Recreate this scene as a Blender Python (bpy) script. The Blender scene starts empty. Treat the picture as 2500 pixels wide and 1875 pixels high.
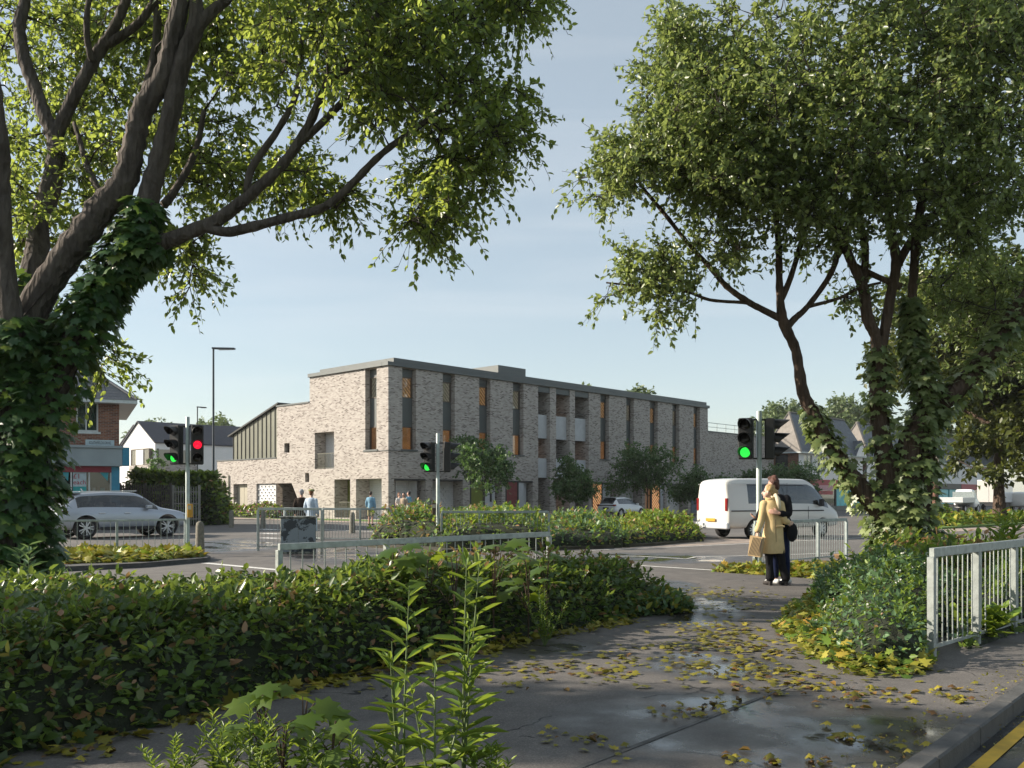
import bpy, bmesh, math, random
import numpy as np
from mathutils import Vector, Matrix
random.seed(7); RNG = np.random.default_rng(11)
scene = bpy.context.scene
COL = scene.collection
R = math.radians
# ------------------------------------------------------------------ camera
F, V0, H, CX = 2209.0, 1213.0, 1.5, 1250.0      # focal length and horizon in pixels of the 2500 px wide photograph, eye height
cam = bpy.data.cameras.new('camera'); cam.sensor_width = 36.0
cam.lens = F / 2500 * 36.0; cam.shift_y = (V0 - 937.5) / 2500; cam.clip_start = 0.05; cam.clip_end = 3000
camo = bpy.data.objects.new('camera', cam); COL.objects.link(camo)
camo.location = (0, 0, H); camo.rotation_euler = (R(90), 0, 0)
scene.camera = camo
# ------------------------------------------------------------------ light
SUN_AZ = Vector((-0.996, 0.07, 0)).normalized(); SUN_EL = R(27)
sun_dir = Vector((SUN_AZ.x * math.cos(SUN_EL), SUN_AZ.y * math.cos(SUN_EL), math.sin(SUN_EL)))
sun = bpy.data.lights.new('sun', 'SUN'); sun.energy = 5.0; sun.angle = R(0.55); sun.color = (1.0, 0.89, 0.74)
suno = bpy.data.objects.new('sun', sun); COL.objects.link(suno)
suno.rotation_euler = (-sun_dir).to_track_quat('-Z', 'Y').to_euler(); suno.location = (-20, 0, 30)
world = bpy.data.worlds.new('World'); scene.world = world; world.use_nodes = True
wn, wl = world.node_tree.nodes, world.node_tree.links
wn.clear()
sky = wn.new('ShaderNodeTexSky'); sky.sky_type = 'NISHITA'; sky.sun_disc = False
sky.sun_elevation = SUN_EL; sky.sun_rotation = math.atan2(sun_dir.x, sun_dir.y)
sky.altitude = 50; sky.air_density = 1.0; sky.dust_density = 0.6; sky.ozone_density = 1.0
bg = wn.new('ShaderNodeBackground'); bg.inputs[1].default_value = 0.115
wo = wn.new('ShaderNodeOutputWorld')
# thin high cloud streaks over the whole sky
wtc = wn.new('ShaderNodeTexCoord'); wmap = wn.new('ShaderNodeMapping'); wmap.inputs['Scale'].default_value = (1.1, 1.1, 9.0)
wmap.inputs['Rotation'].default_value = (0.05, 0.12, 0.3)
wnz = wn.new('ShaderNodeTexNoise'); wnz.inputs['Scale'].default_value = 1.6; wnz.inputs['Detail'].default_value = 6; wnz.inputs['Distortion'].default_value = 0.6
wrp = wn.new('ShaderNodeValToRGB'); wrp.color_ramp.elements[0].position = 0.50; wrp.color_ramp.elements[1].position = 0.85
wrp.color_ramp.elements[0].color = (0, 0, 0, 1); wrp.color_ramp.elements[1].color = (0.22, 0.22, 0.22, 1)
wmx = wn.new('ShaderNodeMixRGB'); wmx.inputs[2].default_value = (5.6, 5.6, 5.6, 1)
wl.new(wtc.outputs['Generated'], wmap.inputs[0]); wl.new(wmap.outputs[0], wnz.inputs['Vector']); wl.new(wnz.outputs['Fac'], wrp.inputs[0])
veil = wn.new('ShaderNodeMixRGB'); veil.inputs[0].default_value = 0.5; veil.inputs[2].default_value = (3.15, 3.5, 3.45, 1)   # even veil of thin haze
wl.new(sky.outputs[0], veil.inputs[1]); wl.new(wrp.outputs[0], wmx.inputs[0]); wl.new(veil.outputs[0], wmx.inputs[1]); wtt = wn.new('ShaderNodeMixRGB'); wtt.blend_type = 'MULTIPLY'; wtt.inputs[0].default_value = 1.0; wtt.inputs[2].default_value = (0.965, 0.95, 0.935, 1); wl.new(wmx.outputs[0], wtt.inputs[1]); wl.new(wtt.outputs[0], bg.inputs[0]); wl.new(bg.outputs[0], wo.inputs[0])
vs = scene.view_settings; vs.view_transform = 'Standard'; vs.look = 'None'; vs.gamma = 1.0; vs.exposure = 0.85; vs.use_curve_mapping = False
cy = scene.cycles
cy.use_denoising = True; cy.max_bounces = 7; cy.diffuse_bounces = 2; cy.glossy_bounces = 3; cy.transmission_bounces = 5
cy.transparent_max_bounces = 8; cy.sample_clamp_indirect = 6.0; cy.caustics_reflective = False; cy.caustics_refractive = False

# ------------------------------------------------------------------ geometry helpers
def G(u, v, z=0.0):
    Y = (H - z) * F / (v - V0); return Vector(((u - CX) / F * Y, Y, z))
def P(u, v, Y): return Vector(((u - CX) / F * Y, Y, H - (v - V0) / F * Y))

def tag(o, label=None, cat=None, group=None, kind=None):
    if label: o['label'] = label
    if cat: o['category'] = cat
    if group: o['group'] = group
    if kind: o['kind'] = kind
    return o
def thing(name, label, cat, loc=(0, 0, 0), rz=0.0, group=None):
    o = bpy.data.objects.new(name, None); COL.objects.link(o); o.empty_display_size = 0.2
    o.location = loc; o.rotation_euler = (0, 0, rz); tag(o, label, cat, group); return o
def link(name, me, mat, parent=None, world=False):
    o = bpy.data.objects.new(name, me); COL.objects.link(o)
    if mat is not None and len(me.materials) == 0:
        for m in (mat if isinstance(mat, (list, tuple)) else [mat]): me.materials.append(m)
    if parent is not None:
        o.parent = parent
        if world:
            pm = Matrix.Translation(parent.location) @ parent.rotation_euler.to_matrix().to_4x4()
            o.matrix_parent_inverse = pm.inverted()
    return o
def copy_tree(o, parent=None):
    c = o.copy(); COL.objects.link(c)
    if parent is not None: c.parent = parent
    for ch in list(o.children): copy_tree(ch, c)
    return c

class MB:
    """collects simple shapes, then links them as one mesh"""
    def __init__(s): s.v = []; s.f = []; s.m = []; s.uv = []
    def add(s, vs, fs, mi=0):
        b = len(s.v); s.v += [tuple(x) for x in vs]
        for f in fs: s.f.append(tuple(b + i for i in f)); s.m.append(mi)
        return s
    def box(s, x0, x1, y0, y1, z0, z1, mi=0):
        return s.add([(x0,y0,z0),(x1,y0,z0),(x1,y1,z0),(x0,y1,z0),(x0,y0,z1),(x1,y0,z1),(x1,y1,z1),(x0,y1,z1)],
            [(0,3,2,1),(4,5,6,7),(0,1,5,4),(1,2,6,5),(2,3,7,6),(3,0,4,7)], mi)
    def bar(s, a, b, w, h, mi=0, up=Vector((0,0,1))):
        a = Vector(a); b = Vector(b); d = (b - a).normalized()
        sd = d.cross(up)
        if sd.length < 1e-4: sd = Vector((1,0,0))
        sd.normalize(); n = sd.cross(d)
        vs = [p + sd*i*w/2 + n*j*h/2 for p in (a, b) for i, j in ((-1,-1),(1,-1),(1,1),(-1,1))]
        return s.add(vs, [(3,2,1,0),(4,5,6,7),(0,1,5,4),(1,2,6,5),(2,3,7,6),(3,0,4,7)], mi)
    def prism(s, poly, z0, z1, mi=0):
        n = len(poly)
        return s.add([(p[0],p[1],z0) for p in poly] + [(p[0],p[1],z1) for p in poly],
            [tuple(range(n-1,-1,-1)), tuple(range(n,2*n))] + [(i,(i+1)%n,n+(i+1)%n,n+i) for i in range(n)], mi)
    def lathe(s, prof, seg=16, mi=0, c=(0,0,0), axis='z', cap=True):
        vs = []; n = len(prof)
        for k in range(seg):
            a = 2*math.pi*k/seg; ca, sa = math.cos(a), math.sin(a)
            for r, z in prof:
                p = (r*ca, r*sa, z)
                if axis == 'y': p = (r*ca, z, r*sa)
                if axis == 'x': p = (z, r*ca, r*sa)
                vs.append((c[0]+p[0], c[1]+p[1], c[2]+p[2]))
        fs = []
        for k in range(seg):
            k2 = (k+1) % seg
            for i in range(n-1): fs.append((k*n+i, k2*n+i, k2*n+i+1, k*n+i+1))
        if cap: fs.append(tuple(k*n for k in range(seg-1,-1,-1))); fs.append(tuple(k*n+n-1 for k in range(seg)))
        return s.add(vs, fs, mi)
    def tube(s, pts, rad, seg=8, mi=0, cap=True, wob=0.0):
        pts = [Vector(p) for p in pts]; n = len(pts)
        if not isinstance(rad, (list, tuple)): rad = [rad]*n
        t0 = (pts[1]-pts[0]).normalized()
        nn = t0.cross(Vector((0,1,0.01)))
        if nn.length < 1e-3: nn = t0.cross(Vector((1,0,0)))
        nn.normalize(); vs = []
        for i, p in enumerate(pts):
            t = (pts[min(i+1,n-1)] - pts[max(i-1,0)])
            if t.length < 1e-6: t = t0
            t = t.normalized(); nn = (nn - t*nn.dot(t)); nn.normalize(); bb = t.cross(nn)
            for k in range(seg):
                a = 2*math.pi*k/seg; r = rad[i]*(1 + (random.uniform(-wob, wob) if wob else 0))
                vs.append(p + nn*(math.cos(a)*r) + bb*(math.sin(a)*r))
        fs = [(i*seg+k, i*seg+(k+1)%seg, (i+1)*seg+(k+1)%seg, (i+1)*seg+k) for i in range(n-1) for k in range(seg)]
        if cap: fs += [tuple(range(seg-1,-1,-1)), tuple(range((n-1)*seg, n*seg))]
        return s.add(vs, fs, mi)
    def loft(s, rings, mi=0, cap=True, closed=True):
        n = len(rings[0]); vs = [p for r in rings for p in r]; fs = []
        for i in range(len(rings)-1):
            for k in range(n if closed else n-1):
                fs.append((i*n+k, i*n+(k+1)%n, (i+1)*n+(k+1)%n, (i+1)*n+k))
        if cap: fs += [tuple(range(n-1,-1,-1)), tuple(range((len(rings)-1)*n, len(rings)*n))]
        return s.add(vs, fs, mi)
    def mesh(s, name, smooth=False, bevel=0.0, fixn=True):
        me = bpy.data.meshes.new(name); me.from_pydata(s.v, [], s.f)
        if any(s.m): me.polygons.foreach_set('material_index', s.m)
        if fixn or bevel:
            bm = bmesh.new(); bm.from_mesh(me)
            if fixn: bmesh.ops.recalc_face_normals(bm, faces=bm.faces)
            if bevel: bmesh.ops.bevel(bm, geom=list(bm.edges), offset=bevel, segments=1, affect='EDGES', clamp_overlap=True)
            bm.to_mesh(me); bm.free()
        if smooth:
            me.polygons.foreach_set('use_smooth', [True]*len(me.polygons))
            if smooth == 'auto':
                try: me.set_sharp_from_angle(angle=R(35))
                except Exception: pass
        me.update(); return me
    def build(s, name, mat, parent=None, world=False, smooth=False, bevel=0.0, fixn=True):
        return link(name, s.mesh(name, smooth, bevel, fixn), mat, parent, world)

def catmull(pts, sub=4):
    """pts: list of equal-length tuples -> smooth resampled list"""
    a = np.array(pts, float); out = []
    n = len(a)
    for i in range(n-1):
        p0, p1, p2, p3 = a[max(i-1,0)], a[i], a[i+1], a[min(i+2,n-1)]
        for k in range(sub):
            t = k/sub
            out.append(0.5*((2*p1)+(-p0+p2)*t+(2*p0-5*p1+4*p2-p3)*t*t+(-p0+3*p1-3*p2+p3)*t**3))
    out.append(a[-1]); return np.array(out)

# ------------------------------------------------------------------ materials
def newmat(name):
    m = bpy.data.materials.new(name); m.use_nodes = True
    return m, m.node_tree.nodes, m.node_tree.links
def ramp(nd, stops):
    r = nd.new('ShaderNodeValToRGB'); e = r.color_ramp.elements
    while len(e) < len(stops): e.new(0.5)
    for i, (p, c) in enumerate(stops):
        e[i].position = p; e[i].color = tuple(c) + (1,) if len(c) == 3 else c
    return r
def plain(name, col, rough=0.6, metal=0.0, var=0.12, scale=6.0, bump=0.0, spec=0.5, coat=0.0, emit=None, es=1.0, obj=True):
    """principled with slow colour variation and optional fine relief"""
    m, nd, lk = newmat(name); b = nd['Principled BSDF']
    tc = nd.new('ShaderNodeTexCoord'); nz = nd.new('ShaderNodeTexNoise'); nz.inputs['Scale'].default_value = scale; nz.inputs['Detail'].default_value = 5
    lk.new(tc.outputs['Object'], nz.inputs['Vector'])
    lo = [max(0, c*(1-var)) for c in col]; hi = [min(1, c*(1+var)) for c in col]
    r = ramp(nd, [(0.3, lo), (0.7, hi)]); lk.new(nz.outputs['Fac'], r.inputs[0]); lk.new(r.outputs[0], b.inputs['Base Color'])
    b.inputs['Roughness'].default_value = rough; b.inputs['Metallic'].default_value = metal
    b.inputs['Specular IOR Level'].default_value = spec; b.inputs['Coat Weight'].default_value = coat; b.inputs['Coat Roughness'].default_value = 0.05
    if bump:
        n2 = nd.new('ShaderNodeTexNoise'); n2.inputs['Scale'].default_value = scale*6; n2.inputs['Detail'].default_value = 6
        lk.new(tc.outputs['Object'], n2.inputs['Vector'])
        bp = nd.new('ShaderNodeBump'); bp.inputs['Strength'].default_value = bump; bp.inputs['Distance'].default_value = 0.02
        lk.new(n2.outputs['Fac'], bp.inputs['Height']); lk.new(bp.outputs[0], b.inputs['Normal'])
    if emit: b.inputs['Emission Color'].default_value = tuple(emit)+(1,); b.inputs['Emission Strength'].default_value = es
    return m
def leafmat(name, stops, trans=0.35, tcol=(0.32, 0.42, 0.05), rough=0.42, spec=0.4):
    """stops: colour ramp over the per-leaf random value"""
    m, nd, lk = newmat(name); b = nd['Principled BSDF']; out = nd['Material Output']
    at = nd.new('ShaderNodeAttribute'); at.attribute_name = 'rnd'
    r = ramp(nd, stops); lk.new(at.outputs['Fac'], r.inputs[0]); lk.new(r.outputs[0], b.inputs['Base Color'])
    b.inputs['Roughness'].default_value = rough; b.inputs['Specular IOR Level'].default_value = spec
    tr = nd.new('ShaderNodeBsdfTranslucent')
    mx0 = nd.new('ShaderNodeMixRGB'); mx0.blend_type = 'MIX'; mx0.inputs[0].default_value = 0.55; mx0.inputs[2].default_value = tuple(tcol)+(1,)
    lk.new(r.outputs[0], mx0.inputs[1]); lk.new(mx0.outputs[0], tr.inputs[0])
    mx = nd.new('ShaderNodeMixShader'); mx.inputs[0].default_value = trans
    lk.new(b.outputs[0], mx.inputs[1]); lk.new(tr.outputs[0], mx.inputs[2]); lk.new(mx.outputs[0], out.inputs[0])
    return m
def barkmat(name, c0, c1, scale=7.0, stretch=0.25, bump=0.6):
    m, nd, lk = newmat(name); b = nd['Principled BSDF']
    tc = nd.new('ShaderNodeTexCoord'); mp = nd.new('ShaderNodeMapping'); mp.inputs['Scale'].default_value = (1, 1, stretch)
    lk.new(tc.outputs['Object'], mp.inputs[0])
    nz = nd.new('ShaderNodeTexNoise'); nz.inputs['Scale'].default_value = scale; nz.inputs['Detail'].default_value = 8; nz.inputs['Roughness'].default_value = 0.7
    lk.new(mp.outputs[0], nz.inputs['Vector'])
    r = ramp(nd, [(0.32, c0), (0.68, c1)]); lk.new(nz.outputs['Fac'], r.inputs[0]); lk.new(r.outputs[0], b.inputs['Base Color'])
    b.inputs['Roughness'].default_value = 0.9; b.inputs['Specular IOR Level'].default_value = 0.15
    v = nd.new('ShaderNodeTexVoronoi'); v.inputs['Scale'].default_value = scale*2.2; lk.new(mp.outputs[0], v.inputs['Vector'])
    ad = nd.new('ShaderNodeMath'); ad.operation = 'ADD'; lk.new(nz.outputs['Fac'], ad.inputs[0]); lk.new(v.outputs['Distance'], ad.inputs[1])
    bp = nd.new('ShaderNodeBump'); bp.inputs['Strength'].default_value = min(1.0, bump*1.6); bp.inputs['Distance'].default_value = 0.07
    lk.new(ad.outputs[0], bp.inputs['Height']); lk.new(bp.outputs[0], b.inputs['Normal'])
    return m
def brickmat(name, pal, mortar, bw=0.225, bh=0.075, ms=0.010, bump=0.5, rough=0.85):
    """brick bond on UV in metres; every brick takes its own tone from the palette"""
    m, nd, lk = newmat(name); b = nd['Principled BSDF']
    uv = nd.new('ShaderNodeUVMap')
    br = nd.new('ShaderNodeTexBrick'); br.offset = 0.5; br.squash = 1.0
    br.inputs['Color1'].default_value = (0,0,0,1); br.inputs['Color2'].default_value = (1,1,1,1); br.inputs['Mortar'].default_value = (0.5,0.5,0.5,1)
    br.inputs['Scale'].default_value = 1.0; br.inputs['Mortar Size'].default_value = ms; br.inputs['Mortar Smooth'].default_value = 0.1
    br.inputs['Bias'].default_value = 0.0; br.inputs['Brick Width'].default_value = bw; br.inputs['Row Height'].default_value = bh
    lk.new(uv.outputs[0], br.inputs['Vector'])
    nz = nd.new('ShaderNodeTexNoise'); nz.inputs['Scale'].default_value = 0.9; nz.inputs['Detail'].default_value = 3; lk.new(uv.outputs[0], nz.inputs['Vector'])
    ad = nd.new('ShaderNodeMath'); ad.operation = 'MULTIPLY_ADD'; ad.inputs[1].default_value = 0.35
    sub = nd.new('ShaderNodeMath'); sub.operation = 'SUBTRACT'; sub.inputs[1].default_value = 0.175
    lk.new(nz.outputs['Fac'], ad.inputs[0]); lk.new(br.outputs['Color'], ad.inputs[2]); lk.new(ad.outputs[0], sub.inputs[0])
    r = ramp(nd, pal); lk.new(sub.outputs[0], r.inputs[0])
    fine = nd.new('ShaderNodeTexNoise'); fine.inputs['Scale'].default_value = 25; fine.inputs['Detail'].default_value = 4; lk.new(uv.outputs[0], fine.inputs['Vector'])
    mul = nd.new('ShaderNodeMixRGB'); mul.blend_type = 'MULTIPLY'; mul.inputs[0].default_value = 0.35; lk.new(r.outputs[0], mul.inputs[1]); lk.new(fine.outputs['Fac'], mul.inputs[2])
    mx = nd.new('ShaderNodeMixRGB'); mx.inputs[2].default_value = tuple(mortar)+(1,)
    lk.new(br.outputs['Fac'], mx.inputs[0]); lk.new(mul.outputs[0], mx.inputs[1]); lk.new(mx.outputs[0], b.inputs['Base Color'])
    b.inputs['Roughness'].default_value = rough; b.inputs['Specular IOR Level'].default_value = 0.2
    inv = nd.new('ShaderNodeMath'); inv.operation = 'SUBTRACT'; inv.inputs[0].default_value = 1.0; lk.new(br.outputs['Fac'], inv.inputs[1])
    bp = nd.new('ShaderNodeBump'); bp.inputs['Strength'].default_value = bump; bp.inputs['Distance'].default_value = 0.012
    lk.new(inv.outputs[0], bp.inputs['Height']); lk.new(bp.outputs[0], b.inputs['Normal'])
    return m
def glassmat(name, tint=(0.02,0.03,0.035), refl=0.35, clear=0.5):
    m, nd, lk = newmat(name); out = nd['Material Output']; nd.remove(nd['Principled BSDF'])
    tr = nd.new('ShaderNodeBsdfTransparent'); tr.inputs[0].default_value = (0.75,0.8,0.8,1)
    df = nd.new('ShaderNodeBsdfDiffuse'); df.inputs[0].default_value = tuple(tint)+(1,)
    gl = nd.new('ShaderNodeBsdfGlossy'); gl.inputs['Roughness'].default_value = 0.03
    nz = nd.new('ShaderNodeTexNoise'); nz.inputs['Scale'].default_value = 0.8
    bp = nd.new('ShaderNodeBump'); bp.inputs['Strength'].default_value = 0.03; lk.new(nz.outputs['Fac'], bp.inputs['Height']); lk.new(bp.outputs[0], gl.inputs['Normal'])
    a = nd.new('ShaderNodeMixShader'); a.inputs[0].default_value = clear; lk.new(df.outputs[0], a.inputs[1]); lk.new(tr.outputs[0], a.inputs[2])
    lw = nd.new('ShaderNodeLayerWeight'); lw.inputs[0].default_value = 0.5
    pw = nd.new('ShaderNodeMath'); pw.operation = 'POWER'; pw.inputs[1].default_value = 2.5; lk.new(lw.outputs['Facing'], pw.inputs[0])
    ma = nd.new('ShaderNodeMath'); ma.operation = 'MULTIPLY_ADD'; ma.inputs[1].default_value = 0.75; ma.inputs[2].default_value = refl*0.3; lk.new(pw.outputs[0], ma.inputs[0])
    b = nd.new('ShaderNodeMixShader'); lk.new(ma.outputs[0], b.inputs[0]); lk.new(a.outputs[0], b.inputs[1]); lk.new(gl.outputs[0], b.inputs[2])
    lk.new(b.outputs[0], out.inputs[0]); return m

M = {}
M['brick'] = brickmat('pale_brick', [(0.0,(0.17,0.145,0.132)),(0.10,(0.235,0.197,0.18)),(0.22,(0.39,0.348,0.318)),(0.6,(0.50,0.455,0.418)),(1.0,(0.605,0.558,0.515))], (0.43,0.405,0.375))
M['brick_red'] = brickmat('red_brick', [(0.0,(0.13,0.05,0.035)),(0.5,(0.25,0.10,0.06)),(1.0,(0.34,0.15,0.09))], (0.26,0.22,0.19))
M['white_block'] = brickmat('white_glazed_block', [(0.0,(0.74,0.75,0.76)),(1.0,(0.84,0.84,0.84))], (0.5,0.5,0.5), bw=0.3, bh=0.15, ms=0.006, bump=0.25, rough=0.5)
M['fascia'] = plain('grey_metal_fascia', (0.105,0.115,0.115), 0.45, 0.3, 0.06, 1.5)
M['zinc'] = plain('olive_zinc_sheet', (0.15,0.155,0.125), 0.45, 0.4, 0.10, 1.2)
M['zinc_dark'] = plain('dark_zinc_seam', (0.03,0.032,0.03), 0.5, 0.4, 0.06)
M['panel'] = plain('grey_spandrel', (0.10,0.112,0.112), 0.5, 0.2, 0.05, 1.0)
M['frame'] = plain('bronze_frame', (0.10,0.085,0.07), 0.45, 0.3, 0.08)
M['balcony'] = plain('pale_concrete', (0.50,0.52,0.54), 0.7, 0, 0.08, 2.0, bump=0.1)
M['glass'] = glassmat('window_glass', clear=0.85, refl=0.25)
M['glass_dark'] = glassmat('dark_glass', clear=0.25, refl=0.35)
def blindmat(name, c0, c1, emit, es, horiz=True, scale=26.0):
    m, nd, lk = newmat(name); b = nd['Principled BSDF']; tc = nd.new('ShaderNodeTexCoord')
    w = nd.new('ShaderNodeTexWave'); w.wave_type = 'BANDS'; w.bands_direction = 'Z' if horiz else 'DIAGONAL'; w.inputs['Scale'].default_value = scale/6.28 if horiz else 2.2; w.inputs['Distortion'].default_value = 0.6; w.inputs['Detail'].default_value = 2
    nz = nd.new('ShaderNodeTexNoise'); nz.inputs['Scale'].default_value = 1.1; nz.inputs['Detail'].default_value = 4
    lk.new(tc.outputs['Object'], w.inputs['Vector']); lk.new(tc.outputs['Object'], nz.inputs['Vector'])
    mu = nd.new('ShaderNodeMath'); mu.operation = 'MULTIPLY'; lk.new(w.outputs['Fac'], mu.inputs[0]); lk.new(nz.outputs['Fac'], mu.inputs[1])
    r = ramp(nd, [(0.05, c0), (0.6, c1)]); lk.new(mu.outputs[0], r.inputs[0]); lk.new(r.outputs[0], b.inputs['Base Color'])
    e = nd.new('ShaderNodeMixRGB'); e.blend_type = 'MULTIPLY'; e.inputs[0].default_value = 1.0; e.inputs[1].default_value = tuple(emit)+(1,); lk.new(r.outputs[0], e.inputs[2])
    lk.new(e.outputs[0], b.inputs['Emission Color']); b.inputs['Emission Strength'].default_value = es; b.inputs['Roughness'].default_value = 0.8
    return m
M['warm'] = blindmat('lit_timber_blind', (0.12,0.06,0.03), (0.58,0.38,0.20), (1.0,0.60,0.30), 0.62)
M['warm2'] = blindmat('lit_curtain', (0.20,0.12,0.07), (0.70,0.52,0.34), (1.0,0.66,0.38), 0.5, False)
M['pale_blind'] = blindmat('pale_lining', (0.30,0.30,0.30), (0.72,0.70,0.66), (1.0,0.75,0.5), 0.22, False)
M['steel'] = plain('galvanised_steel', (0.30,0.345,0.345), 0.45, 0.5, 0.22, 9.0, bump=0.05)
M['steel_white'] = plain('weathered_galvanised', (0.36,0.39,0.375), 0.5, 0.5, 0.2, 14.0, bump=0.08)
M['black'] = plain('black_plastic', (0.012,0.012,0.013), 0.45, 0, 0.2)
M['dark_rail'] = plain('dark_rail', (0.05,0.052,0.05), 0.5, 0.3)
M['soffit'] = plain('dark_grey_lining', (0.05,0.05,0.05), 0.8)  # flat dark grey for soffits, slabs and door linings
M['beige_door'] = plain('beige_metal_door', (0.38,0.355,0.285), 0.5, 0.1, 0.05, 1.0)
M['white'] = plain('white_render', (0.78,0.77,0.75), 0.8, 0, 0.05, 0.7, bump=0.05)
M['slate'] = plain('grey_slate', (0.085,0.095,0.11), 0.55, 0, 0.3, 3.0, bump=0.2)
M['slate_dark'] = plain('dark_slate', (0.035,0.037,0.05), 0.6, 0, 0.2, 2.0)
M['tile_brown'] = plain('weathered_tile', (0.22,0.20,0.18), 0.8, 0, 0.2, 3.0, bump=0.2)
M['stone'] = plain('weathered_stone', (0.20,0.185,0.15), 0.9, 0, 0.35, 12.0, bump=0.4)
M['kerb'] = plain('kerb_concrete', (0.075,0.075,0.074), 0.85, 0, 0.25, 9.0, bump=0.3)
M['paint'] = plain('white_road_paint', (0.62,0.61,0.58), 0.6, 0, 0.2, 7.0)
M['yellow'] = plain('yellow_road_paint', (0.62,0.38,0.03), 0.6, 0, 0.25, 6.0)
# ------------------------------------------------------------------ ground, roads, paths
def ell(u0, u1, v0, v1):
    """an ellipse on the ground between pixel columns u0..u1 and rows v0..v1"""
    vc = 2/(1/(v0-V0)+1/(v1-V0)) + V0
    c = G((u0+u1)/2, vc); a = G(u0, vc); n = G((u0+u1)/2, v1); f = G((u0+u1)/2, v0)
    d = (f-n).length/2
    ang = math.atan2(-(f.x-n.x), (f.y-n.y))
    return ((n.x+f.x)/2, (n.y+f.y)/2, abs(c.x-a.x), d, ang)
def asphalt(name, base, wets, crack=0.0, rough=0.9, wetcol=0.45):
    m, nd, lk = newmat(name); b = nd['Principled BSDF']
    tc = nd.new('ShaderNodeTexCoord'); co = tc.outputs['Object']
    def noise(s, d=5, r=0.6):
        n = nd.new('ShaderNodeTexNoise'); n.inputs['Scale'].default_value = s; n.inputs['Detail'].default_value = d; n.inputs['Roughness'].default_value = r; lk.new(co, n.inputs['Vector']); return n
    def math_(op, a, b_=None, c=None):
        n = nd.new('ShaderNodeMath'); n.operation = op
        for i, x in enumerate((a, b_, c)):
            if x is None: continue
            if isinstance(x, (int, float)): n.inputs[i].default_value = x
            else: lk.new(x, n.inputs[i])
        return n.outputs[0]
    big = noise(0.35); mid = noise(3.0, 7); grit = noise(90, 3, 0.8)
    r1 = ramp(nd, [(0.3, [c*0.80 for c in base]), (0.7, [c*1.18 for c in base])]); lk.new(big.outputs['Fac'], r1.inputs[0])
    r2 = ramp(nd, [(0.3, (0.72,0.72,0.72)), (0.7, (1.15,1.14,1.12))]); lk.new(mid.outputs['Fac'], r2.inputs[0])
    r3 = ramp(nd, [(0.35, (0.55,0.55,0.55)), (0.55, (1.0,1.0,1.0)), (0.68, (1.9,1.85,1.8))]); lk.new(grit.outputs['Fac'], r3.inputs[0])
    m1 = nd.new('ShaderNodeMixRGB'); m1.blend_type = 'MULTIPLY'; m1.inputs[0].default_value = 1; lk.new(r1.outputs[0], m1.inputs[1]); lk.new(r2.outputs[0], m1.inputs[2])
    m2 = nd.new('ShaderNodeMixRGB'); m2.blend_type = 'MULTIPLY'; m2.inputs[0].default_value = 0.8; lk.new(m1.outputs[0], m2.inputs[1]); lk.new(r3.outputs[0], m2.inputs[2])
    col = m2.outputs[0]
    hgt = math_('MULTIPLY', grit.outputs['Fac'], 0.5)
    if crack:
        wv = nd.new('ShaderNodeTexNoise'); wv.inputs['Scale'].default_value = 2.2; wv.inputs['Detail'].default_value = 6; lk.new(co, wv.inputs['Vector'])
        mv = nd.new('ShaderNodeMixRGB'); mv.inputs[0].default_value = 0.32; lk.new(co, mv.inputs[1]); lk.new(wv.outputs['Color'], mv.inputs[2])
        vo = nd.new('ShaderNodeTexVoronoi'); vo.feature = 'DISTANCE_TO_EDGE'; vo.inputs['Scale'].default_value = 0.75; lk.new(mv.outputs[0], vo.inputs['Vector'])
        keep = math_('GREATER_THAN', noise(0.8, 2).outputs['Fac'], 0.53)
        cr = math_('MULTIPLY', math_('LESS_THAN', vo.outputs['Distance'], 0.0045), keep)
        mc = nd.new('ShaderNodeMixRGB'); mc.inputs[2].default_value = (0.012,0.012,0.012,1); lk.new(math_('MULTIPLY', cr, crack), mc.inputs[0]); lk.new(col, mc.inputs[1]); col = mc.outputs[0]
        hgt = math_('SUBTRACT', hgt, math_('MULTIPLY', cr, 1.5))
    wet = None
    for (x, y, rx, ry, ang) in wets:
        mp = nd.new('ShaderNodeMapping'); mp.vector_type = 'TEXTURE'
        mp.inputs['Location'].default_value = (x, y, 0); mp.inputs['Rotation'].default_value = (0, 0, ang); mp.inputs['Scale'].default_value = (rx, ry, 1000.0)
        lk.new(co, mp.inputs[0]); ln = nd.new('ShaderNodeVectorMath'); ln.operation = 'LENGTH'; lk.new(mp.outputs[0], ln.inputs[0])
        w = math_('SUBTRACT', 1.15, ln.outputs['Value'])
        wet = w if wet is None else math_('MAXIMUM', wet, w)
    if wet is not None:
        wn_ = noise(1.3, 6, 0.55)
        wet = math_('ADD', math_('MINIMUM', math_('MAXIMUM', wet, -1.0), 0.32), math_('MULTIPLY_ADD', wn_.outputs['Fac'], 1.7, -1.02))
        film = nd.new('ShaderNodeMapRange'); film.inputs[1].default_value = -0.45; film.inputs[2].default_value = 0.12; lk.new(wet, film.inputs[0])
        pud = nd.new('ShaderNodeMapRange'); pud.inputs[1].default_value = 0.08; pud.inputs[2].default_value = 0.34; lk.new(wet, pud.inputs[0])
        mw = nd.new('ShaderNodeMixRGB'); mw.blend_type = 'MULTIPLY'; mw.inputs[2].default_value = (wetcol,wetcol,wetcol*1.05,1); lk.new(film.outputs[0], mw.inputs[0]); lk.new(col, mw.inputs[1]); col = mw.outputs[0]
        ro = math_('SUBTRACT', math_('SUBTRACT', rough, math_('MULTIPLY', film.outputs[0], rough-0.30)), math_('MULTIPLY', pud.outputs[0], 0.25))
        lk.new(ro, b.inputs['Roughness'])
        hgt = math_('MULTIPLY', hgt, math_('SUBTRACT', 1.0, math_('MULTIPLY', pud.outputs[0], 0.97)))
    else: b.inputs['Roughness'].default_value = rough
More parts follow.
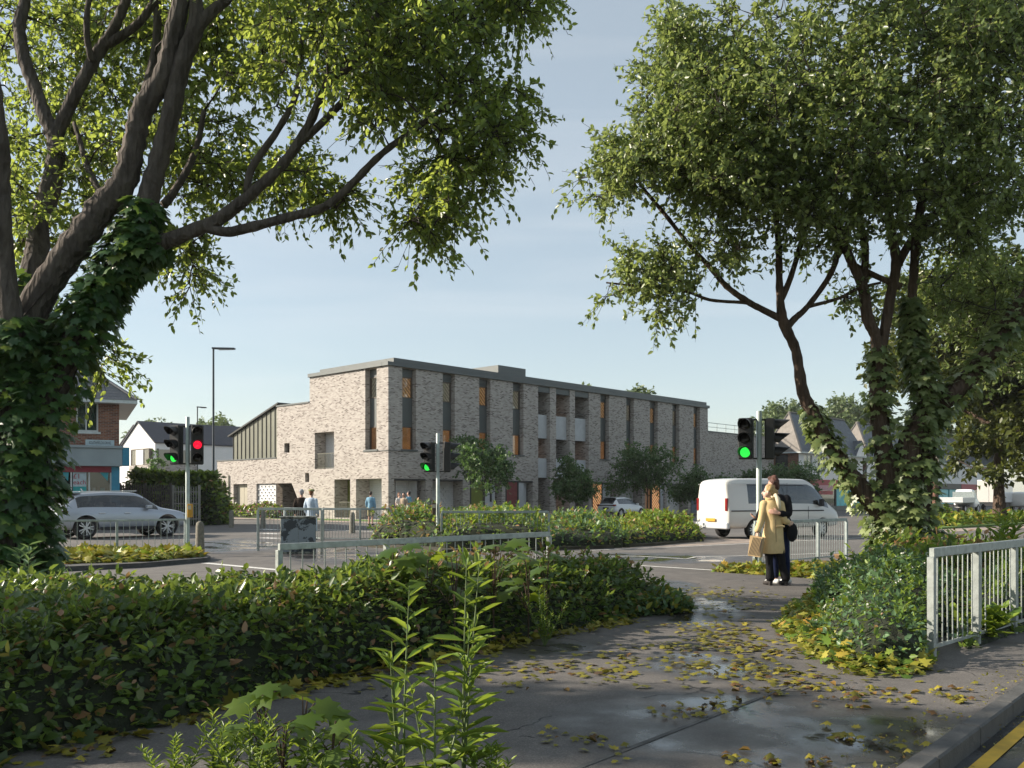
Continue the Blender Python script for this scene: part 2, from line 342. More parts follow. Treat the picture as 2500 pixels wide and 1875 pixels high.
    b.inputs['Specular IOR Level'].default_value = 0.5
    bp = nd.new('ShaderNodeBump'); bp.inputs['Strength'].default_value = 0.55; bp.inputs['Distance'].default_value = 0.006
    lk.new(hgt, bp.inputs['Height']); lk.new(bp.outputs[0], b.inputs['Normal']); lk.new(col, b.inputs['Base Color'])
    return m
M['path'] = asphalt('path_asphalt', (0.125,0.116,0.111), [ell(1640,1810,1462,1535), ell(1570,1890,1598,1662), ell(1480,2330,1705,1900), ell(1590,1700,1420,1450), ell(1180,1420,1560,1600)], crack=0.9)
M['road'] = asphalt('road_asphalt', (0.135,0.126,0.12), [ell(1400,1800,1352,1372), ell(470,680,1318,1346), ell(980,1130,1330,1350), ell(700,900,1335,1370)])
M['side_road'] = asphalt('side_road_asphalt', (0.075,0.078,0.08), [ell(2380,2560,1700,1820)])
M['earth'] = plain('leaf_mould', (0.05,0.045,0.03), 0.95, 0, 0.4, 4.0, bump=0.6)
M['land'] = plain('rough_grassland', (0.07,0.085,0.035), 0.95, 0, 0.4, 0.3, bump=0.3)
M['turf'] = plain('mown_turf', (0.10,0.17,0.035), 0.9, 0, 0.3, 2.0, bump=0.6)
M['paving'] = plain('buff_paving', (0.33,0.27,0.23), 0.85, 0, 0.12, 3.0, bump=0.1)

def sheet(name, poly, z, mat, parent=None, kind='structure'):
    me = bpy.data.meshes.new(name); me.from_pydata([(p[0],p[1],z) for p in poly], [], [tuple(range(len(poly)))])
    me.update()
    if me.polygons[0].normal.z < 0: me.flip_normals()
    o = link(name, me, mat, parent)
    if parent is None: o['kind'] = kind
    return o
KA, KB = G(2200,1875), G(2500,1665); KD = (KB-KA).normalized(); KN = Vector((KD.y,-KD.x,0))   # kerb line, KN to its right
def K(s, o=0.0): return KA + KD*s + KN*o
sheet('ground', [(-900,-300),(900,-300),(900,1500),(-900,1500)], -0.2, M['land'])
near = [(-60,9.5),(-14,12.0),(-4,13.4),(0,15.2),(2.45,16.3),(3.55,17.6),(5.0,18.6),(8.2,21.3),(14,26.5),(30,35),(150,90)]
sheet('road', near + [(150,300),(-120,300),(-120,9.5)], 0.0, M['road'])
sheet('footpath', [(-14,0.3),tuple(K(-6)[:2]),tuple(K(14)[:2]),(9.5,17),(8.2,21.3),(5.0,18.6),(3.55,17.6),(2.45,16.3),(0,15.2),(-4,13.4),(-14,12.0)], 0.004, M['path'])
sheet('side_road', [tuple(K(-6,0.1)[:2]),tuple(K(-6,9)[:2]),tuple(K(22,9)[:2]),tuple(K(22,0.1)[:2])], -0.1, M['side_road'])
sheet('verge', [tuple((K(14))[:2]),tuple(K(22,0.1)[:2]),(60,45),(30,35),(14,26.5),(8.2,21.3),(9.5,17)], 0.0, M['earth'])
# kerb stones laid end to end along the side road
kerb = thing('kerb', 'grey concrete kerb beside double yellow lines', 'kerb', K(-2)); kerb['kind'] = 'structure'; del kerb['category']
ks = MB().box(-0.45,0.45,-0.065,0.065,-0.16,0.03).mesh('kerb_stone', bevel=0.012)
for i in range(18):
    o = link('kerb_stone', ks, M['kerb'], kerb); p = K(-2+i*0.906, 0.06) - K(-2)
    o.location = (p.x, p.y, random.uniform(-0.006,0.004)); o.rotation_euler = (0,0,math.atan2(KD.y,KD.x)+random.uniform(-.006,.006))
# flush edging across the path
ea, eb = G(1380,1890), G(1960,1665)
ed = thing('path_edging', 'thin concrete edging strip set flush across the footpath', 'edging', ea); ed['kind'] = 'structure'; del ed['category']
n = 6
for i in range(n):
    a = ea.lerp(eb, i/n) + (eb-ea).normalized()*0.006; b = ea.lerp(eb, (i+1)/n)
    MB().bar(a+Vector((0,0,0.004)), b+Vector((0,0,0.004)), 0.035, 0.009).build('edging_strip', M['kerb'], ed, True)
def strip(name, pts, w, z, mat):
    """painted line as a sheet through ground points"""
    pts = [Vector(p) for p in pts]; vs = []
    for i, p in enumerate(pts):
        d = (pts[min(i+1,len(pts)-1)] - pts[max(i-1,0)]).normalized(); s = Vector((d.y,-d.x,0))*w/2
        vs += [(p.x+s.x,p.y+s.y,z),(p.x-s.x,p.y-s.y,z)]
    me = bpy.data.meshes.new(name); me.from_pydata(vs, [], [(2*i,2*i+2,2*i+3,2*i+1) for i in range(len(pts)-1)]); me.update()
    if me.polygons[0].normal.z < 0: me.flip_normals()
    o = link(name, me, mat); o['kind'] = 'structure'; return o
strip('double_yellow_line', [K(-4,0.24), K(16,0.24)], 0.09, -0.094, M['yellow'])
strip('double_yellow_line', [K(-4,0.46), K(16,0.46)], 0.09, -0.094, M['yellow'])
strip('stop_line', [G(1340,1367.5), G(1560,1381), G(1748,1393)], 0.13, 0.006, M['paint'])
strip('stop_line', [G(500,1375), G(700,1394)], 0.2, 0.006, M['paint'])
strip('zigzag_line', [G(1438,1371), G(1490,1358.5), G(1560,1358.5), G(1675,1365), G(1698,1360), G(1840,1357), G(2060,1350)], 0.11, 0.007, M['paint'])
strip('edge_line', [G(1440,1344), G(1640,1336), G(1850,1326), G(2060,1315), G(2300,1307)], 0.13, 0.006, M['paint'])
strip('give_way_line', [G(760,1292), G(860,1296), G(960,1300)], 0.2, 0.006, M['paint'])
strip('bay_line', [G(2200,1253), G(2420,1246)], 0.25, 0.006, M['paint'])
for v in (1292,1302,1313): strip('crossing_bar', [G(640,v), G(678,v+2)], 0.45, 0.006, M['paint'])
# pavements and beds beyond the road
sheet('pavement', [G(1500,1341),G(1660,1334),G(1850,1324),G(2060,1313),G(2060,1305),G(1850,1314),G(1700,1320),G(1500,1333)], 0.005, M['paving'])
sheet('pavement', [G(2255,1303),G(2330,1298),G(2520,1288),G(2520,1284),G(2330,1291),G(2255,1294)], 0.005, M['paving'])
isl = [G(880,1334),G(1080,1350),G(1250,1346),G(1460,1340),G(1600,1333),G(1712,1322),G(1722,1312)]
back = [(p.x, p.y) for p in (G(1640,1296),G(1450,1293),G(1250,1292),G(1040,1293),G(930,1306))]
MB().prism([(p.x,p.y) for p in isl]+back, -0.05, 0.09).build('planting_island', M['earth'])['kind'] = 'structure'
MB().prism([(p.x,p.y) for p in (G(100,1398),G(345,1386),G(505,1372),G(514,1368),G(495,1360),G(300,1358),G(100,1362))], -0.05, 0.10).build('kerbed_bed', M['kerb'])['kind'] = 'structure'
MB().prism([(p.x,p.y) for p in (G(2200,1290),G(2300,1292),G(2440,1283),G(2560,1276),G(2560,1258),G(2440,1262),G(2330,1262),G(2230,1268))], -0.05, 0.08).build('grass_median', M['turf'])['kind'] = 'structure'
# ------------------------------------------------------------------ the brick apartment building
CRN = G(948, 1271); DR = Vector((0.686,0.728,0)).normalized(); DL = Vector((-DR.y,DR.x,0)); BRZ = math.atan2(DR.y,DR.x)
def onplane(O, D, u, v):
    k = (u-CX)/F; t = (k*O.y-O.x)/(D.x-k*D.y); return t, H-(v-V0)/F*(O.y+D.y*t)
def fR(u, v=1213): return onplane(CRN, DR, u, v)
def fL(u, v=1213): return onplane(CRN, DL, u, v)
bld = thing('apartment_building', 'long three storey pale brick apartment block with flat grey roof and tall windows', 'building', CRN, BRZ)
ZT = fR(982,898)[1]; ZG1a = fR(990,918)[1]; ZG1b = fR(990,970)[1]; ZG2a = fR(990,1040)[1]; ZG2b = fR(990,1098)[1]
ZO = fR(961,1168)[1]; ZB = fR(949,892)[1]; ZF1 = fR(949,882.5)[1]; ZF2 = fR(953,872.5)[1]
XE = fR(1728)[0]; YT = fL(756)[0]; YM = fL(676)[0]; YZ = fL(563)[0]; YE = fL(530)[0]
ZM = fL(716,988.5)[1]; ZP = fL(676,1119)[1]

def wall(name, axis, a0, a1, z0, z1, ops, mat, parent, off=0.0, holes=()):
    """wall sheet in plane x=off (axis 'y') or y=off (axis 'x') with openings (a,b,c,d,depth) that get reveals; outward is negative"""
    A = sorted({a0,a1,*[o[0] for o in ops],*[o[1] for o in ops]}); Z = sorted({z0,z1,*[o[2] for o in ops],*[o[3] for o in ops]})
    A = [a for a in A if a0-1e-6 <= a <= a1+1e-6]; Z = [z for z in Z if z0-1e-6 <= z <= z1+1e-6]
    vs, fs, uvs = [], [], []
    def pt(a, d, z): return (a, off+d, z) if axis == 'x' else (off+d, a, z)
    def quad(c, uv):
        b = len(vs); vs.extend(pt(*p) for p in c); fs.append((b,b+1,b+2,b+3)); uvs.extend(uv)
    for i in range(len(A)-1):
        for j in range(len(Z)-1):
            ca, cz = (A[i]+A[i+1])/2, (Z[j]+Z[j+1])/2
            if any(o[0] < ca < o[1] and o[2] < cz < o[3] for o in ops): continue
            q = [(A[i],0,Z[j]),(A[i+1],0,Z[j]),(A[i+1],0,Z[j+1]),(A[i],0,Z[j+1])]
            quad(q, [(p[0],p[2]) for p in q])
    for (a,b,c,d,dp) in ops:
        for aa in (a, b):
            q = [(aa,0,c),(aa,dp,c),(aa,dp,d),(aa,0,d)]; quad(q, [(p[1]+aa,p[2]) for p in q])
        for zz in (c, d):
            q = [(a,0,zz),(b,0,zz),(b,dp,zz),(a,dp,zz)]; quad(q, [(p[0],p[1]+zz) for p in q])
    me = bpy.data.meshes.new(name); me.from_pydata(vs, [], fs); ul = me.uv_layers.new(name='UVMap')
    ul.data.foreach_set('uv', [c for uv in uvs for c in uv]); me.update()
    return link(name, me, mat, parent)
def uvbox(name, x0,x1,y0,y1,z0,z1, mat, parent):
    mb = MB().box(x0,x1,y0,y1,z0,z1); me = mb.mesh(name); ul = me.uv_layers.new(name='UVMap')
    for p in me.polygons:
        for li in p.loop_indices:
            c = me.vertices[me.loops[li].vertex_index].co
            n = p.normal
            ul.data[li].uv = (c.x+c.y, c.z) if abs(n.z) < 0.5 else (c.x, c.y)
    return link(name, me, mat, parent)
WD = 0.42
ZSP = ZG2b-0.02
wins = [(982.2,1015.6),(1081,1110.6),(1170,1197.4),(1252,1278),(1466,1487),(1529,1547.5),(1586.7,1606),(1641.6,1658.4),(1693.4,1709)]
wins = [(fR(a)[0], fR(b)[0]) for a, b in wins]
bays = [(1314,1343),(1357.7,1391),(1403.8,1438)]; bays = [(fR(a)[0], fR(b)[0]) for a, b in bays]
gfo = [(962.2,1039.5),(1055.8,1130),(1147,1225),(1233.8,1301),(1445,1505),(1514,1568),(1575,1622),(1628,1680),(1686,1722)]
gfo = [(fR(a)[0], fR(b)[0]) for a, b in gfo]
GD, BD = 0.95, 1.9
ops = [(a,b,ZG2b,ZB-0.02,WD) for a,b in wins] + [(a,b,0.12,ZB-0.02,BD) for a,b in bays] + [(a,b,0.03,ZO,GD) for a,b in gfo]
wall('street_wall', 'x', 0, XE, -0.1, ZB, ops, M['brick'], bld)
# left facade
lw = (fL(919.6)[0], fL(891.6)[0]); lb = (fL(815.7)[0], fL(768.5)[0]); lbz = (fL(790,1144.5)[1], fL(790,1055)[1])
g1 = (fL(855)[0], fL(816.4)[0]); g2 = (fL(931.8)[0], fL(869)[0]); ent = (fL(735)[0], fL(626)[0])
d1 = (fL(604)[0], fL(570)[0]); d2 = (fL(553)[0], fL(538.5)[0])
n1 = (fL(707)[0], fL(694)[0], fL(700,1105)[1], fL(700,1082)[1]); n2 = (fL(754.5)[0], fL(744.8)[0], fL(750,1177)[1], fL(750,1155)[1])
opsL = [(lw[0],lw[1],ZG2b,ZB-0.02,WD),(lb[0],lb[1],lbz[0],lbz[1],0.9),(g1[0],g1[1],0.1,ZO,1.1),(g2[0],g2[1],0.03,ZO,1.1)]
wall('gable_wall', 'y', 0, YT, -0.1, ZB, opsL, M['brick'], bld)
ZE = fL(680,1180)[1]
wall('gable_wall', 'y', YT, YM, -0.1, ZM, [(n1[0],n1[1],n1[2],n1[3],0.25),(n2[0],min(n2[1],YM),n2[2],n2[3],0.25),(ent[0],min(ent[1],YM),0.03,ZE,2.0)], M['brick'], bld)
wall('garage_wall', 'y', YM, YE, -0.1, ZP, [(YM,ent[1],0.03,ZE,2.0),(d1[0],d1[1],0.03,ZE,0.35),(d2[0],d2[1],0.03,ZE,0.35)], M['brick'], bld)
# hidden sides and roofs that close the volumes
DEP = 14.0
uvbox('rear_wall', 0.36,XE-0.36,YT-0.32,YT-0.02,-0.1,ZB-0.04, M['brick'], bld)
MB().box(8.0,XE-8,YT,YE-0.5,-0.1,ZP-0.3).build('rear_block', M['panel'], bld)
MB().box(0.4,XE-0.4,0.35,YT-0.3,ZB-0.35,ZB-0.05).build('roof_slab', M['fascia'], bld)
uvbox('end_wall', XE-0.35,XE-0.004,0.004,YT-0.05,-0.1,ZB-0.03, M['brick'], bld)
uvbox('step_wall', 0.003,8.0,YT-0.34,YT-0.004,ZM-0.5,ZB-0.03, M['brick'], bld)
uvbox('return_wall', 0.02,8.0,YM-0.34,YM-0.006,ZP-0.4,ZM-0.02, M['brick'], bld)
uvbox('garage_end_wall', 0.006,10.0,YE-0.34,YE-0.006,-0.1,ZP-0.02, M['brick'], bld)
MB().box(0.5,10,YT,YM-0.1,ZM-0.4,ZM-0.25).build('roof_slab', M['fascia'], bld)
MB().box(0.5,10,YM,YE-0.1,ZP-0.4,ZP-0.25).build('roof_slab', M['fascia'], bld)
# floors behind openings stop light leaking through the shell
for z in (ZO+0.25, (ZG1b+ZG2a)/2): MB().box(0.5,XE-0.4,2.0,9.0,z,z+0.25).build('floor_slab', M['soffit'], bld)
# roof edge: lower flange and the taller parapet set back at its ends
MB().box(-0.14,XE+0.14,-0.14,0.5,ZB,ZF1).box(-0.14,0.5,0.5,YT+0.05,ZB,ZF1).build('roof_fascia', M['fascia'], bld, bevel=0.01)
MB().box(0.35,XE-0.4,-0.12,0.6,ZF1+0.003,ZF2).box(0.35,0.9,0.6,YT-0.7,ZF1+0.003,ZF2).build('parapet', M['fascia'], bld, bevel=0.01)
MB().box(-0.06,0.4,YT+0.06,YM+0.05,ZM,ZM+0.10).build('coping', M['fascia'], bld)
MB().box(-0.05,0.4,YM+0.06,YE+0.05,ZP,ZP+0.08).build('coping', M['fascia'], bld)
xa, xb = fR(1218)[0], fR(1285)[0]
MB().box(xa,xb,0.06,4.5,ZF2-0.3,ZF2+0.58).build('roof_plant_box', M['fascia'], bld, bevel=0.01)
# seamed metal wall with the sloping top
zx = 0.25
zy0, zz0 = YM, fL(676,986)[1]; zy1, zz1 = YZ, fL(563,1056)[1]
mb = MB(); pr = [(YM+0.02,ZP-0.05),(YZ,ZP-0.05),(YZ,zz1),(YM+0.02,zz0)]
mb.add([(zx,a,z) for a,z in pr]+[(zx+9,a,z) for a,z in pr], [(3,2,1,0),(4,5,6,7)]+[(i,(i+1)%4,4+(i+1)%4,4+i) for i in range(4)])
zw = mb.build('metal_gable', M['zinc'], bld)
ns = 12
for i in range(ns):
    a = YM+0.04+(YZ-YM-0.06)*i/(ns-1); zt = zz0+(zz1-zz0)*(a-YM)/(YZ-YM)
    MB().box(zx-0.05,zx+0.01,a-0.03,a+0.03,ZP,zt-0.01).build('standing_seam', M['zinc_dark'], zw)
MB().bar((zx+4.4,YM,zz0+0.06),(zx+4.4,YZ+0.55,zz1-0.28),9.2,0.12,up=Vector((0,0,1))).build('gable_roof', M['zinc_dark'], bld)

WSEQ = [0]
def window_stack(axis, a, b, sgn=1):
    """two panes, a metal panel between and a head panel, all parts of one bay"""
    def bx(mb, a0,a1,d0,d1,z0,z1): return mb.box(a0,a1,d0,d1,z0,z1) if axis == 'x' else mb.box(d0,d1,a0,a1,z0,z1)
    d = WD
    for (zb, zt) in ((ZG2b,ZG2a),(ZG1b,ZG1a)):
        w = bx(MB(), a+0.07,b-0.07, d+0.02,d+0.03, zb+0.06, zt-0.07).build('window', M['glass'], bld)
        fr = MB(); t = 0.07
        for q in ((a+0.003,a+t,zb,zt),(b-t,b-0.003,zb,zt),(a+t,b-t,zb,zb+0.06),(a+t,b-t,zt-0.07,zt)): bx(fr, q[0],q[1],d-0.06,d+0.06,q[2],q[3])
        fr.build('frame', M['frame'], w)
        kind = ['blind','curtain','blind','pale'][WSEQ[0] % 4]; WSEQ[0] += 1
        bx(MB(), a+0.06,b-0.06,d+0.06,d+0.08,zb+0.05,zt-0.06).build('blind', M[{'blind':'warm','curtain':'warm2','pale':'pale_blind'}[kind]], w)
    bx(MB(), a+0.003,b-0.003,d-0.03,d+0.08,ZG1b+0.003,ZG2a-0.003).build('spandrel_panel', M['panel'], bld)
    bx(MB(), a+0.003,b-0.003,d-0.03,d+0.08,ZG1a+0.003,ZB-0.02).build('head_panel', M['panel'], bld)
    bx(MB(), a-0.12,b+0.12,-0.07,d+0.02,ZG2b-0.07,ZG2b+0.015).build('sill', M['panel'], bld)
for a, b in wins: window_stack('x', a, b)
window_stack('y', lw[0], lw[1])
MB().box(-0.06,wins[0][1]+0.1,-0.06,-0.001,ZG2b-0.10,ZG2b-0.075).box(-0.06,-0.001,-0.001,lw[1]+0.2,ZG2b-0.10,ZG2b-0.075).build('string_course', M['panel'], bld)
# recessed balconies between the piers
z1a, z1b = fR(1322,1118)[1], fR(1322,1166)[1]; z2a, z2b = fR(1322,1011)[1], fR(1322,1069)[1]
for i, (a, b) in enumerate(bays):
    for zt, zb in ((z1a,z1b),(z2a,z2b)):
        MB().box(a+0.004,b-0.004,0.34,0.44,zb,zt).build('balcony_panel', M['balcony'], bld, bevel=0.008)
        rl = MB(); rl.bar((a,0.39,zt+0.32),(b,0.39,zt+0.32),0.05,0.04); rl.bar((a,0.39,zt+0.16),(b,0.39,zt+0.16),0.02,0.02); rl.build('balcony_rail', M['dark_rail'], bld)
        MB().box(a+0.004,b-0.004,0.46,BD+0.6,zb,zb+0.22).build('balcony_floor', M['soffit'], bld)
    uvbox('balcony_back', a-0.4,b+0.4,BD+0.02,BD+0.2,0.0,ZB-0.1, M['brick'], bld)
    for zb in (0.15, z1b+0.25, z2b+0.25):
        w = MB().box(a+0.25,a+1.15,BD-0.06,BD-0.03,zb,zb+2.1).build('balcony_door', M['warm2'] if (i+int(zb))%2 else M['glass_dark'], bld)
        fr = MB()
        for q in ((a+0.19,a+0.25,zb,zb+2.16),(a+1.15,a+1.21,zb,zb+2.16),(a+0.25,a+1.15,zb+2.1,zb+2.16)): fr.box(q[0],q[1],BD-0.09,BD+0.01,q[2],q[3])
        fr.build('frame', M['frame'], w)
    MB().box(a+0.004,b-0.004,0.05,0.3,ZB-0.45,ZB-0.02).build('head_panel', M['panel'], bld)
# ground floor recesses: white glazed walls, some with projecting headers, doors
M['door_green'] = plain('olive_door', (0.16,0.19,0.03), 0.5); M['door_red'] = plain('dark_red_door', (0.20,0.045,0.045), 0.5); M['door_blue'] = plain('slate_blue_door', (0.10,0.13,0.18), 0.5)
M['stud'] = plain('glazed_header', (0.70,0.70,0.70), 0.45)
def studs(axis, a0, a1, z0, z1, d, parent, step=0.42):
    mb = MB(); k = 0; z = z0+0.2
    while z < z1-0.1:
        a = a0+0.2+(step/2 if k%2 else 0)
        while a < a1-0.15:
            (mb.box(a-0.055,a+0.055,d-0.075,d+0.01,z-0.04,z+0.04) if axis == 'x' else mb.box(d-0.075,d+0.01,a-0.055,a+0.055,z-0.04,z+0.04)); a += step
        z += 0.22; k += 1
    o = mb.build('projecting_header', M['stud'], parent); o['kind'] = 'stuff'; return o
for i, (a, b) in enumerate(gfo):
    L = b-a; d = GD
    bk = uvbox('recess_wall', a-0.05,b+0.05,d+0.01,d+0.12,-0.05,ZO+0.1, M['white_block'], bld)
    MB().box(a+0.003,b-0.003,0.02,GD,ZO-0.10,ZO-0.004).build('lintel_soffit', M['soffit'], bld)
    if i == 0: # curved white wall turning towards the street
        seg = [(a+0.02+(L*0.62)*math.cos(t), 0.30+0.95*math.sin(t)) for t in [k*math.pi/2/8 for k in range(9)]]
        cw = MB(); cw.add([(x,y,z) for z in (0,ZO-0.12) for x,y in [(a+0.01,0.30+0.96)]+[(a+L*0.7+0.25*math.sin(t), d-0.7+0.7*math.cos(t)) for t in [k*math.pi/2/8 for k in range(9)]]], [(k,k+1,11+k-0,10+k) for k in range(9)]); cw.build('curved_wall', M['white_block'], bld)
    if i in (1,5,7): studs('x', a, b-0.5, 0.1, ZO-0.3, d, bk)
    if i in (2,3,4,6,8):
        dm = {2:'door_green',3:'door_red',4:'warm2',6:'warm2',8:'door_blue'}[i]
        x0 = a+0.15+(0.9 if i == 6 else 0)
        dr = MB().box(x0,x0+1.15,d-0.9,d-0.84,0.05,ZO-0.12).build('door', M[dm], bld)
        fr = MB().box(x0-0.14,x0,d-0.94,d-0.8,0.0,ZO-0.115).box(x0+1.15,x0+1.27,d-0.94,d-0.8,0.0,ZO-0.115); fr.build('door_frame', M['dark_rail'], dr)
        MB().box(x0+1.02,x0+1.06,d-0.96,d-0.9,0.95,1.25).build('handle', M['steel'], dr)
        MB().box(x0+1.3,x0+1.9,d-0.85,d-0.8,0.0,ZO-0.12).build('side_panel', M['balcony'], bld)
        MB().box(x0+1.92,min(b-0.25,x0+3.0),d-0.5,d-0.4,0.0,ZO-0.12).build('side_panel', M['white_block'] if False else M['balcony'], bld)
    if i == 2: MB().box(a+2.2,a+2.55,d-0.56,d-0.52,1.15,1.75).build('letter_box', M['black'], bld)
# left facade recesses
uvbox('recess_wall', 1.11,1.2,g2[0]-0.05,g2[1]+0.05,-0.05,ZO+0.1, M['white_block'], bld)
dr = MB().box(1.05,1.1,g1[0]+0.05,g1[1]-0.05,0.1,ZO-0.05).build('door', M['door_green'], bld)
MB().box(1.0,1.12,g1[0]+0.003,g1[0]+0.25,0.1,ZO-0.05).build('door_frame', M['dark_rail'], dr)
uvbox('recess_wall', 0.91,1.0,lb[0]-0.05,lb[1]+0.05,lbz[0]-0.1,lbz[1]+0.1, M['white_block'], bld)
def railing(y0, y1, x, z0, h, parent, n):
    rl = MB().bar((x,y0,z0+h),(x,y1,z0+h),0.05,0.04).bar((x,y0,z0+0.06),(x,y1,z0+0.06),0.03,0.03).build('railing', M['zinc'], parent)
    for k in range(n): MB().box(x-0.012,x+0.012,y0+(y1-y0)*(k+0.5)/n-0.012,y0+(y1-y0)*(k+0.5)/n+0.012,z0+0.06,z0+h).build('baluster', M['zinc'], rl)
railing(lb[0]+0.02,lb[1]-0.02,0.12,lbz[0],1.05,bld,14)
railing(g1[0]+0.02,g1[0]+(g1[1]-g1[0])*0.8,0.15,0.0,1.15,bld,9)
for q in (d1, d2):
    for k in range(2):
        m0 = q[0]+(q[1]-q[0])*k/2; m1 = q[0]+(q[1]-q[0])*(k+1)/2
        MB().box(0.33,0.37,m0+0.02,m1-0.015,0.0,ZE-0.06).build('metal_door', M['beige_door'], bld, bevel=0.004)
MB().box(0.36,0.42,d1[0]-0.1,d1[1]+0.1,0,ZE+0.05).box(0.36,0.42,d2[0]-0.1,d2[1]+0.1,0,ZE+0.05).build('door_lining', M['soffit'], bld)
# entrance: studded white wall, plain return, dark lobby, splayed brick cheek
ym = fL(669)[0]; yr = fL(655)[0]
ew = uvbox('entrance_wall', 0.16,0.6,ym,ent[1]-0.02,0.0,ZE-0.04, M['white_block'], bld)
studs('y', ym, ent[1], 0.1, ZE-0.1, 0.16, ew, 0.5)
uvbox('entrance_return', 0.6,2.0,ym,ym+0.2,0.0,ZE-0.04, M['white_block'], bld)
uvbox('lobby_back', 1.98,2.1,ent[0]-0.2,ent[1]+0.2,-0.05,ZE+0.1, M['white_block'], bld)
MB().box(1.9,1.97,ent[0]+0.3,ym-0.1,0,ZE-0.1).build('lobby_door', M['glass_dark'], bld)
ye = fL(712)[0]
mb = MB(); pr = [(ent[0]+0.0,0.0),(fL(735)[0],ZE-0.01),(fL(712)[0]+0.0,ZE-0.01),(fL(733)[0]+0.0,0.9),(fL(733)[0],0.0)]
mb.add([(x,a,z) for x in (0.004,0.5) for a,z in pr], [(0,1,2,3,4),(5,6,7,8,9)]+[(k,(k+1)%5,5+(k+1)%5,5+k) for k in range(5)])
me = mb.mesh('splayed_cheek'); ul = me.uv_layers.new(name='UVMap')
for l in me.loops: ul.data[l.index].uv = (me.vertices[l.vertex_index].co.y, me.vertices[l.vertex_index].co.z)
link('splayed_cheek', me, M['brick'], bld)
# lower wing at the far end with roof rail
zw2 = fR(1740,1054)[1]; XW = fR(1900)[0]
wall('wing_wall', 'x', XE+0.01, XW, -0.1, zw2, [(fR(1731.5)[0],fR(1735.5)[0],fR(1733,1145)[1],fR(1733,1097)[1],0.3)], M['brick'], bld, off=0.5)
MB().box(XE,XW,0.45,0.9,zw2,zw2+0.12).build('wing_coping', M['fascia'], bld)
MB().box(XE,XW,0.95,9,zw2-1,zw2-0.1).build('roof_slab', M['fascia'], bld)
rl = MB().bar((XE+0.2,1.2,zw2+1.0),(XW,1.2,zw2+1.0),0.05,0.05).bar((XE+0.2,1.2,zw2+0.6),(XW,1.2,zw2+0.6),0.04,0.04)
for k in range(9): rl.bar((XE+0.3+k*(XW-XE-0.5)/8,1.2,zw2),(XE+0.3+k*(XW-XE-0.5)/8,1.2,zw2+1.0),0.05,0.05)
rl.build('roof_rail', M['steel'], bld)
# lamp bracket post by the garage doors
MB().box(-0.1,-0.04,fL(560)[0]-0.05,fL(560)[0]+0.05,0.0,fL(560,1160)[1]).build('downpipe', M['zinc'], bld)
# turf and paving round its foot
T = Matrix.Translation(CRN) @ Matrix.Rotation(BRZ,4,'Z')
def B(x, y): p = T @ Vector((x,y,0)); return (p.x,p.y)
sheet('lawn_strip', [B(-2.6,-2.2),B(-0.02,-2.2),B(-0.02,13.5),B(-2.6,13.5)], 0.02, M['turf'])
sheet('lawn_strip', [B(-0.02,-2.2),B(XE,-2.2),B(XE,-0.02),B(-0.02,-0.02)], 0.022, M['paving'])
sheet('pavement', [B(-4.4,-4.2),B(-2.62,-4.2),B(-2.62,26),B(-4.4,26)], 0.012, M['paving'])
# ------------------------------------------------------------------ foliage tools
def nrm(a): return a/np.maximum(np.linalg.norm(a, axis=-1, keepdims=True), 1e-9)
OVATE = (np.array([(0,0,0),(.27,.27,.06),(.24,.66,.05),(0,1.05,-.07),(-.24,.66,.05),(-.27,.27,.06)]), [(0,1,2,3),(0,3,4,5)])
SMALL = (np.array([(0,0,0),(.3,.45,.06),(0,1,-.05),(-.3,.45,.06)]), [(0,1,2),(0,2,3)])
LANCE = (np.array([(0,0,0),(.115,.3,.04),(.08,.7,-.03),(0,1,-.18),(-.08,.7,-.03),(-.115,.3,.04)]), [(0,1,2,3),(0,3,4,5)])
_h = [(0,.06),(.26,-.06),(.24,.14),(.54,.26),(.36,.42),(.42,.66),(.17,.60),(.0,1.0)]
_o = _h + [(-x,y) for x,y in _h[-2:0:-1]]
MAPLE = (np.array([(0,.36,.05)]+[(x,y,-0.16*x*x-0.10*max(0,y-.5)) for x,y in _o]), [(0,1+i,1+(i+1)%len(_o)) for i in range(len(_o))])
PETAL = (np.array([(0,0,0),(.45,.5,.1),(0,1,0),(-.45,.5,.1)]), [(0,1,2,3)])
def leafmesh(name, pos, tip, nor, size, shape, mat, parent=None, rnd=None, world=True, fold=None, width=None):
    """one mesh of many leaves; pos/tip/nor (N,3), size (N,)"""
    pos = np.asarray(pos, float); N = len(pos); tip = nrm(np.asarray(tip, float)); side = nrm(np.cross(tip, np.asarray(nor, float))); nor = np.cross(side, tip)
    sv, sf = shape; k = len(sv); size = np.asarray(size, float).reshape(N,1,1)
    w = np.ones(N) if width is None else width
    c = pos[:,None,:] + size*(sv[None,:,0:1]*w[:,None,None]*side[:,None,:] + sv[None,:,1:2]*tip[:,None,:] + sv[None,:,2:3]*nor[:,None,:])
    me = bpy.data.meshes.new(name); me.vertices.add(N*k); me.vertices.foreach_set('co', c.reshape(-1).astype(np.float32))
    flat = np.concatenate([np.array(f) for f in sf]); ln = np.array([len(f) for f in sf]); st = np.concatenate([[0],np.cumsum(ln)[:-1]]); L = len(flat)
    me.loops.add(N*L); me.polygons.add(N*len(sf))
    me.loops.foreach_set('vertex_index', (np.arange(N)[:,None]*k+flat[None]).reshape(-1).astype(np.int32))
    me.polygons.foreach_set('loop_start', (np.arange(N)[:,None]*L+st[None]).reshape(-1).astype(np.int32))
    if rnd is None: rnd = RNG.random(N)
    at = me.attributes.new('rnd', 'FLOAT', 'POINT'); at.data.foreach_set('value', np.repeat(rnd, k).astype(np.float32))
    me.update(calc_edges=True)
    return link(name, me, mat, parent, world)
def rv(n, s=1.0): return RNG.normal(0, s, (n,3))

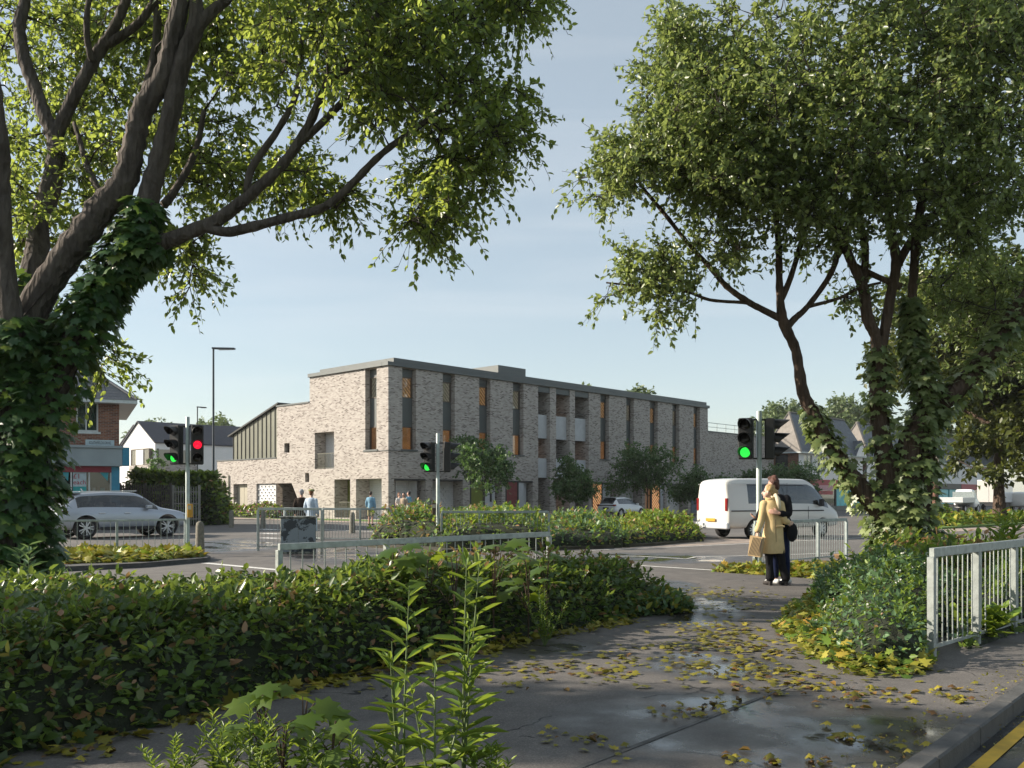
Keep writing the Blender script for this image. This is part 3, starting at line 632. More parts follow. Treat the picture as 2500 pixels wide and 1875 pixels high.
M['bark'] = barkmat('grey_bark', (0.055,0.046,0.042), (0.15,0.13,0.115)); M['bark_warm'] = barkmat('brown_bark', (0.05,0.035,0.026), (0.14,0.10,0.075))
M['twig'] = plain('dark_twig', (0.035,0.026,0.022), 0.9)
M['leaf_left'] = leafmat('beech_leaf', [(0.0,(0.028,0.065,0.022)),(0.5,(0.055,0.11,0.035)),(1.0,(0.10,0.165,0.05))], 0.5, (0.75,0.88,0.14), rough=0.35, spec=0.5)
M['leaf_right'] = leafmat('elm_leaf', [(0.0,(0.055,0.09,0.03)),(0.5,(0.12,0.17,0.055)),(1.0,(0.25,0.305,0.11))], 0.38, (0.60,0.72,0.18), rough=0.35, spec=0.5)
M['ivy'] = leafmat('ivy_leaf', [(0.0,(0.018,0.055,0.018)),(0.6,(0.035,0.09,0.026)),(0.92,(0.07,0.14,0.036)),(1.0,(0.2,0.26,0.05))], 0.3, (0.3,0.45,0.07), rough=0.4)
M['ivy_pale'] = leafmat('pale_ivy_leaf', [(0.0,(0.05,0.085,0.028)),(0.5,(0.16,0.205,0.075)),(0.93,(0.28,0.33,0.14)),(1.0,(0.55,0.57,0.45))], 0.3, (0.40,0.52,0.12), rough=0.4)
M['leaf_dark'] = leafmat('dark_tree_leaf', [(0.0,(0.03,0.045,0.010)),(1.0,(0.105,0.12,0.026))], 0.3, (0.30,0.35,0.05))
M['leaf_street'] = leafmat('street_tree_leaf', [(0.0,(0.045,0.085,0.035)),(1.0,(0.12,0.19,0.07))], 0.3, (0.2,0.4,0.06))
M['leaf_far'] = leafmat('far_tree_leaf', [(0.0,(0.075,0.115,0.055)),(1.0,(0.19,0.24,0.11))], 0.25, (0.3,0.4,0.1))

def stem(pts, Ydef, sub=5):
    """pts: (u,v,radius px[,Y]) -> resampled (x,y,z,r)"""
    out = []
    for i, q in enumerate(pts):
        Y = q[3] if len(q) > 3 else Ydef
        p = P(q[0], q[1], Y); out.append((p.x,p.y,p.z,q[2]/F*Y))
    return catmull(out, sub)
def stems_mesh(name, stems, mat, parent, seg=12):
    mb = MB()
    for s in stems:
        mb.tube([Vector(q[:3]) for q in s], [max(0.006, q[3]*(1+0.07*math.sin(3.1*i)+random.uniform(-.05,.05))) for i, q in enumerate(s)], seg, wob=0.05)
    return mb.build(name, mat, parent, True, smooth=True, fixn=False)
def crown(att, nodes, twig_r=0.018, K=6, nl=12, tl=0.45, lsize=0.09, droop=0.5, maxreach=6.0, twigs=True):
    """grows a branchlet from the nearest wood to every attractor, then leafy twigs round it; returns wood MB, leaf arrays"""
    mb = MB(); nodes = np.array(nodes, float)
    d0 = np.array([np.min(np.linalg.norm(nodes-a, axis=1)) for a in att]); order = np.argsort(d0)
    LP, LT, LN = [], [], []
    buf = np.zeros((len(nodes)+len(att)*8, 3)); n = len(nodes); buf[:n] = nodes
    for oi in order:
        a = att[oi]
        # prefer wood that lies below/inwards
        dv = buf[:n]-a; d = np.linalg.norm(dv, axis=1) + np.maximum(0, dv[:,2])*0.8
        j = int(np.argmin(d)); b = buf[j]; L = np.linalg.norm(a-b)
        if L > maxreach: continue
        m = max(3, min(6, int(L/0.35)+2)); mid = (a+b)/2 + RNG.normal(0, 0.10*L, 3) + np.array([0,0,0.10*L])
        pts = []
        for k in range(m+1):
            t = k/m; p = b*(1-t)**2 + 2*mid*t*(1-t) + a*t*t; pts.append(p + (RNG.normal(0, 0.012*L, 3) if 0 < k < m else 0))
        r0 = min(0.09, twig_r*(0.6+0.7*L)); mb.tube([Vector(p) for p in pts], [r0*(1-0.75*k/m) for k in range(m+1)], 5, cap=False)
        for p in pts[1:]:
            if n < len(buf): buf[n] = p; n += 1
        dirv = nrm((a-b)[None])[0]
        for q in range(K):
            td = nrm((dirv*0.6 + RNG.normal(0,0.75,3) + np.array([0,0,-0.15*droop]))[None])[0]; ln = tl*RNG.uniform(0.6,1.25)
            o = pts[-1] if q < K*0.6 else pts[-2] + (pts[-1]-pts[-2])*RNG.random()
            t = np.linspace(0, 1, 4)[:,None]; tw = o + td*ln*t + np.array([0,0,-1.0])*(droop*ln*0.5)*t*t
            if twigs: mb.tube([Vector(tw[0]),Vector(tw[2]),Vector(tw[3])], [0.007,0.004,0.003], 3, cap=False)
            tt = RNG.uniform(0.12, 1.02, nl)[:,None]
            pos = o + td*ln*tt + np.array([0,0,-1.0])*(droop*ln*0.5)*tt*tt
            out = rv(nl, 1.0); out -= (out@td)[:,None]*td*0.5
            tip = nrm(out)*0.8 + td*0.5 + np.array([0,0,-0.9*droop]); LP.append(pos); LT.append(tip); LN.append(rv(nl,0.8)+np.array([0,0,0.8]))
    return mb, np.concatenate(LP), np.concatenate(LT), np.concatenate(LN)
def blobs(lst, seed=0):
    """(u,v,Y, ru,rv px, rY m, n) ellipsoids of attractors"""
    out = []
    for (u,v,Y,ru,rvv,rY,n) in lst:
        x = RNG.normal(0,1,(n,3)); x = nrm(x)*(RNG.random((n,1))**0.45)
        for q in x: out.append(P(u+q[0]*ru, v+q[1]*rvv, Y+q[2]*rY)[:])
    return np.array(out)

# ------------------------------------------------------------------ big ivied tree on the left
YL = 12.0
left_stems = [stem(s, YL) for s in [
  [(38,1540,66,12.0),(40,1350,60),(46,1150,54),(50,950,50),(54,830,46),(99,721,36),(169,619,35),(241,519,34),(301,446,31),(328,347,27),(347,271,26),(401,181,24),(422,90,22),(443,0,20),(470,-160,16),(520,-340,10)],
  [(45,1300,44),(80,1080,38),(150,900,32),(211,781,31),(241,730,29),(271,676,29),(316,600,29),(356,510,27),(370,452,25),(401,347,23),(422,256,22),(446,150,21),(479,60,20),(480,-20,15),(500,-200,11)],
  [(470,80,16),(515,30,14),(560,-10,12),(640,-120,9)],
  [(316,610,22),(401,590,19),(482,558,17),(527,540,16),(603,482,14),(693,398,12),(753,307,11),(802,199,10),(862,151,9),(934,0,8),(980,-120,6)],
  [(500,553,14),(550,566,12),(603,557,12),(705,530,11),(790,506,10),(856,452,9),(934,374,8),(1025,307,7),(1067,277,6),(1130,230,4)],
  [(720,350,10),(747,337,9),(844,241,8),(892,181,8),(988,60,7),(1037,0,6),(1090,-90,5)],
  [(603,470,9),(615,410,9),(681,313,8),(723,229,7),(735,120,6),(760,0,5)],
  [(60,830,40,12.3),(70,740,34,12.5),(86,650,30,12.7),(92,600,26,12.8),(100,530,24,12.9),(122,466,24,13),(136,392,21,13.1),(134,331,20,13.2),(111,286,17,13.2),(84,211,16,13.3),(57,136,15,13.3),(48,60,14,13.4),(62,0,13,13.5),(80,-120,10,13.5)],
  [(134,335,17,13.2),(157,286,16,13.2),(193,211,15,13.2),(241,127,14,13.3),(277,72,12,13.3),(307,0,11,13.4),(340,-120,9,13.5)],
  [(262,108,11,13.3),(331,63,10,13.3),(372,10,9,13.3),(420,-90,7,13.3)],
  [(228,150,9,13.2),(215,110,8,13.1),(212,40,7,13.0),(225,-40,6,13.0)],
  [(40,850,36,11.7),(22,740,26,11.6),(14,650,22,11.6),(6,540,20,11.5),(6,440,18,11.5),(4,350,17,11.4),(-8,260,15,11.4),(-20,100,12,11.3)],
  [(345,290,13,13),(352,235,12,13),(371,169,11,13.2),(383,90,10,13.3),(384,0,9,13.4),(380,-120,7,13.5)],
  [(285,500,9,12.6),(250,476,8,12.7),(213,407,7,12.8),(196,347,6,12.9),(181,300,5,13)],
  [(400,500,11,12.6),(422,473,10,12.7),(464,401,8,12.8),(485,340,7,12.9),(498,270,6,13)],
]]
lt = thing('tree', 'large multi stemmed tree wrapped in dark ivy at the left edge', 'tree', P(70,1540,12.0) if False else Vector((-6.41,12.0,0)))
stems_mesh('trunk', left_stems, M['bark'], lt, 14)
nodes = np.concatenate([s[int(len(s)*0.25):,:3] for s in left_stems])
att = blobs([(120,90,14.6,200,220,1.4,58),(330,80,14.8,200,240,1.5,66),(560,110,14.0,190,230,1.8,66),(800,60,12.4,200,190,2.0,66),(1010,70,12.4,190,170,1.8,60),
  (1250,-10,12.4,120,75,1.2,28),(1150,280,12.2,140,130,1.4,42),(960,240,12.2,120,110,1.2,20),(1100,430,12.2,110,110,1.0,26),(1060,540,12.2,70,70,.7,11),(720,430,12.9,110,70,1.0,18),(860,480,12.4,90,40,.8,8),
  (480,390,13.4,170,110,1.4,34),(220,370,13.8,150,130,1.3,24),(40,430,13.2,90,200,1.2,26),(455,630,12.9,55,80,.8,11),(120,560,13.6,60,90,.8,8),(255,868,12.8,40,40,.4,5),
  (500,-330,12.5,560,190,2.8,120),(1000,-200,12.3,260,140,2.0,40)])
mb, lp, ltp, lnn = crown(att, nodes, 0.016, 8, 13, 0.56, 0.1, 0.48, 5.0)
mb.build('branches', M['twig'], lt, True, smooth=True, fixn=False)
leafmesh('foliage', lp, ltp, lnn, RNG.uniform(0.06,0.108,len(lp)), OVATE, M['leaf_left'], lt)

def ivy_on(stems, ranges, n, thick, size, up=0.15, face=None):
    """leaf positions round the given stretches of stems: ranges = (stem index, v0 fraction, v1 fraction, weight)"""
    w = np.array([r[3] for r in ranges], float); w /= w.sum(); PP, TT, NN = [], [], []
    for (si, f0, f1, _), k in zip(ranges, RNG.multinomial(n, w)):
        s = stems[si]; f = RNG.uniform(f0, f1, k)*(len(s)-1); i = np.clip(f.astype(int), 0, len(s)-2); t = (f-i)[:,None]
        c = s[i,:3]*(1-t)+s[i+1,:3]*t; r = s[i,3]*(1-t[:,0])+s[i+1,3]*t[:,0]; ax = nrm(s[i+1,:3]-s[i,:3])
        o = rv(k); o -= (o*ax).sum(1,keepdims=True)*ax; o = nrm(o)
        th = thick*(1-0.75*(f/(len(s)-1)-f0)/(f1-f0+1e-6)) if True else thick
        PP.append(c + o*(r+0.02+RNG.random(k)**1.5*th)[:,None]); TT.append(o*0.7+np.array([0,0,-0.75])+rv(k,.3)); NN.append(o*0.6+np.array([0,0,0.9])+rv(k,.25))
    PP = np.concatenate(PP); return PP, np.concatenate(TT), np.concatenate(NN), size*(0.45+0.85*RNG.random(len(PP))**1.3)
iv = thing('ivy', 'dense dark ivy climbing the trunk of the big left tree', 'ivy', Vector((-6.41,12.0,0)))
a = ivy_on(left_stems, [(0,0.0,0.30,5.2),(1,0.0,0.52,3.2),(7,0,0.12,0.5),(11,0.0,0.10,0.5),(3,0.0,0.10,0.5)], 6800, 0.33, 0.165)
leafmesh('foliage', *a, MAPLE, M['ivy'], iv)
mb = MB()
for k in range(26):
    s = left_stems[k%2]; n0 = int(len(s)*random.uniform(0,0.1)); n1 = int(len(s)*random.uniform(0.2,0.45)); ph = random.uniform(0,6.28); pts = []
    for i in range(n0,n1,2):
        an = ph+i*0.16; r = s[i][3]+0.012; pts.append((s[i][0]+math.cos(an)*r, s[i][1]+math.sin(an)*r, s[i][2]))
    if len(pts) > 2: mb.tube(pts, 0.012, 4, cap=False)
mb.build('stem', M['twig'], iv, True, fixn=False)

# ------------------------------------------------------------------ tree with several stems on the right
YR = 17.0
right_stems = [stem(s, YR) for s in [
  [(2195,1420,40),(2185,1330,38),(2160,1260,30),(2108,1200,24),(2057,1134,20),(2015,1069,18),(1988,1015,16),(1960,958,14),(1943,856,12),(1914,790,13),(1904,723,9),(1901,603,8),(1893,520,6),(1880,400,5)],
  [(1908,730,8),(1931,675,7),(1961,573,6),(1985,470,5),(2000,360,4)],
  [(1910,780,9),(1864,757,8),(1823,735,8),(1774,699,7),(1732,651,6),(1672,585,5),(1624,524,5),(1570,460,4)],
  [(1835,740,5),(1805,738,4),(1732,732,4),(1672,711,3.5),(1563,699,3),(1480,690,2)],
  [(1922,800,9),(1940,778,8),(1973,747,7),(2028,669,7),(2052,597,6),(2082,512,6),(2120,400,5)],
  [(1975,748,5),(2046,729,4),(2094,705,4),(2150,690,3)],
  [(2196,1420,44),(2182,1296,32),(2164,1142,24),(2147,1027,21),(2143,950,20),(2147,880,18),(2138,820,14),(2118,777,14),(2106,699,13),(2076,633,11),(2046,560,10),(2030,470,8),(2010,330,6)],
  [(2108,710,10),(2112,603,9),(2094,512,8),(2085,380,7),(2080,220,5)],
  [(2148,860,14),(2160,808,13),(2174,723,12),(2188,645,12),(2178,573,11),(2166,482,9),(2160,330,7),(2150,150,5)],
  [(2186,655,11),(2238,567,10),(2287,518,9),(2347,446,8),(2400,330,6),(2440,180,5)],
  [(2205,1380,60),(2205,1250,40),(2215,1120,32),(2248,1031,26),(2298,985,23),(2364,925,22),(2431,839,21),(2480,766,20),(2530,690,18),(2600,580,14),(2660,420,10)],
  [(2230,1300,34),(2256,1147,24),(2268,998,19),(2246,900,16),(2230,840,14),(2226,766,12),(2230,680,11),(2240,560,11),(2260,420,9),(2280,250,7),(2290,80,5)],
  [(2199,700,9),(2130,670,7),(2075,640,5)],
]]
rt = thing('tree', 'multi stemmed tree with ivied trunks behind the couple on the right', 'tree', P(2200,1213,17.0)-Vector((0,0,1.5)))
stems_mesh('trunk', right_stems, M['bark_warm'], rt, 12)
nodes = np.concatenate([s[int(len(s)*0.35):,:3] for s in right_stems])
att = blobs([(1730,250,17,190,190,2.2,95),(1650,360,16.8,180,130,1.8,80),(1520,420,16.8,110,80,1.2,30),(1800,430,16.6,190,130,1.8,80),(1960,200,16.6,240,260,2.6,130),(2020,470,16.6,180,110,1.8,60),(1640,90,17.2,80,110,1.4,24),
  (2220,300,16.6,230,260,2.6,120),(2420,230,16.5,190,320,2.6,130),(2440,40,16.5,160,140,2.2,60),(2230,20,16.6,160,120,2.0,40),(2330,520,17,170,110,1.6,50),(1590,690,17,130,80,1.0,34),(1770,600,17,80,55,.9,12),(2330,700,18.5,170,120,1.5,50),(2440,800,19,120,150,1.2,40),(1990,590,17,110,40,1.0,10),(2090,740,17.4,60,40,.6,5),
  (2050,-230,16.8,480,170,2.8,110)])
mb, lp, ltp, lnn = crown(att, nodes, 0.014, 8, 11, 0.60, 0.1, 0.28, 6.0)
mb.build('branches', M['twig'], rt, True, smooth=True, fixn=False)
leafmesh('foliage', lp, ltp, lnn, RNG.uniform(0.072,0.128,len(lp)), OVATE, M['leaf_right'], rt)
iv = thing('ivy', 'pale green ivy climbing the stems of the right hand tree', 'ivy', rt.location + Vector((0,-0.1,0)))
a = ivy_on(right_stems, [(0,0.05,0.50,0.9),(6,0.0,0.46,1.1),(10,0.0,0.75,1.5),(11,0.0,0.55,2.6),(10,0.0,0.16,1.0),(6,0.0,0.14,1.0)], 4300, 0.26, 0.185)
leafmesh('foliage', *a, MAPLE, M['ivy_pale'], iv)

# ------------------------------------------------------------------ generic trees
def tree(label, base, height, spread, trunk_h, leaf, lsize, nat, K=6, nl=10, lean=0.0, mat='bark_warm', group=None, r0=None, tl=None, name='tree', squash=1.0, shape=SMALL, low=0.25):
    base = Vector(base); t = thing(name, label, 'tree', base, 0, group); r0 = r0 or height*0.022; stems = []
    top = trunk_h + (height-trunk_h)*0.55
    tr = catmull([(base.x+lean*q*height*0.2+random.uniform(-.02,.02)*height*q, base.y+random.uniform(-.02,.02)*height*q, base.z-0.05+top*q, r0*(1-0.75*q)*(1.25 if q == 0 else 1)) for q in (0,0.2,0.45,0.7,1.0)], 4)
    stems.append(tr)
    nb = 6
    for k in range(nb):
        an = k*2.4+random.uniform(-.4,.4); i = int(len(tr)*(0.45+0.45*k/nb)); o = tr[min(i,len(tr)-1)]
        L = spread*random.uniform(0.55,0.8); rise = random.uniform(0.35,0.9)*L
        stems.append(catmull([(o[0],o[1],o[2],o[3]*0.6),(o[0]+math.cos(an)*L*.45,o[1]+math.sin(an)*L*.45,o[2]+rise*.35,o[3]*.4),(o[0]+math.cos(an)*L,o[1]+math.sin(an)*L,o[2]+rise,o[3]*.15)], 4))
    stems_mesh('trunk', stems, M[mat], t, 8)
    # lumpy crown: attractors in several overlapping lobes
    c = np.array([base.x+lean*height*0.15, base.y, base.z+trunk_h+(height-trunk_h)*(0.5-low*0.1)]); ext = np.array([spread, spread, (height-trunk_h)*0.5*squash])
    A = []
    lobes = 9
    for k in range(lobes):
        u = nrm(rv(1))[0]*RNG.uniform(0.25,0.72); q = nrm(rv(nat//lobes))*(RNG.random((nat//lobes,1))**0.5)*RNG.uniform(0.30,0.44)
        A.append(c + (u+q)*ext)
    A = np.concatenate(A); nd = np.concatenate([s[len(s)//3:,:3] for s in stems])
    mb, lp, lt_, ln_ = crown(A, nd, height*0.0016, K, nl, tl or spread*0.16, lsize, 0.35, 99, twigs=False)
    mb.build('branches', M['twig'], t, True, fixn=False)['kind'] = 'stuff'
    leafmesh('foliage', lp, lt_, ln_, RNG.uniform(lsize*0.7,lsize*1.3,len(lp)), shape, M[leaf], t)
    return t
# ------------------------------------------------------------------ other trees
def fr_off(u, off):   # a point 'off' metres in front of the street facade, seen at column u
    O = CRN - DL*off; k = (u-CX)/F; t = (k*O.y-O.x)/(DR.x-k*DR.y); return O + DR*t
for u, vt, sp, lab in ((1182,1030,3.1,'largest green street tree in front of the brick block beside the centre signals'),
        (1408,1118,2.3,'small street tree beside the rear of the white hatchback'),(1580,1064,3.2,'round dark street tree behind the white hatchback'),
        (1712,1132,2.6,'street tree at the far end of the block left of the van'),(1836,1140,1.9,'small tree behind the right hand traffic signal'),(1960,1125,3.0,'dark bushy tree before the red brick corner house')):
    b = fr_off(u, 4.2) if u < 1900 else Vector((0,0,0)); b.z = 0
    if u >= 1900: b = P(u,1213,84); b.z = 0
    hgt = H-(vt-V0)/F*b.y
    tree(lab, b, hgt, sp*b.y/68, hgt*0.22 if u != 1408 else hgt*.2, 'leaf_street', 0.20, 130, 6, 11, r0=0.07, tl=sp*b.y/68*0.27, group='street trees', mat='bark', squash=1.1)
# tree on the median at the right
b = G(2441,1277); tree('broad tree with dark leaves on the grass median at the right edge', b, 19.0, 10.0, 3.7, 'leaf_dark', 0.36, 740, 7, 12, r0=0.34, squash=1.15, tl=1.0, low=0.6)
b = P(2590,1213,62); b.z = 0; tree('dark tree at the right edge beyond the median tree', b, 18.0, 8.5, 2.0, 'leaf_dark', 0.38, 360, 7, 11, r0=0.3, tl=1.0, squash=1.15)
# far trees over the roofs
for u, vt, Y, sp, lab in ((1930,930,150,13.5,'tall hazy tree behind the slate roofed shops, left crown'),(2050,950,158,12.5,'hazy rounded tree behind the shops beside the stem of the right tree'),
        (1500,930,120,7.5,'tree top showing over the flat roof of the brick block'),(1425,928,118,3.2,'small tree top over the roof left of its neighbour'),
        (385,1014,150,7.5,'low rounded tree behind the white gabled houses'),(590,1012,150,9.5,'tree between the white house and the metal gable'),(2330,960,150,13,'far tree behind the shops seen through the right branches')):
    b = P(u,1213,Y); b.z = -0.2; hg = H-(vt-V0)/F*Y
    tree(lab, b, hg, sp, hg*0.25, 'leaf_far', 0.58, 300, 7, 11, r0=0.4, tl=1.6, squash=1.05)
# trees beside the path just outside the picture, whose shade falls across the foreground
tree('leafy tree standing left of the footpath before the big ivied tree', (-14.8,7.2,-0.1), 10.5, 1.65, 2.6, 'leaf_left', 0.16, 170, 6, 11, r0=0.25, tl=0.7, shape=OVATE)

tree('low bushy tree added out of view to shade the left end of the hedge', (-15.0,10.3,-0.1), 6.4, 1.9, 1.4, 'leaf_left', 0.16, 170, 6, 11, r0=0.14, tl=0.55, shape=OVATE)  # added unseen tree, kept low so its shade ends at the hedge
tree('unseen spreading tree added behind the camera to keep sky light off the near footpath', (-3.5,-2.6,-0.1), 12.5, 6.6, 6.2, 'leaf_left', 0.26, 380, 7, 10, r0=0.3, tl=0.9, shape=SMALL)  # added canopy out of view; blocks sky light over the foreground
# ------------------------------------------------------------------ hedges, beds, ground cover
def poly_sd(poly, x, y):
    """signed distance to polygon edges (inside positive)"""
    poly = np.array([(p[0],p[1]) for p in poly]); d = np.full(x.shape, 1e9); ins = np.zeros(x.shape, bool); n = len(poly)
    for i in range(n):
        a, b = poly[i], poly[(i+1)%n]; e = b-a; w = np.stack([x-a[0],y-a[1]],-1); t = np.clip((w@e)/(e@e),0,1); q = w-t[...,None]*e; d = np.minimum(d, np.hypot(q[...,0],q[...,1]))
        c = ((a[1] > y) != (b[1] > y)) & (x < (b[0]-a[0])*(y-a[1])/(b[1]-a[1]+1e-12)+a[0]); ins ^= c
    return np.where(ins, d, -d)
def lump(x, y, s, seed):
    r = np.random.default_rng(seed); z = 0
    for k in range(6):
        an = r.uniform(0,6.28); f = s*(0.7+0.5*k); z = z + np.sin((x*math.cos(an)+y*math.sin(an))*f + r.uniform(0,6.28))/(1+0.5*k)
    return z/3.0
def shrubbery(name, label, cat, poly, hgt, edge, n, shape, size, mats, seed=1, core=True, amp=0.2, kind=None, group=None, base=0.0, lumps=2.0, upright=0.6, hfun=None, corecol='earth', tipdir=None, rndfun=None, sprigs=0, bloom=None):
    """leaves spread over and inside a mounded volume above the polygon; mats: list of (material, share)"""
    P_ = np.array([(p[0],p[1]) for p in poly]); c = P_.mean(0); lo, hi = P_.min(0), P_.max(0)
    def top(x, y):
        sd = poly_sd(poly, x, y); h = hgt if hfun is None else hfun(x, y)
        e = np.clip(sd/edge, 0, 1); return h*np.sqrt(1-(1-e)**2)*(1+amp*lump(x,y,lumps,seed)), sd
    xs = RNG.uniform(lo[0],hi[0],n*6); ys = RNG.uniform(lo[1],hi[1],n*6); h, sd = top(xs, ys); k = sd > 0
    xs, ys, h, sd = xs[k], ys[k], h[k], sd[k]
    near_e = np.flatnonzero(sd < edge)[:int(n*0.55)]; inner = np.flatnonzero(sd >= edge)[:n-len(near_e)]; k = np.concatenate([near_e, inner]); xs, ys, h, sd = xs[k], ys[k], h[k], sd[k]; m = len(xs)
    u = RNG.random(m); zz = np.where(sd < edge*0.9, h*(0.12+0.88*u), h*(1-0.28*u**1.6)) + RNG.normal(0,0.02,m)
    eps = 0.08; gx = (top(xs+eps,ys)[0]-h)/eps; gy = (top(xs,ys+eps)[0]-h)/eps
    N = nrm(np.stack([-gx,-gy,np.ones(m)],-1)); pos = np.stack([xs,ys,zz+base],-1)
    o = rv(m); o[:,2] *= 0.5; tip = nrm(o)*0.9 + N*upright; nor = N*0.8 + np.array([0,0,0.6]) + rv(m,0.35)
    root = thing(name, label, cat, (c[0],c[1],base), 0, group) if kind is None else None
    if sprigs and root:
        sx = RNG.choice(m, sprigs); sm_ = MB(); ap, atp, an_ = [], [], []
        for q in sx:
            b0 = np.array([xs[q],ys[q],h[q]*0.85+base]); dv = nrm((N[q]*0.9+RNG.normal(0,.45,3)+[0,0,.5])[None])[0]; L = size*RNG.uniform(1.2,3.4)
            sm_.tube([Vector(b0), Vector(b0+dv*L*.5+RNG.normal(0,L*.06,3)), Vector(b0+dv*L)], [size*.05,size*.04,size*.02], 3, cap=False)
            nl_ = 9; tt_ = np.linspace(.25,1,nl_)[:,None]; ap.append(b0+dv*L*tt_); oo = rv(nl_); atp.append(nrm(oo)*.8+dv*.8); an_.append(rv(nl_,.5)+np.array([0,0,.9]))
        sm_.build('twigs', M['twig'], root, True, fixn=False)['kind'] = 'stuff'
        if bloom:
            fp = np.concatenate([a_[-1:]+RNG.normal(0,0.022,(9,3)) for a_ in ap[:bloom[0]]]); k_ = len(fp)
            leafmesh('blossom', fp, rv(k_)+np.array([0,0,.3]), rv(k_,.4)+np.array([0,0,1.0]), RNG.uniform(.016,.03,k_), PETAL, M[bloom[1]], root)['kind'] = 'stuff'
        pos = np.concatenate([pos]+ap); tip = np.concatenate([tip]+atp); nor = np.concatenate([nor]+an_); m = len(pos)
    sizes = size*(0.45+1.05*RNG.random(m)**1.4); r = RNG.random(m)
    if rndfun is not None: r = rndfun(pos, r)
    cuts = np.cumsum([s for _, s in mats]); pick = RNG.random(m); prev = 0
    objs = []
    for (mt, s), cu in zip(mats, cuts):
        q = (pick >= prev) & (pick < cu); prev = cu
        if q.any():
            ob = leafmesh('foliage' if root else name, pos[q], tip[q], nor[q], sizes[q], shape, M[mt], root, rnd=r[q]); objs.append(ob)
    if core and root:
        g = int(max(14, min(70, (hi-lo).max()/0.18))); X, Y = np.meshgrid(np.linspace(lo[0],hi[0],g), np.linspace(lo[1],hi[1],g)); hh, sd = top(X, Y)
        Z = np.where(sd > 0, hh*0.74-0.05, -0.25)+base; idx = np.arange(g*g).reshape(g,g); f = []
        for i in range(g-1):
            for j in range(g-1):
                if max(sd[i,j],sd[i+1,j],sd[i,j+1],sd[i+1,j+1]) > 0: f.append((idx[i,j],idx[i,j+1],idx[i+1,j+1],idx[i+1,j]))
        me = bpy.data.meshes.new('stems'); me.from_pydata(np.stack([X,Y,Z],-1).reshape(-1,3).tolist(), [], [tuple(int(q) for q in ff) for ff in f]); link('stems', me, M[corecol], root, True)  # closed mound under the leaves, coloured dark so gaps look shaded
    if kind:
        for ob in objs: ob['kind'] = kind; ob['label'] = label; ob['category'] = cat
    return root
M['twigs'] = plain('hedge_core_shade', (0.016,0.022,0.009), 0.95, 0, 0.5, 12.0, bump=0.5)  # near-black core colour, painted to stand for shade between the leaves
M['hedge'] = leafmat('hedge_leaf', [(0.0,(0.022,0.045,0.014)),(0.55,(0.055,0.10,0.026)),(0.93,(0.11,0.175,0.038)),(0.965,(0.22,0.11,0.05)),(1.0,(0.30,0.16,0.08))], 0.30, (0.42,0.56,0.08), rough=0.34)
M['hedge_copper'] = leafmat('copper_leaf', [(0.0,(0.110,0.094,0.033)),(0.5,(0.286,0.165,0.077)),(1.0,(0.462,0.286,0.165))], 0.32, (0.5,0.32,0.1))
M['bright'] = leafmat('fresh_green_leaf', [(0.0,(0.068,0.135,0.024)),(0.5,(0.149,0.243,0.038)),(1.0,(0.270,0.351,0.061))], 0.4, (0.42,0.52,0.05))
M['bluish'] = leafmat('blue_green_leaf', [(0.0,(0.053,0.112,0.053)),(1.0,(0.150,0.255,0.120))], 0.3, (0.3,0.42,0.12))
M['litter'] = leafmat('yellow_ground_leaf', [(0.0,(0.110,0.121,0.015)),(0.5,(0.231,0.226,0.028)),(0.85,(0.363,0.330,0.050)),(1.0,(0.352,0.187,0.033))], 0.25, (0.45,0.42,0.05), rough=0.5)
M['fallen'] = leafmat('fallen_leaf', [(0.0,(0.105,0.100,0.013)),(0.55,(0.210,0.189,0.021)),(0.86,(0.315,0.263,0.032)),(0.93,(0.168,0.084,0.021)),(1.0,(0.074,0.042,0.021))], 0.15, (0.4,0.36,0.04), rough=0.5)
M['blossom'] = leafmat('white_blossom', [(0.0,(0.55,0.56,0.48)),(1.0,(0.75,0.75,0.68))], 0.3, (0.7,0.7,0.6))
M['pink'] = leafmat('pink_flower', [(0.0,(0.28,0.10,0.13)),(1.0,(0.45,0.22,0.26))], 0.3, (0.6,0.3,0.3))
# main hedge along the path
front = [G(-120,1880),G(150,1822),G(400,1768),G(620,1700),G(830,1652),G(1000,1620),G(1130,1592),G(1250,1562),G(1400,1535),G(1530,1512)]
hedge_poly = [(p.x,p.y) for p in front] + [(2.2,12.2),(1.6,12.9),(0.9,12.6),(-0.6,11.3),(-2.4,9.5),(-3.2,9.6),(-5.2,9.6),(-6.5,8.0),(-5.0,5.0)]
def hh(x, y):
    return 0.64 + 0.10*np.clip((x+3.2)/1.8,0,1) - 0.08*np.clip((x+0.6)/1.4,0,1) - 0.12*np.clip(x-0.8,0,2)
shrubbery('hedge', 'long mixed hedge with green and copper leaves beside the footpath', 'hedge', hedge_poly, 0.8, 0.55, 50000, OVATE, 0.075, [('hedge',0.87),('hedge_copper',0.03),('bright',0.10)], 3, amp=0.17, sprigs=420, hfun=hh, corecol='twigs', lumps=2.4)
# copper-leaved crest and the low right end
shrubbery('shrub', 'copper tipped shrub on top of the hedge behind the seedlings', 'shrub', [(-1.7,9.6),(-0.9,9.9),(0.3,11.4),(1.6,12.2),(1.5,12.6),(0.2,12.0),(-1.2,10.5),(-1.9,10.0)], 0.84, 0.3, 4200, OVATE, 0.07, [('hedge_copper',0.5),('bright',0.5)], 9, sprigs=120, amp=0.14, corecol='twigs')
shrubbery('shrub', 'low spreading shrub at the right end of the hedge', 'shrub', [G(1380,1530),G(1560,1508),G(1690,1498),G(1680,1480),G(1590,1462),(1.9,12.6),(1.2,11.2)], 0.34, 0.5, 4200, OVATE, 0.085, [('bluish',0.4),('hedge',0.4),('litter',0.2)], 12, amp=0.3, corecol='twigs')
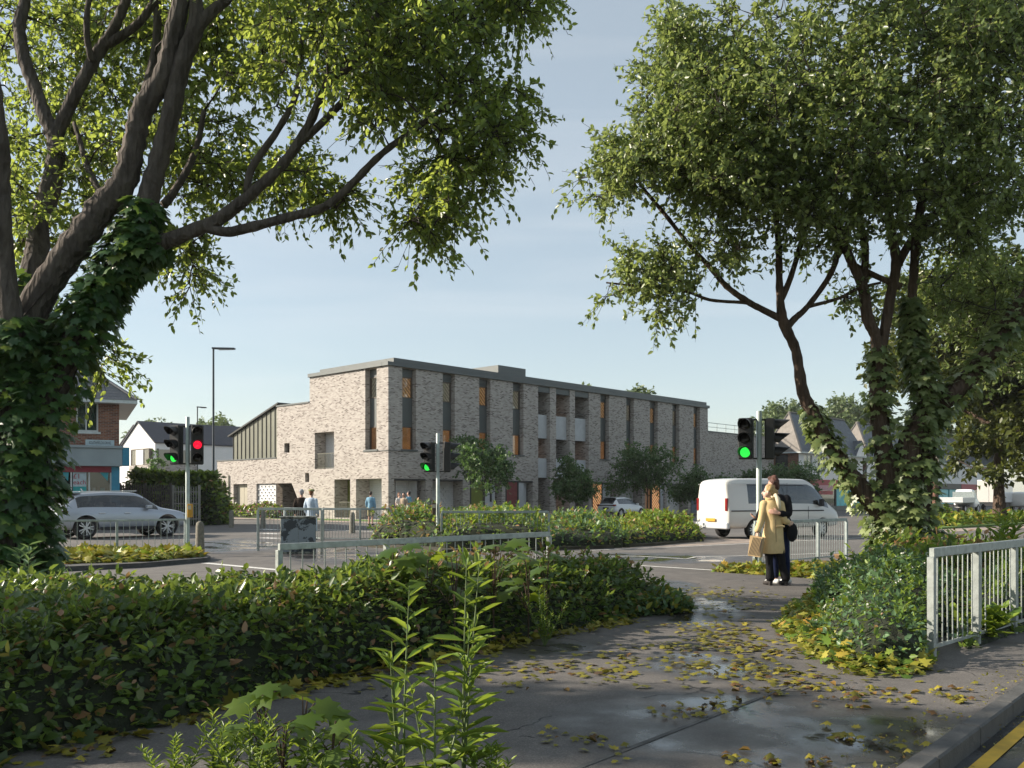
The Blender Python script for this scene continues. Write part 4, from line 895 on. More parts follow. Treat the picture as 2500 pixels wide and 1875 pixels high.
# planted island beyond the crossing: several bushes, then a low sweep
isl_h = [((905,1332),(1105,1346),(1100,1300),(960,1304),0.92,'tall bush at the left end of the planted island behind the signal pole',[('hedge_copper',0.25),('bluish',0.35),('bright',0.4)],21),
 ((1080,1347),(1340,1344),(1330,1296),(1060,1298),0.84,'bright green shrubs behind the middle guard rail on the island',[('bright',0.70),('bluish',0.20),('hedge_copper',0.10)],22),
 ((1330,1343),(1540,1337),(1500,1296),(1320,1294),0.62,'blue green bush on the island below the white hatchback',[('bluish',0.55),('bright',0.37),('hedge_copper',0.08)],23),
 ((1520,1337),(1718,1322),(1690,1306),(1490,1297),0.62,'yellowish bush at the right end of the island near the van',[('bright',0.75),('litter',0.17),('hedge_copper',0.08)],24)]
for a, b, c, d, h, lab, mt, sd in isl_h:
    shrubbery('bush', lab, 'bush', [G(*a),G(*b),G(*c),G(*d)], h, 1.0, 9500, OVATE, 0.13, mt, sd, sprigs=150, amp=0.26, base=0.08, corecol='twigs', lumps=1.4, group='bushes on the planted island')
# creeping yellow-green cover round the crossing
def cover(label, poly, hgt, n, size=0.17, mats=(('litter',0.8),('bright',0.2)), base=0.0, seed=5, shape=MAPLE):
    shrubbery('ground_cover', label, 'ground cover', poly, hgt, 0.5, n, shape, size, list(mats), seed, core=False, amp=0.3, kind='stuff', base=base, upright=0.15)
cover('yellow green creeping leaves in the kerbed bed behind the left railing', [G(120,1390),G(345,1383),G(500,1369),G(490,1361),G(300,1359),G(120,1363)], 0.14, 3400, 0.15, base=0.1)
cover('yellow creeping leaves along the foot of the rail behind the couple', [G(1735,1396),G(1850,1404),G(1990,1414),G(2100,1412),G(2110,1380),G(1990,1383),G(1850,1391),G(1760,1388)], 0.10, 3600, 0.12, seed=6)
cover('bright yellow green creeping leaves along the right side of the path', [G(2010,1440),G(1930,1480),G(1890,1530),G(1950,1595),G(2050,1648),G(2200,1658),G(2280,1640),G(2270,1560),G(2050,1480),G(2040,1440)], 0.13, 5000, 0.095, (('litter',0.6),('bright',0.4)), seed=7)
cover('yellow leaves gathered at the foot of the hedge', [(p.x,p.y) for p in front[3:]]+[(p.x+0.16,p.y-0.32) for p in front[:2:-1]], 0.05, 900, 0.095, (('fallen',0.6),('litter',0.4)), seed=8)
cover('fallen leaves against the bottom of the dark hedge at the left', [(p.x,p.y) for p in front[:5]]+[(p.x+0.10,p.y-0.26) for p in front[4::-1]], 0.03, 260, 0.10, (('fallen',0.8),('hedge',0.2)), seed=18)
cover('tiny yellow leaves and moss gathered along the kerb', [K(-2,-0.42),K(3,-0.30),K(9,-0.25),K(9,0.0),K(-2,0.0)], 0.012, 2600, 0.03, (('fallen',0.6),('litter',0.4)), seed=19, shape=SMALL)
cover('tiny yellow leaves in the gutter below the kerb', [K(-2,0.13),K(9,0.13),K(9,0.20),K(-2,0.22)], 0.012, 1500, 0.03, (('fallen',0.7),('litter',0.3)), base=-0.095, seed=20, shape=SMALL)
cover('low green plants on the median under the right tree', [G(2225,1286),G(2320,1289),G(2440,1281),G(2560,1274),G(2560,1264),G(2440,1268),G(2330,1266)], 0.35, 3000, 0.3, (('litter',0.3),('bright',0.3),('hedge',0.4)), base=0.08, seed=31, shape=OVATE)
# right hand bank of mixed plants
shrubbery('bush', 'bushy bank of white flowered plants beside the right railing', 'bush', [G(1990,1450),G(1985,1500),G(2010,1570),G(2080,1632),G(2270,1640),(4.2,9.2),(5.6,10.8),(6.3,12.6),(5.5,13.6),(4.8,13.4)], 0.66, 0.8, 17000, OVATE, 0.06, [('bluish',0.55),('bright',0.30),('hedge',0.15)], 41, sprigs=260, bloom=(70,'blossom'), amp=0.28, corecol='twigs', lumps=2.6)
shrubbery('bush', 'copper and green bush at the foot of the ivied right tree', 'bush', [(4.9,13.0),(5.9,12.2),(8.6,13.6),(9.0,16.4),(7.0,17.0),(5.4,15.2)], 0.62, 0.8, 5200, OVATE, 0.12, [('hedge_copper',0.22),('bright',0.5),('hedge',0.28)], 42, sprigs=120, amp=0.24, corecol='twigs')
shrubbery('bush', 'tangled green bush behind the right railing', 'bush', [(4.35,8.75),(6.2,10.5),(9.5,13.8),(11.5,15.5),(9.5,16.5),(6.2,12.8)], 0.62, 0.6, 9500, OVATE, 0.08, [('hedge',0.45),('bright',0.4),('bluish',0.15)], 43, sprigs=160, amp=0.26, corecol='twigs', lumps=2.2)
shrubbery('bush', 'rounded green bush on the median in front of the flatbed truck', 'bush', [G(2225,1284),G(2330,1284),G(2345,1272),G(2290,1266),G(2230,1268)], 1.0, 2.0, 2600, OVATE, 0.26, [('hedge',0.7),('bright',0.3)], 44, amp=0.1, base=0.05, corecol='twigs')
# flower bed along the garage wall
B3 = lambda x, y: Vector(B(x,y)+(0,))
shrubbery('flower_bed', 'bed of green and pink flowering plants along the garage wall', 'flower bed', [B3(-0.3,9.8),B3(-0.3,23.5),B3(-1.9,23.5),B3(-1.9,9.8)], 0.85, 0.6, 5200, OVATE, 0.2, [('hedge',0.5),('bright',0.32),('pink',0.18)], 51, amp=0.3, corecol='twigs', lumps=1.6)
# tall clipped hedge of climbers by the shop fence
YH = 48.0
hx0, hx1 = (285-CX)/F*YH, (536-CX)/F*YH
shrubbery('hedge', 'tall leafy screen of climbers behind the metal fence', 'hedge', [(hx0,YH),(hx1,YH-0.2),(hx1+0.1,YH+1.8),(hx0,YH+2.2)], 2.75, 0.55, 9500, OVATE, 0.24, [('bright',0.45),('hedge',0.55)], 52, amp=0.07, corecol='twigs', lumps=1.2)
tree('pointed dark shrub between the shop and the white house', (P(378,1213,60)-Vector((0,0,1.5))), 4.6, 1.4, 0.4, 'leaf_street', 0.16, 80, 5, 8, r0=0.08, squash=1.2)

# ------------------------------------------------------------------ individual wild plants
def weed(label, base, h, nst, leafn, lsize, mat='bright', spread=0.12, shape=LANCE, name='plant', lean=(0,0), tipup=0.6):
    base = Vector(base); t = thing(name, label, 'plant', base); mb = MB(); ps, ts, ns_, sz = [], [], [], []
    for k in range(nst):
        hh_ = h*(1 if k == 0 else random.uniform(0.55,0.95)); dx, dy = (random.uniform(-spread,spread) for _ in range(2)) if k else (0,0)
        pts = [base+Vector((dx*q+lean[0]*q*q, dy*q+lean[1]*q*q, hh_*q)) for q in (0,.25,.5,.75,1)]; mb.tube(pts, [0.008,0.007,0.006,0.004,0.002], 5)
        n = int(leafn*hh_/h)
        for i in range(n):
            q = 0.12+0.88*(i+random.random())/n; p = pts[0].lerp(pts[4], q); p = base+Vector((dx*q+lean[0]*q*q, dy*q+lean[1]*q*q, hh_*q)); an = i*2.4+random.uniform(-.3,.3)
            ps.append(p); ts.append((math.cos(an),math.sin(an),tipup*(0.6+0.8*q)+random.uniform(-.45,.35))); ns_.append((-math.cos(an)*.5+random.uniform(-.5,.5),-math.sin(an)*.5+random.uniform(-.5,.5),1)); sz.append(lsize*random.uniform(.75,1.2)*(1.15-0.5*q))
    mb.build('stem', M['weed_stem'], t, True)
    leafmesh('foliage', np.array(ps), np.array(ts), np.array(ns_), np.array(sz), shape, M[mat], t)
    return t
M['weed_stem'] = plain('green_stem', (0.10,0.14,0.05), 0.6)
def at(u, v, Y): return Vector(((u-CX)/F*Y, Y, 0))
def ph(v, Y): return H-(v-V0)/F*Y
weed('tall upright willowherb in the centre foreground, left of two', at(985,0,4.4), ph(1430,4.4), 3, 26, 0.20, spread=0.12, lean=(0.03,0))
weed('tallest willowherb in the centre foreground reaching over the hedge', at(1130,0,4.5), ph(1352,4.5), 3, 30, 0.20, spread=0.13, lean=(0.02,0))
weed('leafy willowherb growing between the two tall ones', at(1062,0,4.3), ph(1610,4.3), 3, 22, 0.17, spread=0.18)
for i, (u, v, Y, lab) in enumerate(((520,1740,4.6,'small narrow leaved weed at the bottom edge, leftmost'),(610,1720,4.5,'narrow leaved weed at the bottom edge under the seedlings'),(700,1770,4.4,'narrow leaved weed right of the bottom left seedlings'),(425,1800,4.5,'tiny weed at the bottom edge near the left corner'),(860,1790,4.4,'low weed at the bottom edge left of the willowherb'),(1200,1820,4.4,'low weed right of the tall willowherb'))):
    weed(lab, at(u,0,Y), ph(v,Y), 7, 40, 0.075, spread=0.22, tipup=0.9)
weed('dark spiky weed at the foot of the left ivied tree', at(70,0,9.6), ph(1330,9.6), 6, 30, 0.26, 'bluish', spread=0.45)
weed('rosemary like plant in front of the hedge at its right', at(1330,0,9.1), ph(1420,9.1), 6, 60, 0.07, 'bright', spread=0.3, tipup=0.9)
weed('upright weeds by the right railing bank', at(2440,0,13.5), ph(1250,13.5), 5, 40, 0.3, 'bright', spread=0.4)
weed('young broad leaved shoots inside the right railing', at(2390,0,9.4), ph(1480,9.4), 5, 30, 0.20, 'bright', spread=0.25, shape=OVATE)
weed('tall yellowish weed on the island near the van, left one', at(1632,0,31), ph(1252,31), 2, 40, 0.22, 'bright', spread=0.1)
weed('tall yellowish weed on the island near the van, right one', at(1655,0,31), ph(1256,31), 2, 40, 0.22, 'bright', spread=0.1)
weed('bushy low weed against the right bank near the path', at(2060,0,9.6), ph(1520,9.6), 7, 46, 0.11, 'bluish', spread=0.35, shape=OVATE)
weed('leafy weed rising out of the flowering bank near its left end', at(2030,0,11.2), 0.82, 7, 44, 0.085, 'bluish', spread=0.4, shape=OVATE)
weed('leafy weed rising out of the flowering bank near the rail post', at(2215,0,9.6), 0.78, 7, 44, 0.085, 'bright', spread=0.35, shape=OVATE)
weed('narrow leaved weeds in the middle of the flowering bank', at(2120,0,10.2), 0.86, 8, 46, 0.10, 'bluish', spread=0.45)
def seedling(label, base, h, leaves, lsize, seed, mat='bright'):
    """maple seedling: thin stems each ending in broad lobed leaves"""
    r = random.Random(seed); base = Vector(base); t = thing('maple_seedling', label, 'seedling', base); st = MB(); me_ = None
    ps, ts, ns_, sz = [], [], [], []
    for k in range(leaves):
        an = r.uniform(0,6.28); q = r.uniform(0.45,1.0); rad = r.uniform(0.08,0.42)*h*(1.2-q*0.6); p = base+Vector((math.cos(an)*rad, math.sin(an)*rad*0.7, h*q))
        st.tube([base+Vector((0,0,h*q*0.55)), base+Vector((math.cos(an)*rad*.5,math.sin(an)*rad*.35,h*q*0.9)), p], [0.005,0.004,0.003], 5)
        ps.append(p); ts.append((math.cos(an)+0.4, math.sin(an)-0.3, -0.25+r.uniform(-.3,.2))); ns_.append((r.uniform(-.3,.3)-0.15,r.uniform(-.4,.1)-0.15,1)); sz.append(lsize*r.uniform(.6,1.2))
    st.tube([base, base+Vector((0,0,h*0.5)), base+Vector((0.02,0,h*0.95))], [0.009,0.007,0.004], 6)
    st.build('stem', M['bark_warm'], t, True)
    for i in range(leaves):
        leafmesh('leaf', np.array([ps[i]]), np.array([ts[i]]), np.array([ns_[i]]), np.array([sz[i]]), MAPLE, M[mat], t)
M['maple'] = leafmat('maple_leaf', [(0.0,(0.05,0.10,0.015)),(1.0,(0.11,0.17,0.025))], 0.42, (0.45,0.55,0.04))
for i, (u, Y, v, n, s, lab) in enumerate(((955,8.8,1325,9,0.27,'maple seedling over the hedge, leftmost before the near rail'),(1040,8.7,1352,9,0.24,'maple seedling second from the left over the hedge'),(1110,8.6,1345,8,0.22,'maple seedling rising behind the tall willowherb'),
        (1205,9.2,1312,10,0.26,'maple seedling in front of the rail, third cluster'),(1290,9.4,1340,10,0.25,'maple seedling right of the willowherb tip'),(1335,9.8,1330,8,0.23,'maple seedling hiding the end post of the near rail'),
        (640,4.7,1665,10,0.17,'maple seedling in the bottom foreground, left one'),(740,4.6,1700,9,0.17,'maple seedling in the bottom foreground with red stalk, middle one'),(690,4.4,1770,8,0.15,'maple seedling low in the bottom foreground'),(810,4.5,1750,7,0.15,'maple seedling in the bottom foreground, right one'))):
    seedling(lab, at(u,0,Y), ph(v,Y), n, s, i, 'maple')

# ------------------------------------------------------------------ fallen leaves on the path
cl = [(1700,1445,60,14,34),(1790,1450,70,12,30),(1760,1480,80,14,40),(1700,1530,60,12,22),(1800,1540,70,22,60),(1740,1570,70,14,34),(1650,1585,70,10,24),(1830,1590,90,24,70),(1900,1650,110,24,60),(1690,1625,60,14,26),(1850,1690,70,16,24),(2050,1690,120,22,44),
  (1300,1630,50,14,16),(1400,1625,60,16,22),(1460,1640,40,14,14),(1540,1620,60,14,16),(1290,1680,50,12,10),(1690,1740,60,14,18),(1770,1725,40,10,10),(1620,1745,30,10,6),(1350,1800,40,14,12),(1460,1810,40,16,12),(1520,1850,30,14,4),(1780,1855,40,14,9),(1880,1865,40,10,8),(1990,1860,50,12,8),(2080,1800,60,26,16),(2150,1720,110,16,24),(2330,1710,60,14,16),(2200,1830,50,18,8),(2300,1690,90,10,16),
  (450,1760,70,12,14),(300,1800,60,14,10),(150,1850,60,14,10),(560,1730,60,12,8),(620,1680,40,10,6),(270,1840,50,12,6),(1170,1590,60,10,10),(1050,1640,60,10,10),(880,1680,60,10,6)]
pos = []
for (u,v,su,sv,n) in cl:
    for k in range(n):
        vv = v+random.gauss(0,sv*0.75)
        if vv < 1425: continue
        p = G(u+random.gauss(0,su*0.7), vv); pos.append(p)
pos.sort(key=lambda p: p.y)
one = [leafmesh('proto', np.array([(0,-0.5,0)]), np.array([(0,1,0)]), np.array([(0,0,1)]), np.array([1.0]), (MAPLE[0]*np.array([1,1,f])+np.array([0,0,g]), MAPLE[1]), M['fallen'], None, rnd=np.array([q])) for f, g, q in ((1.6,.06,.2),(2.2,.09,.5),(-1.4,.02,.7),(3.6,.16,.82),(3.0,.12,.97),(2.0,.08,.4),(4.2,.2,.15),(-2.5,.1,.9))]
one += [leafmesh('proto', np.array([(0,-0.5,0)]), np.array([(0,1,0)]), np.array([(0,0,1)]), np.array([1.0]), (OVATE[0]*np.array([w_,1,f])+np.array([0,0,.03]), OVATE[1]), M['fallen'], None, rnd=np.array([q])) for w_, f, q in ((1.2,2.5,.92),(1.0,4,.98),(1.3,-2,.3))]
mesh1 = [o.data for o in one]
for o in one: bpy.data.objects.remove(o)
NI = 300
for p in pos[:NI]:
    o = bpy.data.objects.new('fallen_leaf', random.choices(mesh1, (3,3,2,3,2,3,2,1,1.5,1.5,1))[0]); COL.objects.link(o); o.location = (p.x,p.y,0.012+random.uniform(0,.006)); s = random.uniform(0.042,0.10); o.scale = (s*random.uniform(.6,1),s*random.uniform(.7,1),s)
    o.rotation_euler = (random.uniform(-.22,.22),random.uniform(-.22,.22),random.uniform(0,6.28)); tag(o, 'single fallen yellow green maple leaf lying on the near footpath', 'fallen leaf', 'fallen leaves on the near path')
rest = np.array([p[:] for p in pos[NI:]])
rest = np.concatenate([rest]+[rest+np.stack([RNG.normal(0,.3,len(rest)),RNG.normal(0,.4,len(rest)),np.zeros(len(rest))],-1)]); rest = rest[rest[:,1] > pos[NI-1].y-0.2]
k = len(rest); rest[:,2] = 0.014+RNG.random(k)*0.012
a = RNG.uniform(0,6.28,k); o = leafmesh('leaf_litter', rest, np.stack([np.cos(a),np.sin(a),RNG.normal(0,.15,k)],-1), np.array([[0,0,1.0]])+rv(k,.2), RNG.uniform(0.055,0.095,k), MAPLE, M['fallen']); tag(o, 'scattered yellow leaves on the far stretch of the path', 'leaf litter', kind='stuff')
# ------------------------------------------------------------------ guard rails
BARM = {}
def guardrail(label, pts, h, mat, spacing=0.105, rail=(0.05,0.07), post=0.06, barr=0.009, bottom=0.12, lift=0.0):
    """posts at pts (ground points), top and bottom rail and upright bars between them"""
    pts = [Vector(p) for p in pts]; t = thing('guard_rail', label, 'railing', pts[0], 0, 'steel pedestrian guard rails'); o = pts[0]
    key = (round(h,3), barr, bottom)
    if key not in BARM: BARM[key] = MB().lathe([(barr,0),(barr,h-rail[1]-bottom+0.02)], 6).mesh('bar')
    for i, p in enumerate(pts):
        d = (pts[min(i+1,len(pts)-1)]-pts[max(i-1,0)]); an = math.atan2(d.y,d.x); q = p-o
        pm = MB().box(-post/2,post/2,-post/2,post/2,-0.05,h-rail[1]+0.002).build('post', mat, t, bevel=0.004); pm.location = q; pm.rotation_euler = (random.uniform(-.008,.008),random.uniform(-.008,.008),an)
    for i in range(len(pts)-1):
        a, b = pts[i]-o, pts[i+1]-o; L = (b-a).length; an = math.atan2((b-a).y,(b-a).x); z = Vector((0,0,1))
        MB().bar(a+z*(h-rail[1]/2), b+z*(h-rail[1]/2), rail[0], rail[1]).build('top_rail', mat, t, bevel=0.005)
        dd = (b-a).normalized()*post*0.52
        MB().bar(a+dd+z*bottom, b-dd+z*bottom, 0.025, 0.03).build('bottom_rail', mat, t)
        n = max(1, int(L/spacing)-1)
        for k in range(n):
            br = link('bar', BARM[key], mat, t); br.location = a.lerp(b,(k+1)/(n+1))+z*(bottom-0.01); br.rotation_euler = (random.uniform(-.006,.006),random.uniform(-.006,.006),0)
    return t
def on(u, Y): return Vector(((u-CX)/F*Y, Y, 0))
guardrail('near galvanised guard rail half hidden behind the hedge and maple seedlings', [on(681,9.65),on(944,10.75),on(1167,11.9),on(1341,13.0)], 1.0, M['steel_white'], 0.14, barr=0.007)
ra, rb = G(2275,1612), on(2495,10.1); rd = (rb-ra).normalized()
guardrail('foreground guard rail by the kerb in the right corner', [ra, ra+rd*1.15, ra+rd*2.3, ra+rd*3.45, ra+rd*4.6], 1.03, M['steel_white'], 0.122, barr=0.0075, rail=(0.05,0.085), post=0.065)
guardrail('guard rail just behind the embracing couple', [on(1842,18.9),on(1924,19.7),on(1997,20.6),on(2066,21.4)], 1.0, M['steel'], 0.095, barr=0.0065)
guardrail('guard rail in front of the silver car at the left', [on(40,21.4),on(138,21.6),on(286,22.1),on(452,23.0)], 0.95, M['steel'], 0.135, barr=0.0065, rail=(0.05,0.05))
guardrail('guard rail panel behind the peeling cabinet', [on(630,25.1),on(785,24.9)], 1.2, M['steel'], 0.11, barr=0.0065)
guardrail('guard rail across the middle distance before the man in the blue shirt', [on(694,31.4),on(789,30.2),on(879,30.0),on(959,30.0)], 1.13, M['steel'], 0.10, barr=0.0065)
guardrail('guard rail in front of the bright shrubs beside the centre signal', [on(1078,25.9),on(1171,26.0),on(1258,26.1),on(1340,26.2)], 1.1, M['steel'], 0.10, barr=0.0065)

# ------------------------------------------------------------------ traffic signals
M['pole'] = plain('grey_green_pole', (0.40,0.46,0.44), 0.45, 0.2, 0.12, 8.0)
def lensmat(n, c, s): return plain(n, [x*0.5 for x in c], 0.3, emit=c, es=s, var=0.05)
M['green_on'] = lensmat('lit_green_lens', (0.03,0.75,0.07), 0.75); M['red_on'] = lensmat('lit_red_lens', (0.90,0.01,0.04), 0.75); M['lens_off'] = plain('dark_lens', (0.03,0.028,0.03), 0.15)
M['amber_box'] = plain('yellow_push_box', (0.55,0.28,0.02), 0.5); M['cream_plate'] = plain('cream_plate', (0.5,0.46,0.38), 0.5)
def signal_head(parent, pos, yaw, lit, hh=0.98):
    """three lens head; local -y is the face"""
    hd = thing('signal_head', None, None, pos, yaw); hd.parent = parent
    w, d = 0.30, 0.20
    hb = MB().box(-w/2,w/2,-d/2,d/2,0,hh).mesh('housing', bevel=0.025); link('housing', hb, M['black'], hd)
    step = hh/3
    for k in range(3):
        z = hh-step*(k+0.5)
        MB().lathe([(0.0,-d/2-0.035),(0.06,-d/2-0.03),(0.105,-d/2-0.004),(0.105,-d/2+0.01)], 20, c=(0,0,z), axis='y').build('lens', M[lit[k]] if lit[k] else M['lens_off'], hd, smooth=True)
        vs, fs = [], []; n = 14
        for i in range(n+1):
            a = R(-28)+R(236)*i/n; r = 0.125; L = 0.31*(0.32+0.68*max(0,math.sin(a)*0.75+0.25)); 
            for rr in (r, r+0.008): vs += [(rr*math.cos(a),-d/2+0.005,z+rr*math.sin(a)),(rr*math.cos(a)*0.97,-d/2-L,z+rr*math.sin(a)*0.95-0.01)]
        for i in range(n):
            b = i*4; fs += [(b,b+1,b+5,b+4),(b+2,b+6,b+7,b+3),(b+1,b+3,b+7,b+5)]
        MB().add(vs, fs).build('visor', M['black'], hd, smooth='auto')
    return hd
def traffic_signal(label, base, h, rp, heads, hz, hh, box):
    t = thing('traffic_signal', label, 'traffic light', base)
    MB().lathe([(rp,-0.05),(rp,h),(rp*0.85,h+0.012)], 20).build('pole', M['pole'], t, smooth='auto')
    for (dx, dy, yaw, lit) in heads:
        signal_head(t, (dx,dy,hz), yaw, lit, hh)
        for z in (hz+0.02, hz+hh-0.03): MB().bar((0,0,z),(dx,dy,z),0.05,0.035).build('bracket', M['black'], t)
    if box:
        bm, dx = box; pb = MB().box(dx-0.055,dx+0.055,-0.10-rp,-rp+0.01,0.98,1.32).build('push_button_box', bm, t, bevel=0.008)
        MB().box(dx-0.045,dx+0.045,-0.106-rp,-0.101-rp,1.18,1.28).build('button_plate', M['cream_plate'], pb)
    return t
G_, R_ = (None,None,'green_on'), (None,'red_on',None)
traffic_signal('traffic signal at the left showing one green and one red light', on(458,23.0)+Vector((0,0,0)), 3.52, 0.052, [(-0.27,-0.03,R(-20),G_),(0.24,0.02,R(22),R_)], 2.32, 1.0, (M['amber_box'],0.10))
traffic_signal('traffic signal in the centre before the largest street tree', on(1069,26.4), 3.34, 0.052, [(-0.25,-0.02,R(-26),G_),(0.26,0.05,R(100),(None,None,None))], 2.22, 0.88, (M['bark_warm'],-0.10))
traffic_signal('traffic signal behind the couple showing a green light', on(1853,18.9), 3.28, 0.056, [(-0.28,-0.03,R(-24),G_),(0.24,0.06,R(75),(None,None,None))], 2.28, 0.86, None)
# stone bollards
def bollard(label, p, h, r):
    t = MB().lathe([(r,-0.05),(r*0.98,0.02),(r*0.84,h*0.86),(r*0.72,h*0.94),(r*0.45,h*0.985),(0.02,h)], 12); o = t.build('bollard', M['stone'], None, smooth='auto'); o.location = p
    tag(o, label, 'bollard', 'stone bollards')
bollard('nearest stone bollard beside the left traffic signal', G(488,1352), 0.86, 0.125)
bollard('stone bollard before the garage wall flower bed', G(565,1288), 0.85, 0.13)
bollard('stone bollard behind the post of the cabinet rail', G(642,1290), 0.85, 0.13)
bollard('stone bollard behind the middle distance rail', G(860,1302), 0.88, 0.13)
# weathered service cabinet
m, nd, lk = newmat('peeling_paint'); b = nd['Principled BSDF']; tc = nd.new('ShaderNodeTexCoord'); nz = nd.new('ShaderNodeTexNoise'); nz.inputs['Scale'].default_value = 2.6; nz.inputs['Detail'].default_value = 9; nz.inputs['Roughness'].default_value = 0.62
lk.new(tc.outputs['Object'], nz.inputs['Vector']); r = ramp(nd, [(0.49,(0.23,0.27,0.30)),(0.515,(0.035,0.045,0.055))]); lk.new(nz.outputs['Fac'], r.inputs[0]); lk.new(r.outputs[0], b.inputs['Base Color']); b.inputs['Roughness'].default_value = 0.6
M['peel'] = m
m, nd, lk = newmat('mossy_paint'); b = nd['Principled BSDF']; tc = nd.new('ShaderNodeTexCoord'); nz = nd.new('ShaderNodeTexNoise'); nz.inputs['Scale'].default_value = 12; nz.inputs['Detail'].default_value = 8
lk.new(tc.outputs['Object'], nz.inputs['Vector']); r = ramp(nd, [(0.42,(0.05,0.055,0.05)),(0.55,(0.30,0.31,0.27)),(0.7,(0.42,0.40,0.30))]); lk.new(nz.outputs['Fac'], r.inputs[0]); lk.new(r.outputs[0], b.inputs['Base Color'])
M['mossy'] = m
cb = thing('service_cabinet', 'grey street cabinet with peeling paint and two doors', 'cabinet', on(728,24.1), R(14))
MB().box(-0.46,0.46,-0.17,0.2,0.0,0.94).build('casing', M['mossy'], cb, bevel=0.008)
for k in (0,1): MB().box(-0.45+0.45*k+0.004,-0.45+0.45*(k+1)-0.004,-0.186,-0.172,0.05,0.92).build('door', M['peel'], cb, bevel=0.003)
MB().box(-0.49,0.49,-0.21,0.23,0.945,0.985).build('lid', M['mossy'], cb, bevel=0.006)
# street lamps
def street_lamp(label, u, vt, Y, arm, ang, col):
    hgt = ph(vt,Y); t = thing('street_lamp', label, 'street lamp', on(u,Y), ang)
    MB().lathe([(0.10,-0.1),(0.10,1.2),(0.07,1.3),(0.055,hgt)], 12).build('column', M[col], t, smooth='auto')
    MB().bar((-0.06,0,hgt+0.02),(arm,0,hgt-0.04),0.26,0.10).build('lamp_head', M[col], t, bevel=0.02)
    MB().box(0.35,arm-0.1,-0.09,0.09,hgt-0.10,hgt-0.06).build('diffuser', M['balcony'], t)
M['dark_pole'] = plain('dark_blue_pole', (0.03,0.04,0.05), 0.45, 0.3)
street_lamp('tall dark street lamp left of the metal gable', 521, 851, 54, 1.35, R(-8), 'dark_pole')
street_lamp('distant street lamp behind the left traffic signal', 482, 994, 92, 0.9, R(5), 'dark_rail')

# ------------------------------------------------------------------ corner shop at the left
DS = Vector((0.9,0.435,0)).normalized(); SC = on(291,42.0); srz = math.atan2(DS.y,DS.x)
def fS(u, v=1213): return onplane(SC, DS, u, v)
shop = thing('corner_shop', 'brick corner shop with slate roof and blue grey fascia behind the silver car', 'building', SC, srz)
ze = fS(291,984)[1]; SWd = 8.5
wx = (fS(186)[0], fS(240)[0]); wz = (fS(213,1054)[1], fS(213,981)[1])
zf0, zf1 = fS(291,1139)[1], fS(291,1096)[1]
wall('front_wall', 'x', -9.0, 0.0, zf0, ze, [(wx[0],wx[1],wz[0],wz[1],0.18)], M['brick_red'], shop)
uvbox('side_wall', -0.3,-0.004,0.01,SWd,-0.1,ze, M['brick_red'], shop); uvbox('party_wall', -9.0,-8.7,0.01,SWd,-0.1,ze, M['brick_red'], shop)
w = MB().box(wx[0]+0.05,wx[1]-0.05,0.12,0.13,wz[0]+0.06,wz[1]-0.05).build('window', M['glass'], shop)
fr = MB(); wm = wx[0]+(wx[1]-wx[0])*0.42
for q in ((wx[0],wx[0]+0.07,wz[0],wz[1]),(wx[1]-0.07,wx[1],wz[0],wz[1]),(wx[0]+0.07,wx[1]-0.07,wz[0],wz[0]+0.08),(wx[0]+0.07,wx[1]-0.07,wz[1]-0.07,wz[1]),(wm,wm+0.05,wz[0]+0.08,wz[1]-0.07)): fr.box(q[0],q[1],0.08,0.17,q[2],q[3])
M['upvc'] = plain('white_upvc', (0.55,0.60,0.60), 0.4); fr.build('frame', M['upvc'], w)
M['teal_cloth'] = plain('teal_curtain', (0.06,0.20,0.21), 0.85, 0, 0.5, 8.0)
mb = MB(); n = 24; mb.add([(wx[0]+(wx[1]-wx[0])*i/n, 0.30+0.05*math.sin(i*1.9), z) for z in (wz[0],wz[1]) for i in range(n+1)], [(i,i+1,n+2+i,n+1+i) for i in range(n)]); mb.build('curtain', M['teal_cloth'], w, smooth=True)
MB().box(wx[0]-0.05,wx[1]+0.1,-0.06,0.1,wz[0]-0.09,wz[0]-0.005).build('sill', M['upvc'], shop)
M['dim'] = plain('dim_room', (0.05,0.05,0.05), 0.9)
MB().box(-8.7,-0.3,0.9,1.0,0,ze).build('room_back', M['dim'], shop)
# fascia, cornice, shop front
M['fascia_blue'] = plain('blue_grey_fascia', (0.26,0.31,0.33), 0.6, 0, 0.08, 1.5); M['shop_blue'] = plain('bright_blue_paint', (0.03,0.22,0.34), 0.5, 0, 0.1); M['crimson'] = plain('crimson_board', (0.24,0.02,0.04), 0.5)
MB().box(-9.0,0.12,-0.34,-0.004,zf0,zf1).build('fascia_board', M['fascia_blue'], shop, bevel=0.01)
MB().box(-9.0,0.16,-0.42,-0.002,zf1+0.003,zf1+0.12).build('cornice', M['fascia_blue'], shop, bevel=0.01)
MB().box(0.125,0.42,-0.36,0.3,zf0+0.03,zf1+0.06).build('side_fascia', M['shop_blue'], shop, bevel=0.01)
MB().box(-7.5,-0.05,-0.05,0.02,zf0-0.28,zf0-0.003).build('blind_box', M['crimson'], shop)
px0 = fS(272)[0]
MB().box(px0,0.02,-0.08,0.2,-0.05,zf0-0.004).build('pilaster', M['shop_blue'], shop, bevel=0.01)
MB().box(-9,px0,-0.06,0.12,-0.05,0.55).build('stall_riser', M['fascia_blue'], shop)
sw = MB().box(-8.9,px0-0.06,0.05,0.06,0.56,zf0-0.285).build('shop_window', M['glass'], shop)
fr = MB()
for x in (px0-0.06, fS(216)[0], fS(172)[0], -6.0): fr.box(x,x+0.06,0.0,0.11,0.55,zf0-0.285)
fr.build('mullion', M['upvc'], sw)
